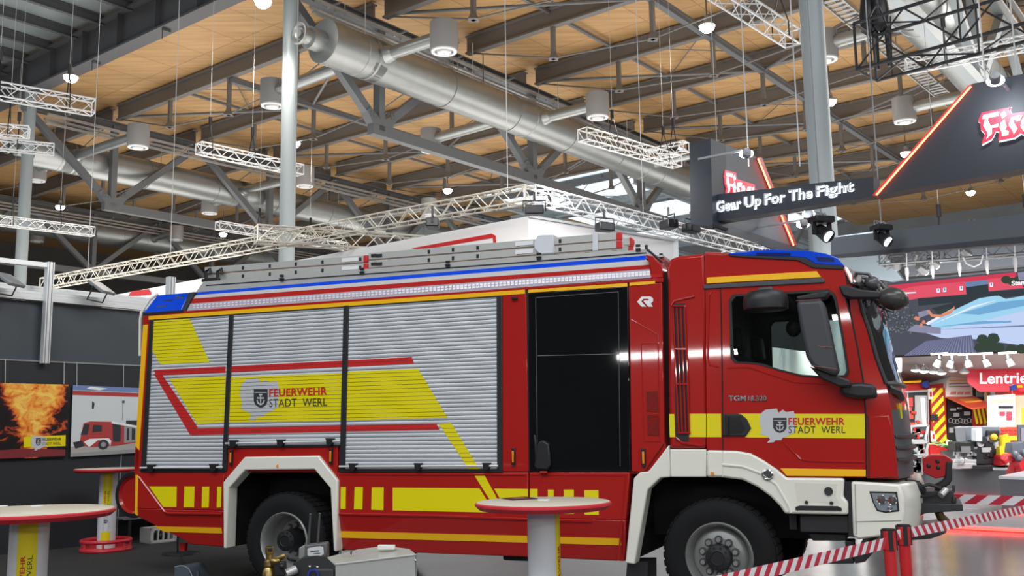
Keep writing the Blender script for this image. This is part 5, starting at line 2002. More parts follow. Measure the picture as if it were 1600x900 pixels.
m.prism(TP([(1334, 868), (1366, 851), (1366, 862), (1352, 878), (1336, 881)], 0.02), (0, 2.0, 0))
obj('lower_step', m, BLK, TRUCK, bevel=0.006)

# winch bracket and water monitor at the front
BRM = mat('bracket_black', (0.028, 0.029, 0.032), 0.38)
m = MB()
m.prism(TP([(1409, 765), (1434, 752), (1438, 770), (1436, 786), (1432, 803), (1426, 810), (1424, 848), (1414, 848), (1413, 800)], 0.45), (0, 0.12, 0))
m.prism(TP([(1418, 786), (1504, 788), (1505, 798.5), (1476, 800), (1445, 802), (1430, 812)], 0.5), (0, 0.7, 0))
m.prism(TP([(1433, 768), (1490, 767), (1493, 787), (1433, 787)], 0.6), (0, 0.45, 0))
m.prism(TP([(1415, 836), (1480, 830), (1476, 834), (1455, 842), (1416, 845)], 0.5), (0, 1.2, 0))
m.cyl(T(1490, 770, 0.62), T(1490, 758, 0.62), 0.012, n=8)
m.cyl(T(1491, 786, 0.58), T(1491, 776, 0.58), 0.02, n=8)
br = obj('winch_bracket', m, BRM, TRUCK, bevel=0.012)
m = MB()
m.tube(TP([(1412, 768, 0.48), (1420, 755, 0.48), (1432, 758, 0.5), (1440, 768, 0.55)]), 0.045, 10)
m.tube(TP([(1435, 772, 0.5), (1440, 760, 0.5), (1452, 757, 0.5), (1470, 762, 0.55)]), 0.014, 6)
m.tube(TP([(1436, 776, 0.48), (1448, 776, 0.46), (1462, 772, 0.48)]), 0.012, 6)
obj('cable_loop', m, BLK, br)
m = MB()
m.cyl(T(1424, 789, 0.44), T(1427, 800, 0.44), 0.03, n=10)
m.cyl(T(1470, 774, 0.55), T(1478, 765, 0.6), 0.03, n=10)
obj('roller', m, STEEL, br)
m = MB()
mo = TP([(1441, 717), (1456, 710.5), (1476, 710.5), (1489, 719), (1488, 728), (1477, 745), (1462, 748), (1442, 739)], 0.62)
m.prism(mo, (0, 0.30, 0))
mon = obj('water_monitor', m, mat('monitor_red', (0.42, 0.008, 0.012), 0.3, coat=0.4), br, bevel=0.008)
m = MB()
for x, y in ((1465, 721), (1451, 728), (1466, 731)):
    c = T(x, y, 0.612)
    m.cyl(c, c + V((0, 0.02, 0)), 0.02, n=12)
m.prism(TP([(1478, 722), (1488, 720), (1488, 750), (1483, 758), (1466, 764), (1462, 758), (1474, 750), (1477, 744)], 0.60), (0, 0.2, 0))
m.cyl(T(1470, 768, 0.75), T(1470, 756, 0.75), 0.05, n=14)
obj('monitor_elbow', m, BLK, mon, bevel=0.01)
m = MB()
m.tube(TP([(1466, 799, 0.7), (1470, 808, 0.72), (1479, 815, 0.75)]), [0.035, 0.038, 0.034], 12)
obj('brass_nozzle', m, mat('dull_brass', (0.23, 0.16, 0.07), 0.4, metal=0.7), br)
m = MB()
m.box(XR - 0.05, XF, W_ - 0.03, W_, 0.45, 3.0)
m.box(XF, T(1354, 740).x, W_ - 0.06, W_ - 0.01, 0.9, 1.3)
obj('far_side_panel', m, RED, TRUCK, smooth=False)
panel('tow_hook', [(280, 848), (289, 849), (288, 861), (281, 861)], 0.2, 0.05, RED)

# ================================================================== BISTRO TABLES
TTOP = mat('table_top_cream', (0.66, 0.60, 0.47), 0.4)
TRED = mat('table_edge_red', (0.62, 0.03, 0.045), 0.4)
TCOL = mat('table_column_white', (0.66, 0.69, 0.72), 0.35)


def bistro(label, c, R, h, face, base_ring=True, rc=0.112):
    """face: direction angle the yellow band faces"""
    root = thing('bistro_table', label, 'table', (c.x, c.y, 0), face, 'tall round tables')
    m = MB()
    m.lathe([(0.0, h), (R - 0.012, h), (R, h - 0.008), (R, h - 0.022), (R - 0.03, h - 0.05), (0.0, h - 0.05)], (0, 0, 0), ZV, 56, mf=lambda i: 0 if i == 0 else 1)
    obj('tabletop', m, [TTOP, TRED], root)
    m = MB()
    m.cyl((0, 0, 0.03), (0, 0, h - 0.05), rc, n=40)
    col = obj('column', m, TCOL, root)
    m = MB()
    seg = 10
    half = 0.50
    m.loft([[(math.cos(-half + 2 * half * i / seg) * (rc + 0.0015), math.sin(-half + 2 * half * i / seg) * (rc + 0.0015), z) for i in range(seg + 1)] for z in (0.12, 0.28)], 0, closed=False)
    m.loft([[(math.cos(-half + 2 * half * i / seg) * (rc + 0.0015), math.sin(-half + 2 * half * i / seg) * (rc + 0.0015), z) for i in range(seg + 1)] for z in (0.52, h - 0.055)], 0, closed=False)
    obj('yellow_band', m, YEL, col)
    m = MB()
    # lettering runs upwards, wrapped round the column

    def wrap(u, z, k=0.0):
        a = u / rc
        return V((math.cos(a) * (rc + 0.003 + k), math.sin(a) * (rc + 0.003 + k), z))
    for s, uc, mi, bold, w_ in (('FEUERWEHR', -0.022, 0, 0.025, 0.030), ('STADT WERL', 0.020, 1, 0.0, 0.030)):
        uv, fs = text_verts(s, bold)
        # text x -> +z, text y -> -u (reads bottom to top)
        m.add([wrap(uc + w_ / 2 - v * w_, 0.50 + u * 0.36) for u, v in uv], fs, mi)
    m.add([wrap(-0.045 + 0.1 * (1 - v), 0.28 + 0.22 * u) for u, v in MAP], [list(range(len(MAP)))], 2)
    shield(m, lambda u, v, k: wrap(0.024 - 0.05 * v, 0.40 + 0.05 * u, 0.0012 + 0.0008 * k), 1, 2)
    obj('lettering', m, [TXTR, TXTB, MAPG], col, smooth=False)
    if base_ring:
        m = MB()
        for z in (0.03, 0.15):
            pts = [V((math.cos(t) * 0.33, math.sin(t) * 0.33, z)) for t in [2 * math.pi * i / 28 for i in range(28)]]
            m.tube(pts, 0.028, 8, closed=True)
        for i in range(7):
            t = 2 * math.pi * i / 7
            m.bar((math.cos(t) * 0.33, math.sin(t) * 0.33, 0.03), (math.cos(t) * 0.33, math.sin(t) * 0.33, 0.15), 0.03, 0.03)
            m.bar((math.cos(t) * 0.33, math.sin(t) * 0.33, 0.03), (math.cos(t) * 0.1, math.sin(t) * 0.1, 0.03), 0.03, 0.03)
        m.lathe([(0.0, 0.05), (0.29, 0.045), (0.325, 0.07), (0.345, 0.0), (0.0, 0.0)], (0, 0, 0), ZV, 36)
        obj('base_ring', m, TRED, root)
    return root


HT = 1.15
c1 = Pz(848.5, 783.5, HT)
a1 = math.atan2(-c1.y, -c1.x)
bistro('tall round table in front of the fire engine, flyer on its cream top', c1, 0.475, HT, a1 + R_(75))
c2 = Pz(48, 797, HT)
a2 = math.atan2(-c2.y, -c2.x)
bistro('tall round table cut off by the left edge of the picture', c2, 0.545, HT, a2 + R_(-4), rc=0.125)
c3 = Pz(165, 861, 0)
a3 = math.atan2(-c3.y, -c3.x)
bistro('tall round table with a red base ring against the black wall', c3, 0.475, 1.165, a3 + R_(-6), rc=0.125)
# things on the tables
FLYER = mat('flyer_print', (0.06, 0.03, 0.04), 0.3)
fq = [Pz(783, 778.5, HT + 0.003), Pz(800, 781.3, HT + 0.003), Pz(841, 779.2, HT + 0.003), Pz(822, 776.2, HT + 0.003)]
m = MB()
m.prism(fq, (0, 0, 0.002), 0)
cq = sum(fq, V()) / 4
m.prism([cq + (p - cq) * 0.45 + V((0, 0, 0.0024)) for p in fq], (0, 0, 0.0004), 1)
tag(obj('flyer', m, [FLYER, mat('flyer_pale_print', (0.35, 0.2, 0.2), 0.3)], smooth=False), 'dark printed flyer lying on the table before the fire engine', 'flyer')
for (px, py, lb_) in ((849, 781.5, 'white round coaster beside the flyer on the table'), (58, 790.5, 'white round coaster on the table at the left edge'), (2, 791, 'white coaster at the picture edge on the left table')):
    c = Pz(px, py, HT)
    m = MB()
    m.lathe([(0.0, 0.004), (0.042, 0.004), (0.045, 0.002), (0.045, 0.0), (0, 0)], c, ZV, 20)
    tag(obj('coaster', m, WHT), lb_, 'coaster')

# ================================================================== BARRIERS
def post(label, top, h):
    root = thing('barrier_post', label, 'post', (top.x, top.y, 0), math.atan2(-top.y, -top.x) + 0.25, 'red barrier posts')
    m = MB()
    m.cyl((0, 0, 0.03), (0, 0, h - 0.13), 0.036, n=24)
    m.lathe([(0.0, 0.0), (0.17, 0.0), (0.17, 0.015), (0.13, 0.03), (0.04, 0.04)], (0, 0, 0), ZV, 28)
    obj('tube', m, mat('barrier_red', (0.55, 0.02, 0.025), 0.35), root)
    m = MB()
    m.cyl((0, 0, h - 0.13), (0, 0, h - 0.012), 0.041, n=24)
    obj('belt_head', m, mat('barrier_red', (0.55, 0.02, 0.025), 0.35), root, bevel=0.004)
    m = MB()
    m.cyl((0, 0, h - 0.012), (0, 0, h), 0.041, n=24)
    m.box(0.030, 0.043, -0.014, 0.014, h - 0.13, h - 0.005)
    m.box(-0.014, 0.014, 0.030, 0.046, h - 0.13, h - 0.005)
    m.box(-0.014, 0.014, -0.046, -0.030, h - 0.13, h - 0.005)
    obj('head_cap', m, BLK, root)
    return root


HP = 1.0
t1 = Pz(1388, 826, HP)
t2 = Pz(1411, 819.5, HP)
post('nearer red barrier post, tape running off to the lower left', t1, HP)
post('farther red barrier post right behind the nearer one', t2, HP)
t3 = Pz(1640, 776, HP)
post('red barrier post beyond the right edge where both tapes meet', t3, HP)
BR_, BW_ = mat('tape_red', (0.55, 0.02, 0.05), 0.5), mat('tape_white', (0.78, 0.75, 0.76), 0.5)


def belt(label, pa, pb, w=0.062, step=0.055, slant=0.45, sag=0.0):
    d = pb - pa
    n = max(4, int(d.length / step))
    m = MB()
    e = d.normalized()
    nn = e.cross(ZV).normalized() * 0.0015
    sl = e * (w * slant)

    def P(i, z):
        u = i / n
        return pa + d * u + ZV * (z - 4 * sag * u * (1 - u))
    for i in range(n):
        q = [P(i, -w / 2) + sl, P(i + 1, -w / 2) + sl, P(i + 1, w / 2) - sl, P(i, w / 2) - sl]
        m.prism(q, nn, i % 2)
    o = obj('barrier_tape', m, [BR_, BW_], smooth=False)
    tag(o, label, 'barrier tape', 'red and white barrier tapes')


zb1 = 0.925
belt('striped tape running from the nearer post to the lower left', Pz(1384, 849, zb1), Pz(1040, 930, zb1), 0.066)
belt('striped tape running from the posts away to the right edge', Pz(1398, 837, zb1 + 0.015), t3 + V((-0.03, 0, zb1 + 0.005 - HP)), 0.066)
belt('wide striped tape stretched behind the water monitor', Pz(1478, 779, 0.94), Pz(1635, 784, 0.94), 0.085, 0.10, -0.7)

# ================================================================== STEEL UNIT WITH BRASS VALVE (bottom centre)
zk = 0.62
K0 = Pz(515, 884, zk)
root = thing('mobile_steel_unit', 'stainless steel equipment unit with brass valve and grey control box before the rear wheel', 'equipment', (K0.x, K0.y, 0))
yk = K0.y


def kp(px, py, dy=0.0):
    return Pd(px, py, yk + dy)


m = MB()
fr = [kp(524, 882), kp(651, 866.5), kp(649, 980), kp(524, 990)]
tp_ = [kp(509, 871, 0.22), kp(524, 882), kp(651, 866.5), kp(640, 857.5, 0.25), kp(600, 853, 0.45), kp(560, 858, 0.45)]
back = [kp(509, 871, 0.45), kp(640, 855, 0.5)]
dn = V((0, 0, -0.52))
m.prism(tp_, (0, 0, -0.012))
m.prism([fr[0], fr[1], fr[1] + dn, fr[0] + dn], (0, 0.012, 0))
m.prism([tp_[2], tp_[3], tp_[4], tp_[4] + dn, tp_[3] + dn, tp_[2] + dn], (-0.012, 0, 0))
m.bar(fr[0], fr[1], 0.012, 0.014)
obj('steel_cover', m, STEEL, root, world=True, smooth=False, bevel=0.004)
m = MB()
m.prism([kp(458, 880, 0.1), kp(472, 871, 0.12), kp(495, 869, 0.15), kp(509, 871, 0.2), kp(524, 883, 0.01), kp(524, 960, 0.01), kp(458, 960, 0.1)], (0, 0.06, 0))
obj('black_end_plate', m, BLK, root, world=True, bevel=0.006)
m = MB()
a = kp(485, 889, 0.04)
m.box(a.x, kp(521, 889).x, a.y - 0.05, a.y + 0.03, a.z - 0.35, a.z)
obj('socket_box', m, mat('socket_dark_grey', (0.04, 0.04, 0.042), 0.5), root, world=True, bevel=0.006)
m = MB()
c = kp(490, 898, -0.02)
m.lathe([(0.035, 0), (0.045, 0.004), (0.045, 0.02), (0.032, 0.02), (0.03, 0.0)], c, (0, -1, 0), 20)
obj('blue_socket', m, mat('socket_blue', (0.02, 0.04, 0.3), 0.35), root, world=True)
m = MB()
for x, y in ((484, 885.5), (496, 886.5)):
    c = kp(x, y, 0.03)
    m.ball(c, 0.012)
for x, y in ((533, 863), (549.5, 864)):
    c = kp(x, y, 0.2)
    m.cyl(c - ZV * 0.012, c + ZV * 0.014, 0.013, n=10)
c = kp(649, 875.5, 0.0)
m.ball(c, 0.01)
obj('bolt', m, CHROME, root, world=True)
m = MB()
c = kp(604, 855, 0.25)
m.obox(c, V((0.07, -0.01, 0)), V((0, 0.03, 0)), V((0, 0, 0.018)))
obj('white_clip', m, mat('clip_white', (0.75, 0.73, 0.68), 0.4), root, world=True, bevel=0.006)
# grey control box with plate and two aerials
m = MB()
yb_ = 0.3
q = [kp(475.5, 852, yb_), kp(510.5, 848, yb_), kp(510.5, 874, yb_), kp(473, 874, yb_)]
m.prism(q, (0, 0.12, 0))
bx = obj('control_box', m, mat('control_box_grey', (0.10, 0.10, 0.105), 0.45), root, world=True, bevel=0.012)
m = MB()
m.prism([kp(467, 856, yb_ - 0.01), kp(476, 851.5, yb_ - 0.01), kp(476, 874, yb_ - 0.01), kp(466, 874, yb_ - 0.01)], (0, 0.1, 0))
obj('box_lid', m, mat('box_lid_grey', (0.22, 0.22, 0.22), 0.45), bx, world=True, bevel=0.008)
m = MB()
m.prism([kp(483, 856, yb_ - 0.004), kp(500, 853.5, yb_ - 0.004), kp(505, 855, yb_ - 0.004), kp(506, 866, yb_ - 0.004), kp(500, 869, yb_ - 0.004), kp(484, 870, yb_ - 0.004), kp(480.5, 867, yb_ - 0.004), kp(480.5, 858, yb_ - 0.004)], (0, 0.004, 0))
m.prism([kp(485, 861, yb_ - 0.006), kp(499, 859.5, yb_ - 0.006), kp(499, 861, yb_ - 0.006), kp(485, 862.5, yb_ - 0.006)], (0, 0.001, 0), 1)
m.prism([kp(490, 864.5, yb_ - 0.006), kp(500, 863.5, yb_ - 0.006), kp(500, 864.5, yb_ - 0.006), kp(490, 865.5, yb_ - 0.006)], (0, 0.001, 0), 1)
obj('name_plate', m, [mat('plate_silver', (0.6, 0.62, 0.64), 0.3), TXTB], bx, world=True, smooth=False)
for (xa_, ya_, xb_, yb2) in ((482, 850, 485, 804), (496.5, 848, 499.5, 803)):
    m = MB()
    m.tube([kp(xa_, ya_, yb_ + 0.06), kp(xb_, yb2, yb_ + 0.06)], [0.011, 0.008], 8)
    m.ball(kp(xb_, yb2, yb_ + 0.06), 0.011)
    obj('aerial', m, mat('aerial_grey', (0.06, 0.06, 0.062), 0.5), bx, world=True)
# brass valve
BRS = mat('brass', (0.42, 0.29, 0.11), 0.32, metal=0.9)
m = MB()
b0 = kp(421.5, 853.5, 0.1)
m.lathe([(0.028, 0), (0.034, -0.006), (0.034, -0.055), (0.028, -0.06), (0.026, -0.10), (0.04, -0.115), (0.042, -0.15), (0.034, -0.16), (0.05, -0.185), (0.055, -0.22), (0.036, -0.24), (0.036, -0.33), (0.055, -0.34), (0.055, -0.45)], b0, ZV, 24)
m.ball(kp(431, 876, 0.06), 0.05, 0.05, 0.03)
m.tube([kp(424, 884, 0.1), kp(436, 872, 0.05), kp(446, 868, 0.05)], 0.022, 10)
bv = obj('brass_valve', m, BRS, root, world=True)
m = MB()
m.prism([kp(418.5, 856, 0.05), kp(425, 856, 0.05), kp(425, 862, 0.05), kp(418.5, 862, 0.05)], (0, 0.02, 0))
m.prism([kp(427, 879, 0.03), kp(444, 878, 0.03), kp(445, 899, 0.03), kp(428, 900, 0.03)], (0, 0.08, 0))
m.ball(kp(441, 885, 0.02), 0.022)
m.tube([kp(448, 868, 0.1), kp(452, 874, 0.1), kp(462, 876, 0.15)], 0.012, 8)
obj('valve_handle', m, BLK, bv, world=True, bevel=0.006)
m = MB()
m.cyl(kp(446, 897, 0.05), kp(462, 890, 0.1), 0.035, n=14)
obj('steel_pipe', m, STEEL, root, world=True)
m = MB()
lo = [V((p.x, p.y, 0)) for p in (fr[0], fr[1])]
for p in (kp(470, 880, 0.1), kp(512, 880, 0.35), kp(640, 870, 0.05), kp(630, 870, 0.35)):
    m.bar(V((p.x, p.y, 0.0)), V((p.x, p.y, 0.3)), 0.05, 0.05)
m.box(kp(425, 880).x, kp(645, 880).x, yk + 0.03, yk + 0.36, 0.10, 0.16)
m.bar(V((b0.x, b0.y, 0.13)), V((b0.x, b0.y, 0.3)), 0.08, 0.08)
obj('support_frame', m, BLK, root, world=True)

# grey floor lamp case at bottom left
zc = 0.18
Kc = Pz(292, 885, zc)
root = thing('floor_case', 'small blue grey case with a rounded edge on the carpet before the rear skirt', 'case', (Kc.x, Kc.y, 0))
yq = Kc.y
cp_ = lambda px, py, dy=0.0: Pd(px, py, yq + dy)
m = MB()
base_z = 0.012
pr = [cp_(273, 886), cp_(281, 884), cp_(288, 884.5), cp_(294, 888), cp_(298, 895), cp_(301, 903), cp_(302, 912)]
zb0 = base_z
ring = pr + [V((pr[-1].x, yq, zb0)), V((pr[0].x, yq, zb0))]
m.prism(ring, (0.10, 0.28, 0))
obj('case_body', m, mat('case_blue_grey', (0.075, 0.095, 0.115), 0.4), root, world=True, bevel=0.01)
m = MB()
m.tube(pr, 0.006, 6)
obj('edge_trim', m, mat('case_trim', (0.3, 0.34, 0.36), 0.4), root, world=True)
m = MB()
k0 = cp_(309, 896, 0.1)
m.lathe([(0.0, 0.03), (0.02, 0.028), (0.022, 0.0), (0.03, -0.03), (0.03, -0.16)], k0, ZV, 14)
m.prism([cp_(296, 884, 0.2), cp_(310, 886, 0.2), cp_(320, 897, 0.2), cp_(322, 912, 0.2), cp_(300, 912, 0.2)], (0, 0.08, 0))
obj('knob', m, mat('case_dark', (0.04, 0.05, 0.06), 0.4), root, world=True, bevel=0.006)

# round foot with pole and cable behind the rear skirt
f0 = Pz(282, 866.5, 0.0)
root = thing('pole_stand', 'thin black pole on a flat round foot beneath the tail', 'stand', f0)
m = MB()
m.lathe([(0.0, 0.02), (0.24, 0.018), (0.25, 0.008), (0.25, 0.0), (0, 0)], (0, 0, 0.007), ZV, 32)
obj('round_foot', m, BLK, root)
m = MB()
m.cyl((-0.04, 0, 0.015), (-0.06, 0, 0.75), 0.014, n=8)
obj('pole', m, BLK, root)
m = MB()
m.tube([Pz(281, 868, 0.03), Pz(284, 876, 0.03), Pz(287, 884, 0.05), Pz(290, 886, 0.08)], 0.008, 6)
tag(obj('cable', m, BLK), 'black cable running from the pole foot to the grey case', 'cable')

# white crate far under the tail, low bench line behind it
c0 = Pz(235, 851, 0.0)
root = thing('plastic_crate', 'pale plastic crate on the floor at the foot of the black wall', 'crate', c0, HA)
m = MB()
CR = mat('crate_pale', (0.5, 0.5, 0.48), 0.5)
w_, d_, h_c = 0.45, 0.3, 0.24
for x in (0, w_ - 0.03):
    m.box(x, x + 0.03, 0, d_, 0.007, h_c)
for y in (0, d_ - 0.03):
    m.box(0, w_, y, y + 0.03, 0.007, 0.05)
    m.box(0, w_, y, y + 0.03, h_c - 0.04, h_c)
    for k in range(5):
        m.box(w_ * k / 5 + 0.03, w_ * k / 5 + 0.05, y, y + 0.03, 0.05, h_c - 0.04)
m.box(0, w_, 0, d_, 0.007, 0.02)
obj('crate_body', m, CR, root, smooth=False)
m = MB()
m.ball((0.2, 0.12, 0.1), 0.08, 0.1, 0.08)
m.ball((0.3, 0.15, 0.09), 0.07, 0.08, 0.07)
obj('dark_contents', m, BLK, root)
bp0, bp1 = wl(200, 829.5, 0.35), wl(238, 826, 0.35)
root = thing('low_bench', 'low dark bench with a thin pale edge beside the crate', 'bench', V((bp0.x, bp0.y, 0)), HA)
ln_ = 1.2
m = MB()
m.box(-0.1, ln_, -0.02, 0.3, 0.36, 0.385)
obj('bench_top', m, mat('bench_edge', (0.16, 0.17, 0.17), 0.5), root)
for x in (0.0, 0.5, ln_ - 0.06):
    m = MB()
    m.box(x, x + 0.05, 0.0, 0.28, 0.0, 0.36)
    obj('leg', m, BLK, root)

# ================================================================== HEADER SIGN (right)
SG = mat('sign_dark_panel', (0.022, 0.026, 0.036), 0.5)
SGL = mat('sign_slate_panel', (0.085, 0.10, 0.115), 0.55)
LEDR = mat('red_led_line', (1.0, 0.16, 0.07), 0.4, emit=7)
REDP = mat('sign_red_edge', (0.6, 0.03, 0.015), 0.4)
LETW = mat('lit_letter_face', (0.35, 0.37, 0.42), 0.4, emit=0.12, ecol=(0.8, 0.88, 1.0))
HALO = mat('lit_letter_side', (0.8, 0.9, 1.0), 0.4, emit=2.2)
LOGR = mat('logo_red_face', (0.7, 0.02, 0.05), 0.4, emit=0.5)
LOGW = mat('logo_white_face', (0.75, 0.78, 0.8), 0.4, emit=0.45)
r_ = ray(1113, 300)
S0 = cC + r_ * (14.0 / r_.y)


def sf(px, py, off=0.0):       # front plane of the sign (runs along B)
    return Ppl(px, py, S0 - A * off, A)


def sl_(px, py, off=0.0):      # left panel, runs away along A
    return Ppl(px, py, S0 - B * off, B)


root = thing('header_sign', 'dark hanging header sign with lit white lettering and red edge lines', 'sign', V((S0.x, S0.y, 0)))
m = MB()
m.prism([sf(1113, 304.5), sf(1365, 276), sf(1365, 306), sf(1113, 347)], A * 0.25)
obj('fascia', m, SG, root, world=True, smooth=False)
m = MB()
m.prism([sf(1365, 305.5, 0.01), sf(1518, 131, 0.01), sf(1700, 96, 0.01), sf(1700, 246, 0.01)], A * 0.3)
sp_ = obj('sloping_panel', m, SG, root, world=True, smooth=False)
m = MB()
m.prism([sf(1366, 306.5, 0.03), sf(1519, 132, 0.03), sf(1513, 133, 0.03), sf(1363, 305, 0.03)], A * 0.34)
obj('red_edge', m, REDP, sp_, world=True, smooth=False)
m = MB()
m.cyl(sf(1369, 305, 0.04), sf(1517, 135, 0.04), 0.012, n=8)
obj('led_line', m, LEDR, sp_, world=True)
m = MB()
m.prism([sf(1077, 225, 0.16), sf(1110, 216, 0.16), sf(1114, 349, 0.16), sf(1112, 353, 0.16), sf(1079, 350, 0.16)], A * 0.5)
obj('box_front', m, SG, root, world=True, smooth=False)
m = MB()
LPN = [sl_(1111, 217), sl_(1184, 246), sl_(1240, 383), sl_(1290, 410), sl_(1300, 426), sl_(1113, 349)]
m.prism(LPN, B * 0.06)
lp_ = obj('side_panel', m, SGL, root, world=True, smooth=False)
m = MB()
m.prism([sl_(1114, 345, 0.01), sl_(1300, 405, 0.01), sl_(1320, 426, 0.01), sl_(1114, 358, 0.01)], -B * 0.02)
obj('lower_edge', m, SG, root, world=True, smooth=False)
m = MB()
m.prism([sl_(1182, 246, 0.01), sl_(1188, 247, 0.01), sl_(1243, 384, 0.01), sl_(1236, 383, 0.01)], -B * 0.03)
obj('red_edge', m, REDP, lp_, world=True, smooth=False)
m = MB()
m.cyl(sl_(1184.5, 248, 0.05), sl_(1240, 383, 0.05), 0.013, n=8)
obj('led_line', m, LEDR, lp_, world=True)
m = MB()


def sq(x0, y0, x1, y1, x2, y2, x3, y3, off):
    return sf(x0, y0, off), sf(x1, y1, off), sf(x2, y2, off), sf(x3, y3, off)


bl, br2, tr, tl = sq(1117, 331.5, 1333, 299, 1333, 281.5, 1117, 314, 0.05)
for s_, u0_, u1_, dn_ in (('Gear', 0, 0.196, 0), ('Up', 0.222, 0.347, 0.24), ('For', 0.375, 0.525, 0), ('The', 0.551, 0.718, 0), ('Fight', 0.745, 1.0, 0.24)):
    def qq(u, v):
        return (bl * (1 - u) + br2 * u) * (1 - v) + (tl * (1 - u) + tr * u) * v
    text_quad(m, s_, qq(u0_, -dn_), qq(u1_, -dn_), qq(u1_, 1), qq(u0_, 1), 0, bold=0.0)
n0 = len(m.f)
obj('lettering', m, [LETW], root, world=True, smooth=False)
m = MB()
for s_, u0_, u1_, dn_ in (('Gear', 0, 0.196, 0), ('Up', 0.222, 0.347, 0.24), ('For', 0.375, 0.525, 0), ('The', 0.551, 0.718, 0), ('Fight', 0.745, 1.0, 0.24)):
    text_quad(m, s_, qq(u0_, -dn_) + A * 0.03, qq(u1_, -dn_) + A * 0.03, qq(u1_, 1) + A * 0.03, qq(u0_, 1) + A * 0.03, 0, bold=0.032, thick=A * 0.012)
obj('letter_glow_edge', m, HALO, root, world=True, smooth=False)

# flame-shaped logo (outlines on a 0..800 grid): red backing and white letters
LOGO_BACK = [(80, 400), (140, 260), (590, 175), (565, 210), (600, 280), (800, 245), (1000, 210), (1000, 600), (800, 600), (730, 575), (640, 640), (400, 690), (410, 545), (340, 545), (320, 600), (280, 665), (140, 740), (185, 590), (125, 520), (115, 415)]
GLY = [[(150, 360), (165, 300), (415, 245), (400, 315), (250, 340), (235, 380), (285, 470), (410, 430), (390, 490), (300, 500), (300, 590), (215, 675), (240, 590), (170, 470), (180, 400), (200, 355)],
       [(490, 235), (530, 300), (465, 355), (435, 290)],
       [(495, 365), (530, 480), (505, 530), (565, 550), (555, 610), (460, 630), (455, 570), (420, 490), (440, 420)],
       [(570, 430), (600, 345), (680, 310), (775, 295), (740, 385), (675, 400), (670, 365), (640, 375), (650, 430), (700, 510), (640, 600), (625, 545), (570, 470)],
       [(752, 480), (755, 400), (800, 335), (870, 322), (900, 370), (870, 430), (820, 440), (825, 480), (880, 490), (860, 545), (795, 550)]]
GLY_C = [[(960, 380), (1000, 290), (1120, 255), (1110, 340), (1050, 350), (1030, 400), (1050, 480), (1120, 480), (1090, 550), (1010, 540), (960, 470)],
         [(1170, 250), (1240, 220), (1240, 500), (1180, 520)], [(1290, 300), (1360, 280), (1360, 480), (1300, 490)]]


def logo(parent, P, nrm, ext):
    m = MB()
    back = list(LOGO_BACK)
    if ext:
        back[6:8] = [(930, 225), (1290, 160), (1300, 230), (1420, 215), (1420, 560)]
    m.prism([P(u, v) for u, v in back], nrm * 0.05)
    obj('logo_backing', m, LOGR, parent, world=True, smooth=False)
    m = MB()
    for poly in GLY + (GLY_C if ext else []):
        m.prism([P(u, v) - nrm * 0.012 for u, v in poly], nrm * 0.012)
    obj('logo_letters', m, LOGW, parent, world=True, smooth=False)
    m = MB()
    cu_ = sum(p[0] for p in back) / len(back)
    cv_ = sum(p[1] for p in back) / len(back)
    m.prism([P(cu_ + (u - cu_) * 1.025, cv_ + (v - cv_) * 1.06) + nrm * 0.055 for u, v in back], nrm * 0.02)
    obj('logo_glow_edge', m, HALO, parent, world=True, smooth=False)


def small_pt(x, y):
    yf_ = y + 0.17 * (x - 80)
    xx = 1131 + (x - 80) * 0.040
    return sl_(xx, 264 + 0.32 * (xx - 1131) + (yf_ - 260) * 0.085, 0.09)


logo(sp_, lambda x, y: sf(1520 + x / 10, 150 + y / 10, 0.09), A, False)
logo(lp_, small_pt, B, True)
m = MB()
for px in (1170, 1250, 1540, 1590):
    p = sf(px, 260 if px < 1300 else 130, -0.15)
    m.cyl(p, V((p.x, p.y, 17.5)), 0.01, n=5)
obj('suspension_cable', m, WIRE, root, world=True)
# inner walls of the header ring seen below the fascia
m = MB()
i0, i1 = Ppl(1301, 372, sl_(1300, 405), A), None
PI0 = sl_(1298, 405)
sin_ = lambda px, py: Ppl(px, py, PI0, A)
m.prism([sin_(1298, 372), sin_(1700, 322), sin_(1700, 372), sin_(1298, 402)], A * 0.2)
obj('inner_fascia', m, SGL, root, world=True, smooth=False)
m = MB()
m.prism([sin_(1298, 399), sin_(1700, 360), sin_(1700, 372), sin_(1298, 404)], -A * 0.03)
obj('inner_lower_edge', m, SG, root, world=True, smooth=False)

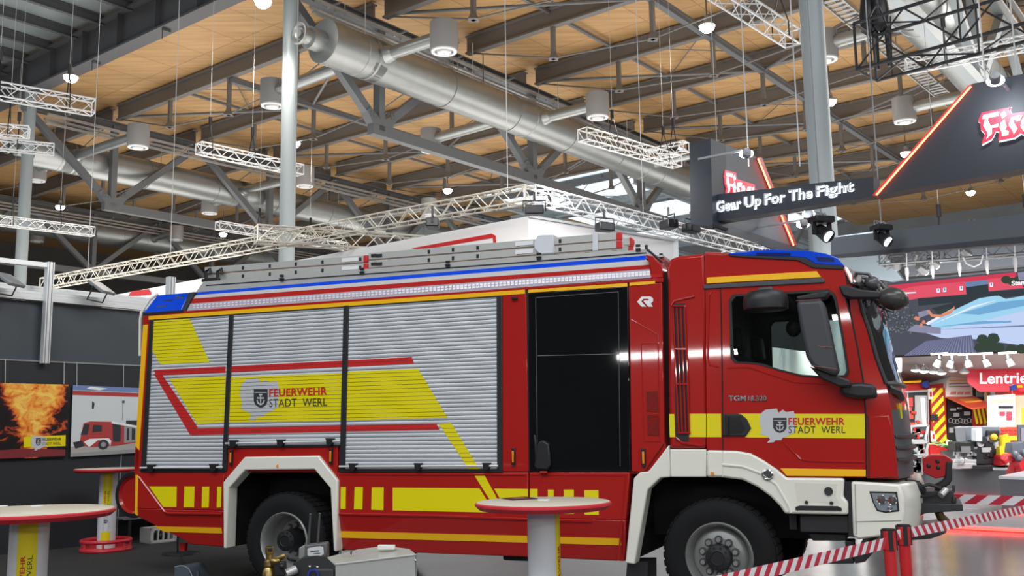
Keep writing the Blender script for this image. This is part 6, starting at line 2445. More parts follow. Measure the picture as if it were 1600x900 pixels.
# sign spotlights (each a fixture with its own lamp)
HEADG = mat('spot_face', (1, 1, 1), 0.4, emit=18, ecol=(0.92, 0.96, 1.0))
for (px, py, off, tx, ty, lb_, pw) in ((1167, 239, 'l', 1150, 265, 'sign spotlight over the small logo at the top of the side panel', 9), (1555, 122, 'f', 1560, 175, 'sign spotlight on top of the sloping sign panel', 18),
                                       (1256, 349, 'l', 1230, 380, 'round bright spotlight under the lit lettering', 16), (1264, 333, 'l', 1250, 360, 'smaller bright spotlight above the round one', 6)):
    fn = sf if off == 'f' else sl_
    p = fn(px, py, 0.75)
    tgt = fn(tx, ty, 0.0)
    d = (tgt - p).normalized()
    r = thing('spotlight', lb_, 'spotlight', p, 0, 'sign spotlights')
    m = MB()
    m.lathe([(0.0, -0.08), (0.05, -0.07), (0.07, 0.0), (0.075, 0.03), (0.07, 0.03)], (0, 0, 0), d, 18)
    m.bar((0, 0, 0.05), (A if off == 'f' else B) * 0.75 + ZV * 0.05, 0.03, 0.03)
    obj('lamp_body', m, mat('spot_body_grey', (0.35, 0.36, 0.38), 0.4), r)
    m = MB()
    m.ball((0, 0, 0), 0.10, 0.10, 0.06)
    m.v = [v + d * 0.06 for v in m.v]
    obj('lamp_face', m, HEADG, r)
    lo = area_light('spot_light', p + d * 0.12, tgt, 0.12, pw, (0.85, 0.93, 1.0), 120)
    lo.parent = r
    lo.matrix_parent_inverse = WM[r.name].inverted()

for (px, py, lb_) in ((1284, 355, 'black and silver moving stage lamp hanging at the foot of the pale column'), (1392, 372, 'black moving stage lamp above the end of the black truss')):
    p = sf(px, py, -1.2) if px < 1300 else sin_(px, py) - A * 0.5
    r = thing('moving_head_lamp', lb_, 'lamp', p, 0.3, 'moving head lamps')
    m = MB()
    m.box(-0.16, 0.16, -0.12, 0.12, 0.06, 0.16)
    obj('lamp_base', m, BLK, r, bevel=0.015)
    m = MB()
    for sg in (-1, 1):
        m.bar((sg * 0.13, 0, 0.08), (sg * 0.13, 0, -0.12), 0.03, 0.08)
    obj('yoke', m, BLK, r, bevel=0.01)
    m = MB()
    m.cyl((0, 0.08, -0.02), (0.02, -0.12, -0.16), 0.09, 0.11, n=18)
    hd = obj('lamp_head', m, BLK, r)
    m = MB()
    m.cyl((0.02, -0.121, -0.161), (0.0215, -0.126, -0.165), 0.09, n=18)
    obj('lamp_lens', m, mat('lens_pale', (0.75, 0.8, 0.85), 0.2, emit=(1.2 if px < 1300 else 0.05)), hd)
    m = MB()
    m.cyl((0, 0, 0.16), (0, 0, 13.0), 0.012, n=6)
    for q in range(5):
        m.tube([(-0.12 + 0.06 * q, 0.02, 0.16), (-0.1 + 0.05 * q, 0.05, 0.24), (0.05, 0.0, 0.2)], 0.01, 5)
    obj('clamp', m, mat('clamp_grey', (0.25, 0.26, 0.27), 0.4), r)

# ================================================================== RIGHT BACKGROUND
r_ = ray(1386, 500)
V0 = cC + r_ * (25.0 / r_.y)


def vw(px, py, off=0.0):
    return Ppl(px, py, V0 - A * off, A)


# black lighting truss over the screen
box_truss('lighting_truss', 'black truss with stage lamps hanging above the video wall', vw(1378, 402, 1.5), vw(1720, 372, 1.5), 0.42, mat('dark_truss_alu', (0.05, 0.052, 0.058), 0.4, metal=0.3), None, cables=(0.3, 0.7), rc=0.028)
for k, px in enumerate((1416, 1456, 1498, 1541, 1585)):
    m = MB()
    y = 399 - (px - 1378) * 0.088
    a, b = vw(px, y - 17, 1.75), vw(px + 1, y + 34, 1.75)
    m.cyl(a, b, 0.014, n=6)
    c = vw(px + 1, y + 30, 1.75)
    m.lathe([(0.0, 0.14), (0.04, 0.12), (0.05, 0.0), (0.03, -0.12), (0.02, -0.2), (0, -0.2)], c, ZV, 10)
    tag(obj('screen_hanger', m, mat('hanger_pale', (0.2, 0.2, 0.21), 0.4)),
        'pale hanger rod, number %s from the left over the video wall' % ('one', 'two', 'three', 'four', 'five')[k], 'hanger', 'screen hanger rods')
m = MB()
m.tube([vw(1505, 402, 1.8), vw(1510, 412, 1.8), vw(1522, 417, 1.8), vw(1532, 412, 1.8), vw(1536, 399, 1.8)], 0.018, 6)
tag(obj('cable_loop', m, mat('cable_pale', (0.22, 0.22, 0.22), 0.5)), 'pale cable drooping in a loop under the black truss', 'cable')
m = MB()
m.tube([vw(1513, 343, 0.4), vw(1513, 365, 0.4), vw(1524, 378, 0.4)], 0.025, 6)
m.tube([vw(1521, 342, 0.4), vw(1523, 360, 0.4), vw(1536, 376, 0.4)], 0.025, 6)
tag(obj('cable_pair', m, mat('cable_dark', (0.05, 0.05, 0.055), 0.5)), 'two dark cables bending down in front of the slate fascia', 'cable')
sl2 = ['brightly shining stage lamp at the middle of the black truss', 'stage lamp cluster at the left end of the black truss', 'stage lamp glowing inside the black truss',
       'stage lamp with a grey shade in the black truss', 'pair of small stage lamps standing on the black truss', 'small stage lamp hanging left under the black truss', 'small stage lamp hanging centrally under the black truss']
for k, (px, py, em) in enumerate([(1457, 411, 30), (1384, 399, 0.3), (1434, 400, 4), (1507, 394, 0.4), (1577, 365, 1.5), (1402, 413, 0.4), (1440, 421, 0.5)]):
    p = vw(px, py, 1.5)
    r = thing('stage_lamp', sl2[k], 'lamp', p, HA + math.pi / 2 + 0.4 * (k % 3 - 1), 'stage lamps over the video wall')
    m = MB()
    m.cyl((0, 0.13, 0.06), (0, -0.13, -0.04), 0.075, 0.11, n=16)
    m.tube([(-0.14, 0, 0.0), (-0.14, 0, 0.2), (0.14, 0, 0.2), (0.14, 0, 0.0)], 0.016, 6)
    m.bar((-0.25, 0.05, 0.16), (0.25, -0.1, -0.12), 0.03, 0.02)
    obj('lamp_body', m, mat('stage_lamp_grey', (0.07, 0.072, 0.075), 0.35, metal=0.3), r)
    m = MB()
    m.ball((0, -0.135, -0.043), 0.095, 0.03, 0.095)
    obj('lamp_lens', m, mat('stage_lens_%d' % k, (0.8, 0.83, 0.85), 0.3, emit=em, ecol=(0.95, 0.98, 1.0)), r)
# slate fascia behind the truss (upper right)
m = MB()
m.prism([vw(1415, 358, 0.2), vw(1720, 318, 0.2), vw(1720, 404, 0.2), vw(1415, 430, 0.2)], A * 0.3)
tag(obj('slate_fascia', m, mat('fascia_slate', (0.03, 0.034, 0.042), 0.5), smooth=False), 'wide dark slate fascia above the video wall', 'fascia')
m = MB()
m.prism([vw(1296, 396, 0.5), vw(1382, 398, 0.5), vw(1410, 436, 0.5), vw(1392, 440, 0.5), vw(1300, 420, 0.5)], A * 0.2)
tag(obj('pale_soffit', m, mat('pale_soffit', (0.09, 0.115, 0.13), 0.5), smooth=False), 'pale lit soffit panel seen beside the cab roof', 'soffit')

# video wall
r = thing('video_wall', 'large lit video screen with aerial view of a red building', 'screen', V((V0.x, V0.y, 0)))
m = MB()
m.prism([vw(1380, 440), vw(1720, 408), vw(1720, 546), vw(1380, 559)], A * 0.18)
obj('screen_frame', m, BLK, r, world=True, smooth=False)


def em(name, c, e=1.0):
    return mat('screen_' + name, (0.0, 0.0, 0.0), 0.6, spec=0.0, emit=e * 0.85, ecol=c)


EM = [em('ground', (0.075, 0.08, 0.105)), em('red_roof', (0.60, 0.05, 0.09)), em('red_wall', (0.72, 0.09, 0.14)), em('dark', (0.035, 0.045, 0.055)), em('sky_water', (0.50, 0.60, 0.85)),
      em('water_light', (0.33, 0.62, 0.82)), em('water_deep', (0.16, 0.38, 0.62)), em('tiles', (0.12, 0.135, 0.24)), em('tree', (0.04, 0.06, 0.045)), em('pale', (0.75, 0.8, 0.9)),
      em('orange', (0.7, 0.25, 0.15)), em('leaf', (0.16, 0.2, 0.19)), em('mauve', (0.25, 0.25, 0.36)), em('blue_roof', (0.14, 0.22, 0.38))]
m = MB()
lay = [0.004]


def sc(pts, mi):
    lay[0] += 0.0012
    m.add([vw(x, y, lay[0]) for x, y in pts], [list(range(len(pts)))], mi)


sc([(1386, 442), (1720, 411), (1720, 543), (1386, 556)], 0)
sc([(1388, 446), (1588, 425), (1588, 434), (1510, 441), (1420, 451), (1388, 455)], 1)
sc([(1408, 452), (1432, 447), (1436, 466), (1414, 470)], 2)
sc([(1432, 447), (1508, 440), (1510, 460), (1434, 467)], 2)
sc([(1543, 436), (1588, 432), (1600, 450), (1545, 455)], 2)
sc([(1508, 441), (1543, 437), (1544, 445), (1509, 449)], 13)
sc([(1509, 449), (1544, 444), (1545, 456), (1600, 452), (1600, 462), (1435, 478), (1434, 466), (1510, 460)], 3)
for x, y in ((1466, 454), (1476, 453), (1502, 450.5), (1549, 445)):
    sc([(x - 2.6, y - 3.2), (x + 2.6, y - 3.5), (x + 2.6, y + 3), (x - 2.6, y + 3.3)], 9)
    sc([(x - 1, y - 2.8), (x + 1, y - 3.0), (x + 1, y + 1), (x - 1, y + 1.2)], 13)
sc([(1386, 458), (1431, 456), (1431, 458), (1386, 461)], 9)
rr_ = random.Random(3)
for i in range(170):
    x, y = rr_.uniform(1388, 1430), rr_.uniform(470, 530)
    if (x - 1405) ** 2 / 620 + (y - 500) ** 2 / 900 > 1:
        continue
    s_ = rr_.uniform(0.8, 1.8)
    sc([(x - s_, y), (x, y - s_), (x + s_, y + 0.4), (x, y + s_)], 11 if i % 3 else 8)
sc([(1455, 482), (1500, 470), (1545, 462), (1540, 474), (1470, 490)], 3)
sc([(1460, 486), (1490, 479), (1492, 484), (1466, 491)], 8)
# water fan
sc([(1450, 512), (1500, 487), (1530, 466), (1556, 462), (1570, 468), (1600, 463), (1720, 440), (1720, 530), (1600, 540), (1525, 530), (1470, 528), (1440, 518)], 4)
sc([(1448, 506), (1500, 480), (1530, 466), (1560, 462), (1572, 467), (1600, 462), (1720, 440), (1720, 480), (1600, 486), (1540, 500), (1470, 514)], 5)
sc([(1500, 490), (1560, 472), (1600, 468), (1720, 452), (1720, 470), (1600, 478), (1530, 492)], 6)
sc([(1454, 512), (1530, 502), (1580, 501), (1580, 504), (1500, 508)], 6)
sc([(1460, 515), (1600, 508), (1720, 500), (1720, 503), (1600, 510.5)], 13)
sc([(1446, 505), (1490, 481), (1491, 483), (1450, 508)], 9)
sc([(1452, 509), (1520, 478), (1560, 468), (1521, 481)], 9)
sc([(1417, 517), (1430, 507), (1470, 512), (1470, 522), (1440, 520)], 12)
sc([(1434, 488), (1450, 484), (1452, 491), (1436, 497)], 12)
for x, y in ((1434, 498), (1439, 508), (1443, 503), (1431, 497)):
    sc([(x - 3, y + 2), (x - 1, y - 3), (x + 3, y - 2), (x + 2, y + 3)], 10)
sc([(1448, 485), (1452, 484), (1457, 491), (1470, 492), (1488, 483), (1491, 478), (1492, 482), (1486, 490), (1470, 496), (1455, 495)], 10)
# lower roof with ribs and trees
sc([(1386, 520), (1440, 522), (1470, 528), (1470, 552), (1386, 556)], 0)
sc([(1412, 556), (1446, 533), (1518, 523.5), (1526, 551)], 7)
for i in range(22):
    u = i / 22
    sc([(1414 + 110 * u, 555.8 - 4.6 * u), (1415.6 + 110 * u, 555.8 - 4.6 * u), (1448 + 71 * u + 0.6, 533 - 9 * u), (1448 + 71 * u, 533 - 9 * u)], 12)
for cx, cy, q in ((1535, 530, 9), (1552, 529, 10), (1530, 543, 8), (1546, 540, 13), (1562, 543, 8), (1580, 546, 9), (1596, 545, 9), (1612, 545, 9)):
    sc([(cx + q * math.cos(t) * (1 + 0.12 * math.sin(5 * t)), cy + q * 0.85 * math.sin(t)) for t in [i * math.pi / 7 for i in range(14)]], 8)
for cx, cy, q in ((1572, 437, 8), (1582, 440, 8), (1590, 437, 7)):
    sc([(cx + q * math.cos(t), cy + q * 0.8 * math.sin(t)) for t in [i * math.pi / 6 for i in range(12)]], 8)
sc([(1590, 426), (1604, 424), (1606, 437), (1592, 438)], 12)
obj('screen_picture', m, EM, r, world=True, smooth=False)
m = MB()
text_quad(m, 'Stans', vw(1580.5, 446.5, 0.4), vw(1606, 444, 0.4), vw(1606, 436.5, 0.4), vw(1580.5, 439, 0.4), 0, bold=0.03)
obj('lettering', m, em('letter', (0.95, 0.95, 0.95)), r, world=True, smooth=False)

# stand ceiling strip below the screen with spotlights, red sign
m = MB()
m.prism([vw(1395, 556, -0.25), vw(1720, 545, -0.25), vw(1720, 600, -4), vw(1395, 600, -4)], A * 0.1)
tag(obj('stand_ceiling', m, mat('ceiling_taupe', (0.48, 0.45, 0.44), 0.5), smooth=False), 'taupe ceiling of the stand below the video wall', 'ceiling panel')
SPW = mat('spot_white_body', (0.40, 0.41, 0.41), 0.4)
sp_lab = ['white ceiling spotlight, first from the left under the screen', 'white ceiling spotlight, second from the left under the screen', 'white ceiling spotlight, third from the left under the screen',
          'white ceiling spotlight, fourth from the left under the screen', 'white ceiling spotlight, rightmost under the screen']
for k, (px, py, dx) in enumerate(((1465, 566, 4), (1485, 567, 3), (1513, 567, -2), (1541, 566, -4), (1578, 565, -4))):
    p0, p1 = vw(px + dx * 0.8, py - 5, 0.3), vw(px - dx * 0.8, py + 7, 0.3)
    r = thing('ceiling_spotlight', sp_lab[k], 'spotlight', p0, 0, 'white spotlights under the screen')
    m = MB()
    m.cyl(p0, p1, 0.06, 0.085, n=16)
    obj('lamp_body', m, SPW, r, world=True)
    m = MB()
    m.bar(p0 + B * -0.2 + ZV * 0.13, p0 + B * 0.2 + ZV * 0.13, 0.05, 0.05)
    m.cyl(p0 + ZV * 0.13, p0, 0.025, n=6)
    obj('track_adapter', m, SPW, r, world=True)
    m = MB()
    m.cyl(p0 - (p1 - p0) * 0.0, p0 + (p1 - p0) * 0.12, 0.066, n=16)
    obj('black_cap', m, BLK, r, world=True)
gl_lab = ['tiny glowing ceiling lamp nearest the cab', 'tiny glowing ceiling lamp, next one to the right', 'tiny glowing ceiling lamp above the grey truck roof', 'tiny glowing ceiling lamp left of the red sign', 'tiny unlit spotlight touching the red sign', 'tiny unlit spotlight above the rescue truck roof']
for k, (px, py, e_) in enumerate(((1431, 578, 14), (1444, 580, 12), (1459, 581, 8), (1471, 583, 5), (1489, 579, 0), (1507, 582, 0))):
    p = vw(px, py, -1.3)
    r = thing('ceiling_lamp', gl_lab[k], 'lamp', p, 0, 'small lamps in the stand ceiling')
    m = MB()
    m.lathe([(0.02, 0.16), (0.05, 0.12), (0.13, 0.0), (0.12, 0.0)], (0, 0, 0), ZV, 14)
    obj('lamp_shade', m, SPW, r)
    m = MB()
    m.ball((0, 0, 0), 0.115, 0.115, 0.05)
    obj('lamp_bulb', m, mat('small_lamp_%d' % k, (0.85, 0.85, 0.85), 0.4, emit=e_), r)
    m = MB()
    m.cyl((0, 0, 0.16), (0, 0, 0.5), 0.012, n=5)
    obj('lamp_stem', m, WHT, r)

# white sign left of the screen foot
m = MB()
m.prism([vw(1388, 560, 1.0), vw(1408, 559, 1.0), vw(1408, 581, 1.0), vw(1388, 582, 1.0)], A * 0.06, 0)
text_quad(m, 'ns', vw(1391, 572, 1.005), vw(1399, 571.7, 1.005), vw(1399, 566.5, 1.005), vw(1391, 566.8, 1.005), 1, bold=0.03)
tag(obj('small_sign', m, [WHT, TXTR], smooth=False), 'small white sign with red letters close to the windscreen', 'sign')
# red sign with white letters
r = thing('red_sign', 'red hanging sign with large white letters at the right edge', 'sign', vw(1560, 595, -2.0))
m = MB()
m.prism([vw(1509, 577, -2), vw(1594, 576, -2), vw(1720, 572, -2), vw(1720, 612, -2), vw(1530, 612, -2), vw(1512, 598, -2)], A * 0.1)
obj('sign_board', m, mat('sign_red', (0.62, 0.015, 0.04), 0.4, emit=0.12), r, world=True, smooth=False)
m = MB()
text_quad(m, 'Lentrie', vw(1531, 600, -1.97), vw(1606, 599, -1.97), vw(1606, 581, -1.97), vw(1531, 582.5, -1.97), 0, bold=0.02)
obj('lettering', m, mat('sign_letter_white', (0.85, 0.85, 0.85), 0.4, emit=0.3), r, world=True, smooth=False)

# ---------------- rescue truck with chevrons (rear view)
YB = 27.0


def bg(px, py, dy=0.0):
    return Pd(px, py, YB + dy)


CHR = mat('chevron_red', (0.42, 0.03, 0.02), 0.4)
CHY = mat('chevron_yellow', (0.85, 0.75, 0.02), 0.4, emit=0.05)
BGR = mat('far_truck_red', (0.52, 0.02, 0.02), 0.3, coat=0.5)
BGW = mat('far_truck_white', (0.8, 0.79, 0.75), 0.4)
r = thing('rescue_truck', 'far red rescue truck seen from the rear with yellow and red chevrons', 'truck', V((bg(1475, 700).x, YB, 0)))
zfl = bg(1475, 745).z
m = MB()
m.prism([bg(1408, 596, 0.1), bg(1453, 598, 0.1), bg(1453, 745, 0.1), bg(1412, 745, 0.1)], (0, 1.4, 0))
m.prism([bg(1453, 602, 0.1), bg(1530, 590, 0.1), bg(1530, 745, 0.1), bg(1453, 745, 0.1)], (0, 1.4, 0))
tb = obj('truck_body', m, BGR, r, world=True, bevel=0.02)
m = MB()
for x in (1416, 1470, 1525):
    p = bg(x, 700, 1.0)
    m.cyl(V((p.x, p.y, 0.5)), V((p.x + 0.3, p.y, 0.5)), 0.5, n=24)
obj('wheel', m, RUB, r, world=True)
m = MB()
m.prism([bg(1414, 613), bg(1451, 611), bg(1451, 690), bg(1416, 690)], (0, 0.06, 0), 0)
obj('open_compartment', m, BLK, tb, world=True, smooth=False)
m = MB()
for i in range(7):
    x = 1431 + 2.6 * i
    m.cyl(bg(x, 618, -0.05), bg(x + 0.5, 664, -0.05), 0.035, n=8)
for x in (1415, 1418, 1450):
    m.bar(bg(x, 614, -0.03), bg(x + 0.6, 690, -0.03), 0.03, 0.03)
m.bar(bg(1413, 612.5, -0.05), bg(1452, 610.5, -0.05), 0.06, 0.05)
obj('grey_poles', m, mat('far_grey_metal', (0.35, 0.36, 0.36), 0.4), tb, world=True)
m = MB()
for x, y, w2, h2 in ((1423, 628, 7, 14), (1424, 650, 7, 9), (1441, 661, 18, 4), (1426, 663, 8, 6), (1422, 639, 5, 6)):
    m.prism([bg(x - w2 / 2, y - h2 / 2, -0.08), bg(x + w2 / 2, y - h2 / 2, -0.08), bg(x + w2 / 2, y + h2 / 2, -0.08), bg(x - w2 / 2, y + h2 / 2, -0.08)], (0, 0.1, 0))
for x in (1426, 1429, 1434):
    m.ball(bg(x, 645 if x < 1432 else 659, -0.1), 0.05)
obj('stowed_gear', m, mat('gear_red', (0.5, 0.05, 0.03), 0.5), tb, world=True)
m = MB()
m.prism([bg(1410, 596, -0.02), bg(1440, 594, -0.02), bg(1440, 597.5, -0.02), bg(1410, 599, -0.02)], (0, 0.1, 0))
obj('amber_strip', m, AMB, tb, world=True)
m = MB()
m.prism([bg(1441, 597, -0.12), bg(1451, 594, -0.12), bg(1453, 605, -0.12), bg(1444, 606, -0.12)], (0, 0.15, 0))
obj('blue_lamp', m, mat('far_blue_lamp', (0.03, 0.06, 0.3), 0.2), tb, world=True, bevel=0.02)
# chevron panel
x0, x1, y0_, y1_ = 1453, 1480, 606, 691
P0 = [bg(x0, y0_, -0.02), bg(x1 - 3, y0_, -0.02), bg(x1, y1_, -0.02), bg(x0 + 3, y1_, -0.02)]
m = MB()
m.prism(P0, (0, 0.03, 0), 0)
xa_, xb_, za_, zb_c = P0[0].x, P0[2].x, P0[2].z, P0[0].z
yy = P0[0].y - 0.004
wS = 0.26
k = -8


def clip_box(poly, x0, x1, z0, z1):
    pl = clip_z(poly, z0, z1)
    if not pl:
        return None
    pl = clip_z([(b, a) for a, b in pl], x0, x1)
    return [(b, a) for a, b in pl] if pl else None


while k < 16:
    zz = za_ + k * wS
    c = clip_box([(xa_, zz), (xb_, zz + (xb_ - xa_)), (xb_, zz + (xb_ - xa_) + wS * 0.55), (xa_, zz + wS * 0.55)], xa_ + 0.01, xb_ - 0.01, za_ + 0.01, zb_c - 0.01)
    if c:
        m.add([(x, yy, z) for x, z in c], [list(range(len(c)))], 1)
    k += 1
obj('chevron_panel', m, [CHR, CHY], r, world=True, smooth=False)
m = MB()
for pts in ([(1451, 608), (1457, 607), (1458, 624), (1452, 624)], [(1455, 673), (1461, 675), (1463, 690), (1456, 690)]):
    m.prism([bg(x, y, -0.10) for x, y in pts], (0, 0.08, 0), 0)
    cx_m = sum(p[0] for p in pts) / 4
    cy_m = sum(p[1] for p in pts) / 4
    m.prism([bg(cx_m - 1.6, cy_m - 4, -0.12), bg(cx_m + 1.6, cy_m - 4, -0.12), bg(cx_m + 1.8, cy_m + 4, -0.12), bg(cx_m - 1.2, cy_m + 4, -0.12)], (0, 0.03, 0), 1)
obj('tail_lamp', m, [BGW, REDF], r, world=True, bevel=0.01)
m = MB()
m.prism([bg(1454, 648, -0.05), bg(1465, 647, -0.05), bg(1466, 657, -0.05), bg(1455, 657.5, -0.05)], (0, 0.04, 0))
obj('black_hatch', m, BLK, r, world=True)
m = MB()
m.prism([bg(1479, 596, -0.1), bg(1484, 589, -0.1), bg(1519, 588, -0.1), bg(1520, 620, -0.1), bg(1479, 621, -0.1)], (0, 1.2, 0), 0)
for y, mi in ((594, 1), (599, 2), (603.5, 2)):  # one amber and two plain grey lines across the housing
    m.prism([bg(1483, y, -0.12), bg(1516, y - 1, -0.12), bg(1516, y + 0.6, -0.12), bg(1483, y + 1.4, -0.12)], (0, 0.02, 0), mi)
for x in (1486, 1497, 1508):
    m.prism([bg(x, 612, -0.13), bg(x + 9, 611.5, -0.13), bg(x + 8, 616, -0.13), bg(x - 1, 616.5, -0.13)], (0, 0.03, 0), 3)
obj('upper_housing', m, [BGW, AMB, mat('far_stripe_grey', (0.3, 0.3, 0.3), 0.5), mat('far_lamp_red', (0.55, 0.2, 0.17), 0.4)], r, world=True, bevel=0.01)
m = MB()
m.prism([bg(1479, 622, -0.1), bg(1522, 621, -0.1), bg(1553, 636, -1.6), bg(1518, 640, -1.6)], (0, 0, 0.04), 0)
m.prism([bg(1496, 626, -0.35), bg(1524, 625, -0.35), bg(1535, 629, -0.9), bg(1508, 631, -0.9)], (0, 0, 0.06), 1)
obj('open_flap', m, [mat('flap_red', (0.62, 0.07, 0.03), 0.4), mat('flap_orange', (0.75, 0.25, 0.03), 0.4)], r, world=True, smooth=False)
m = MB()
m.prism([bg(1480, 625, 0.0), bg(1522, 624, 0.0), bg(1523, 690, 0.0), bg(1481, 690, 0.0)], (0, 0.05, 0))
pc = obj('pump_compartment', m, BLK, r, world=True, smooth=False)
m = MB()
for i in range(8):
    m.lathe([(0.055, 0), (0.065, 0.02), (0.05, 0.02)], bg(1485 + 5 * i - (i // 4), 657 + (i % 3), -0.04), (0, -1, 0), 14)
for x, y, w2, h2 in ((1490, 640, 8, 3), (1500, 638, 6, 3), (1495, 648, 8, 6), (1512, 646, 8, 6), (1500, 668, 16, 4), (1508, 671, 10, 6), (1487, 672, 6, 8)):
    m.prism([bg(x - w2 / 2, y - h2 / 2, -0.06), bg(x + w2 / 2, y - h2 / 2, -0.06), bg(x + w2 / 2, y + h2 / 2, -0.06), bg(x - w2 / 2, y + h2 / 2, -0.06)], (0, 0.08, 0))
obj('pump_fittings', m, mat('far_grey_metal', (0.35, 0.36, 0.36), 0.4), pc, world=True)
# second chevron leaf and grey locker
P1 = [(1520, 638), (1549, 634), (1549, 660), (1520, 672)]
m = MB()
m.prism([bg(x, y, -0.2) for x, y in P1], (0, 0.05, 0), 0)
for i in range(5):
    xs = 1520 + 6.4 * i
    m.add([bg(xs, 637.5 - 0.8 * i, -0.21), bg(xs + 3.2, 637.2 - 0.8 * i, -0.21), bg(min(xs + 9, 1549), 661, -0.21), bg(min(xs + 5.5, 1549), 663, -0.21)], [[0, 1, 2, 3]], 1)
obj('chevron_leaf', m, [CHR, CHY], r, world=True, smooth=False)
m = MB()
m.prism([bg(1520, 592, -0.1), bg(1547, 590, -0.1), bg(1548, 632, -0.1), bg(1520, 632, -0.1)], (0, 0.6, 0), 0)
m.prism([bg(1526, 597, -0.13), bg(1537, 596, -0.13), bg(1537, 620, -0.13), bg(1526, 620, -0.13)], (0, 0.04, 0), 1)
m.prism([bg(1539, 593, -0.15), bg(1547, 592.5, -0.15), bg(1547, 630, -0.15), bg(1539, 630, -0.15)], (0, 0.05, 0), 2)
m.prism([bg(1541, 612, -0.17), bg(1545, 612, -0.17), bg(1545, 623, -0.17), bg(1541, 623, -0.17)], (0, 0.03, 0), 3)
obj('side_locker', m, [DARKF, mat('locker_grey', (0.2, 0.21, 0.21), 0.4), mat('locker_pale_yellow', (0.8, 0.75, 0.45), 0.4), mat('locker_orange', (0.7, 0.3, 0.03), 0.4)], r, world=True, bevel=0.01)

# white display wall with sheets further right
r = thing('display_wall', 'white display wall with small red and white sheets at the right', 'display', V((bg(1565, 650, -2.3).x, YB - 2.3, 0)))
m = MB()
m.prism([bg(1548, 618, -2.3), bg(1586, 616, -2.3), bg(1587, 690, -2.3), bg(1549, 690, -2.3)], (0, 0.2, 0), 0)
m.prism([bg(1549, 624, -2.32), bg(1583, 623, -2.32), bg(1583, 628.5, -2.32), bg(1549, 629.5, -2.32)], (0, 0.02, 0), 1)
m.prism([bg(1560, 634, -2.33), bg(1583, 634, -2.33), bg(1583, 638, -2.33), bg(1560, 638, -2.33)], (0, 0.02, 0), 2)
obj('wall_board', m, [WHT, mat('pale_yellow_print', (0.8, 0.75, 0.3), 0.4), BLK], r, world=True, smooth=False)
for i, (x, y, mi) in enumerate(((1562, 643, 0), (1573, 643, 0), (1562, 653, 1), (1573, 650, 0), (1562, 662, 1), (1573, 661, 1))):
    m = MB()
    m.prism([bg(x, y, -2.34), bg(x + 8.5, y, -2.34), bg(x + 8.5, y + 6.5, -2.34), bg(x, y + 6.5, -2.34)], (0, 0.02, 0), mi)
    obj('printed_sheet', m, [mat('sheet_red', (0.55, 0.04, 0.07), 0.4), mat('sheet_pale', (0.66, 0.68, 0.64), 0.4)], r, world=True, smooth=False)
r = thing('far_red_truck', 'edge of another red vehicle with beige shutter at the right border', 'truck', V((bg(1600, 650, -2).x, YB - 2, 0)))
m = MB()
m.prism([bg(1581, 605, -2), bg(1588, 600, -2), bg(1680, 596, -2), bg(1680, 700, -2), bg(1584, 700, -2)], (0, 0.9, 0))
obj('truck_body', m, BGR, r, world=True, bevel=0.02)
m = MB()
m.prism([bg(1585.5, 618, -2.05), bg(1680, 615, -2.05), bg(1680, 690, -2.05), bg(1587, 690, -2.05)], (0, 0.05, 0), 0)
m.prism([bg(1597, 636, -2.07), bg(1612, 636, -2.07), bg(1612, 662, -2.07), bg(1597, 662, -2.07)], (0, 0.02, 0), 1)
m.prism([bg(1590, 602, -2.06), bg(1680, 598, -2.06), bg(1680, 603, -2.06), bg(1590, 606, -2.06)], (0, 0.04, 0), 2)
obj('shutter', m, [mat('shutter_beige', (0.66, 0.48, 0.34), 0.4), CHY, AMB], r, world=True, smooth=False)
m = MB()
m.prism([bg(1580, 603, -2.2), bg(1586, 600, -2.2), bg(1590, 608, -2.2), bg(1582, 610, -2.2)], (0, 0.1, 0))
m.cyl(V((bg(1610, 650, -1).x, YB - 1, 0.5)), V((bg(1610, 650, -1).x + 0.3, YB - 1, 0.5)), 0.5, n=20)
obj('blue_lamp', m, mat('far_blue_lamp', (0.03, 0.06, 0.3), 0.2), r, world=True)

# ---------------- platform with red glowing edge and grey plinths
zp = 0.07
LEDF = mat('red_floor_led', (1.0, 0.04, 0.03), 0.4, emit=5)
e0, e1 = Pz(1400, 822, 0), Pz(1720, 839, 0)
dpl = (e1 - e0).normalized()
m = MB()
far = A * 12
m.prism([p + ZV * 0.002 for p in (e0, e1, e1 + far, e0 + far)], (0, 0, zp - 0.002))
tag(obj('stand_platform', m, floor_mat('platform_floor', (0.46, 0.46, 0.48), (0.54, 0.54, 0.56), 0.25, 2.0, 0.4), smooth=False), 'raised grey platform edged with a red glowing line', 'platform')
m = MB()
m.bar(e0 - A * 0.02 + ZV * 0.03, e1 - A * 0.02 + ZV * 0.03, 0.035, 0.035)
tag(obj('led_strip', m, LEDF), 'red glowing strip along the front edge of the platform', 'light strip')
PLG = mat('plinth_grey', (0.13, 0.135, 0.145), 0.45)
PLT = mat('plinth_top', (0.62, 0.64, 0.66), 0.3)


def plinth(label, pts, h, led=True):
    b = [Pz(x, y, zp) for x, y in pts]
    r = thing('plinth', label, 'plinth', b[0], 0, 'display plinths')
    d = (b[1] - b[0])
    bk = A * 2.2
    q = [b[0], b[1], b[1] + bk, b[0] + bk]
    m = MB()
    m.prism([p for p in q], (0, 0, h - 0.05))
    obj('plinth_body', m, PLG, r, world=True, smooth=False)
    m = MB()
    cq = sum(q, V()) / 4
    m.prism([cq + (p - cq) * 1.015 + ZV * (h - 0.05) for p in q], (0, 0, 0.05))
    obj('plinth_top', m, PLT, r, world=True, smooth=False)
    if led:
        m = MB()
        nn = -A * 0.02
        m.bar(b[0] + nn + ZV * 0.015, b[1] + nn + ZV * 0.015, 0.025, 0.03)
        obj('led_line', m, LEDF, r, world=True)
    return r, q


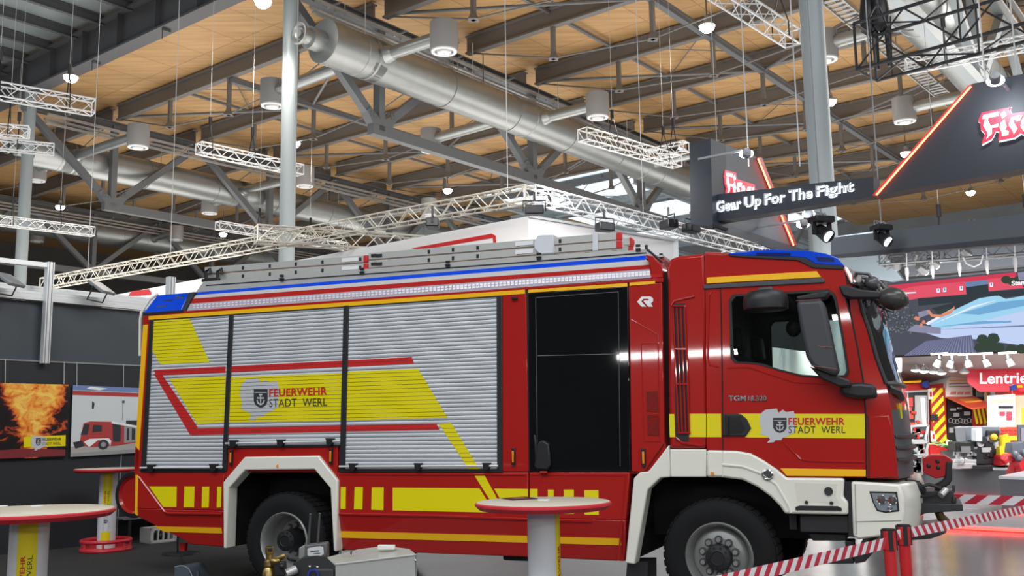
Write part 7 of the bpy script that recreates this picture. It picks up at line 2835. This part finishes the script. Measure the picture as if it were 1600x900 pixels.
pl1, q1_ = plinth('long grey plinth with white top carrying the engines', [(1405, 770), (1589, 779.5)], 0.62)
pl2, q2_ = plinth('darker plinth nearer to the camera at the right edge', [(1566, 800), (1700, 808)], 0.62)

# shelf rack with glass cases behind the front of the cab
SHF = mat('shelf_pale_metal', (0.6, 0.62, 0.62), 0.35, metal=0.4)
yS = 22.0
sg = lambda px, py, dy=0.0: Pd(px, py, yS + dy)
r = thing('display_rack', 'slanted pale display rack with glazed trays beside the cab front', 'rack', V((sg(1432, 740).x, yS, 0)))
for k, q in enumerate(([(1424, 666), (1450, 664), (1445, 688), (1419, 689)], [(1425, 692), (1450, 691), (1446, 710), (1420, 712)], [(1427, 714), (1442, 713), (1441, 740), (1420, 742)])):
    m = MB()
    P4 = [sg(x, y) for x, y in q]
    for i in range(4):
        m.bar(P4[i], P4[(i + 1) % 4], 0.05, 0.05)
    tr_ = obj('tray_frame', m, SHF, r, world=True, smooth=False)
    m = MB()
    m.prism([p + V((0, 0.08, 0)) for p in P4], (0, 0.03, 0), 0)
    rq = random.Random(k)
    for i in range(14):
        u, v = rq.uniform(0.1, 0.85), rq.uniform(0.1, 0.85)
        c = (P4[0] * (1 - u) + P4[1] * u) * (1 - v) + (P4[3] * (1 - u) + P4[2] * u) * v
        m.obox(c + V((0, 0.04, 0)), V((rq.uniform(0.02, 0.06), 0, 0)), V((0, 0.03, 0)), V((0, 0, rq.uniform(0.02, 0.06))), rq.choice([1, 2, 3, 2]))
    obj('tray_contents', m, [mat('tray_dark', (0.09, 0.10, 0.11), 0.4), TXTR, SHF, BLK], tr_, world=True, smooth=False)
m = MB()
for x in (1422, 1447):
    p = sg(x, 700, 0.2)
    m.bar(V((p.x, p.y, zp)), V((p.x, p.y, 2.2)), 0.06, 0.06)
obj('rack_upright', m, SHF, r, world=True, smooth=False)

# potted plant
yP = 22.6
pg = lambda px, py, dy=0.0: Pd(px, py, yP + dy)
r = thing('potted_plant', 'green leafy plant standing on the plinth between chevrons and engine', 'plant', V((pg(1486, 720).x, yP, 0)))
m = MB()
c = pg(1484, 704)
m.lathe([(0.0, -0.28), (0.16, -0.28), (0.2, 0.0), (0.17, 0.0), (0.15, -0.05), (0, -0.05)], c, ZV, 20)
obj('pot', m, mat('pot_dark', (0.05, 0.05, 0.055), 0.4), r, world=True)
m = MB()
rp_ = random.Random(11)
for i in range(26):
    a_ = rp_.uniform(0, 2 * math.pi)
    ln2 = rp_.uniform(0.4, 0.72)
    d = V((math.cos(a_), math.sin(a_) * 0.7, rp_.uniform(0.35, 1.1))).normalized()
    sd = d.cross(ZV).normalized()
    w2 = 0.055
    rows = []
    for q in range(6):
        u = q / 5
        p = c + d * ln2 * u - ZV * (0.35 * u * u * ln2)
        ww = w2 * math.sin(math.pi * (0.08 + 0.9 * u))
        rows.append([p - sd * ww, p + ZV * 0.012, p + sd * ww])
    m.loft(rows, i % 2, closed=False)
obj('leaves', m, [mat('leaf_green', (0.13, 0.30, 0.08), 0.45), mat('leaf_pale_green', (0.30, 0.44, 0.22), 0.45)], r, world=True)

# engines and pumps on the plinth
yE = 20.8
eg = lambda px, py, dy=0.0: Pd(px, py, yE + dy)


def cluster(root, name, x0, x1, y0, y1, n, mats, seed, d=0.4, s=1.0):
    rq = random.Random(seed)
    m = MB()
    for i in range(n):
        x, y = rq.uniform(x0, x1), rq.uniform(y0, y1)
        c = eg(x, y, rq.uniform(0, d))
        mi = rq.randrange(len(mats))
        t = rq.random()
        if t < 0.4:
            m.obox(c, V((rq.uniform(0.03, 0.10) * s, 0, 0)), V((0, rq.uniform(0.03, 0.08), 0)), V((0, 0, rq.uniform(0.03, 0.10) * s)), mi)
        elif t < 0.75:
            ax = rq.choice([V((1, 0, 0)), V((0, 1, 0)), ZV])
            m.cyl(c - ax * 0.07 * s, c + ax * 0.07 * s, rq.uniform(0.03, 0.08) * s, n=14, mi=mi)
        else:
            c2 = eg(x + rq.uniform(-8, 8), y + rq.uniform(-8, 8), rq.uniform(0, d))
            m.tube([c, (c + c2) / 2 + ZV * 0.06, c2], 0.02, 6, mi)
    return obj(name, m, mats, root, world=True)


EBK, EGR, ESV = BLK, mat('engine_grey', (0.25, 0.26, 0.27), 0.35, metal=0.4), mat('engine_silver', (0.65, 0.66, 0.67), 0.3, metal=0.5)
r = thing('engine', 'small black and silver engine on the plinth right behind the water monitor', 'engine', V((eg(1508, 720).x, yE, 0)), 0, 'engines on the plinth')
m = MB()
m.prism([eg(1493, 690), eg(1522, 690), eg(1524, 705), eg(1494, 706)], (0, 0.4, 0))
obj('engine_block', m, EBK, r, world=True, bevel=0.02)
cluster(r, 'engine_fittings', 1493, 1524, 698, 718, 34, [EBK, EGR, ESV, ESV], 5)
m = MB()
m.prism([eg(1492, 718), eg(1526, 718), eg(1526, 724), eg(1490, 724)], (0, 0.5, 0))
for x in (1502, 1508):
    m.prism([eg(x, 716, -0.1), eg(x + 4, 716, -0.1), eg(x + 4, 724, -0.1), eg(x, 724, -0.1)], (0, 0.05, 0))
m.box(eg(1490, 724).x, eg(1526, 724).x, yE, yE + 0.5, zp + 0.6, eg(1500, 724).z)
obj('skid', m, ESV, r, world=True, bevel=0.01)

r = thing('engine', 'tall black engine with white tank under a grey hood on the plinth', 'engine', V((eg(1545, 720).x, yE - 0.4, 0)), 0, 'engines on the plinth')
m = MB()
m.prism([eg(1508, 668, 0.3), eg(1514, 666, 0.3), eg(1562, 666, 0.3), eg(1565, 677, 0.3), eg(1510, 690, 0.3)], (0, 0.5, 0), 0)
obj('hood', m, mat('hood_slate', (0.18, 0.20, 0.23), 0.35), r, world=True, bevel=0.02)
m = MB()
m.prism([eg(1524, 669, -0.1), eg(1535, 668, -0.1), eg(1535.5, 690, -0.1), eg(1524, 690, -0.1)], (0, 0.2, 0))
obj('white_tank', m, mat('tank_pale', (0.66, 0.72, 0.76), 0.35), r, world=True, bevel=0.02)
m = MB()
m.prism([eg(1532, 688, 0), eg(1556, 680, 0), eg(1562, 690, 0), eg(1560, 726, 0), eg(1524, 726, 0), eg(1526, 700, 0)], (0, 0.5, 0))
m.prism([eg(1544, 672, 0.2), eg(1562, 672, 0.2), eg(1562, 686, 0.2), eg(1542, 686, 0.2)], (0, 0.4, 0))
obj('engine_block', m, EBK, r, world=True, bevel=0.02)
cluster(r, 'engine_fittings', 1527, 1560, 684, 712, 46, [EBK, EGR, ESV, EBK], 9, 0.2)
m = MB()
m.prism([eg(1523, 727, -0.1), eg(1577, 728, -0.1), eg(1578, 736, -0.1), eg(1523, 735, -0.1)], (0, 0.7, 0))
m.box(eg(1523, 735).x, eg(1577, 735).x, yE - 0.1, yE + 0.6, zp + 0.6, eg(1530, 734).z)
obj('black_base', m, EBK, r, world=True, bevel=0.01)

r = thing('pump', 'yellow and red pump at the right end of the plinth', 'pump', V((eg(1580, 720).x, yE - 0.8, 0)), 0, 'engines on the plinth')
m = MB()
m.prism([eg(1562, 698, -0.2), eg(1575, 696, -0.2), eg(1577, 712, -0.2), eg(1563, 714, -0.2)], (0, 0.4, 0))
m.tube([eg(1568, 700, -0.1), eg(1566, 682, -0.1), eg(1571, 679, -0.1), eg(1572, 698, -0.1)], 0.06, 10)
m.ball(eg(1553, 683, -0.1), 0.07)
obj('yellow_housing', m, mat('pump_yellow', (0.8, 0.58, 0.02), 0.35), r, world=True, bevel=0.02)
m = MB()
m.prism([eg(1564, 712, -0.3), eg(1574, 708, -0.3), eg(1574, 726, -0.3), eg(1563, 728, -0.3)], (0, 0.4, 0))
m.tube([eg(1566, 722, -0.3), eg(1580, 712, -0.3), eg(1590, 722, -0.3)], 0.09, 12)
obj('red_casing', m, mat('pump_red', (0.55, 0.02, 0.03), 0.35), r, world=True, bevel=0.02)
cluster(r, 'pump_fittings', 1564, 1590, 690, 728, 26, [mat('pump_red', (0.55, 0.02, 0.03), 0.35), EGR, mat('pump_yellow', (0.8, 0.58, 0.02), 0.35)], 14, 0.2)
m = MB()
m.box(eg(1563, 728).x, eg(1590, 728).x, yE - 0.2, yE + 0.2, zp + 0.6, eg(1570, 727).z)
obj('pump_foot', m, EBK, r, world=True)

yN = 19.6
ng = lambda px, py, dy=0.0: Pd(px, py, yN + dy)
r = thing('fire_pump', 'bright red fire pump standing on the nearer plinth at the right edge', 'pump', V((ng(1592, 740).x, yN, 0)), 0)
m = MB()
m.lathe([(0.0, 0.12), (0.16, 0.12), (0.2, 0.06), (0.2, -0.06), (0.16, -0.12), (0, -0.12)], ng(1597, 727), (0.3, -1, 0), 24)
m.tube([ng(1578, 717), ng(1586, 714), ng(1596, 718), ng(1604, 712)], 0.07, 12)
m.prism([ng(1584, 728), ng(1594, 726), ng(1595, 745), ng(1584, 746)], (0, 0.25, 0))
m.cyl(ng(1582, 722), ng(1582, 736), 0.06, n=14)
m.cyl(ng(1600, 735), ng(1600, 748), 0.1, n=14)
obj('pump_casing', m, mat('pump_red', (0.55, 0.02, 0.03), 0.35), r, world=True, bevel=0.01)
m = MB()
for x, y in ((1590, 716), (1598, 708), (1584, 710)):
    m.lathe([(0.05, 0), (0.07, 0.02), (0.07, 0.08), (0.04, 0.1), (0, 0.1)], ng(x, y, -0.1), (0, -1, 0.2), 16)
m.prism([ng(1582, 692, 0.2), ng(1600, 690, 0.2), ng(1600, 708, 0.2), ng(1580, 708, 0.2)], (0, 0.3, 0))
obj('motor', m, mat('motor_slate', (0.12, 0.14, 0.17), 0.4), r, world=True, bevel=0.02)
m = MB()
zpt = zp + 0.62
m.box(ng(1584, 740).x, ng(1604, 740).x, yN, yN + 0.3, zpt, ng(1590, 745).z)
obj('pump_foot', m, mat('pump_red', (0.55, 0.02, 0.03), 0.35), r, world=True)
r = thing('info_panel', 'grey information panel standing at the right border above the red pump', 'panel', V((ng(1600, 700, 0.9).x, yN + 0.9, 0)))
m = MB()
m.prism([ng(1591, 664, 0.9), ng(1640, 662, 0.9), ng(1640, 712, 0.9), ng(1592, 712, 0.9)], (0, 0.06, 0), 0)
m.prism([ng(1595, 669, 0.88), ng(1640, 667, 0.88), ng(1640, 690, 0.88), ng(1596, 690, 0.88)], (0, 0.03, 0), 1)
p = ng(1620, 712, 0.9)
m.box(p.x - 0.05, p.x + 0.05, p.y, p.y + 0.05, zpt, p.z + 0.02, 0)
obj('panel_board', m, [mat('panel_slate', (0.10, 0.115, 0.14), 0.45), mat('panel_print', (0.25, 0.22, 0.27), 0.4)], r, world=True, smooth=False)
# red crates stack behind the engines
r = thing('storage_crate', 'red and yellow crate stack behind the engines', 'crate', V((eg(1580, 680, 2).x, yE + 2, 0)))
m = MB()
m.prism([eg(1556, 668, 2), eg(1592, 667, 2), eg(1592, 681, 2), eg(1556, 681, 2)], (0, 0.5, 0), 0)
for k in range(5):
    for j in range(2):
        x, y = 1558 + 6.6 * k, 670.5 + 5 * j
        m.prism([eg(x, y, 1.98), eg(x + 5, y, 1.98), eg(x + 5, y + 2.5, 1.98), eg(x, y + 2.5, 1.98)], (0, 0.03, 0), 1)
obj('red_crate', m, [mat('crate_red', (0.6, 0.05, 0.02), 0.4), mat('crate_dark_red', (0.25, 0.02, 0.02), 0.5)], r, world=True, smooth=False)
m = MB()
m.prism([eg(1560, 682, 1.95), eg(1592, 681, 1.95), eg(1592, 700, 1.95), eg(1560, 700, 1.95)], (0, 0.5, 0), 0)
q = eg(1575, 700, 2)
m.box(eg(1560, 700, 2).x, eg(1592, 700, 2).x, yE + 2, yE + 2.4, zp, eg(1575, 699, 2).z, 0)
obj('yellow_crate', m, mat('crate_yellow', (0.78, 0.45, 0.02), 0.4), r, world=True, smooth=False)
# back wall of the right hand stands
m = MB()
m.prism([vw(1380, 556, -9), vw(1760, 545, -9), vw(1760, 760, -9), vw(1380, 760, -9)], A * 0.2)
struct('wall_right', m, mat('stand_back_wall', (0.42, 0.40, 0.40), 0.5), smooth=False)
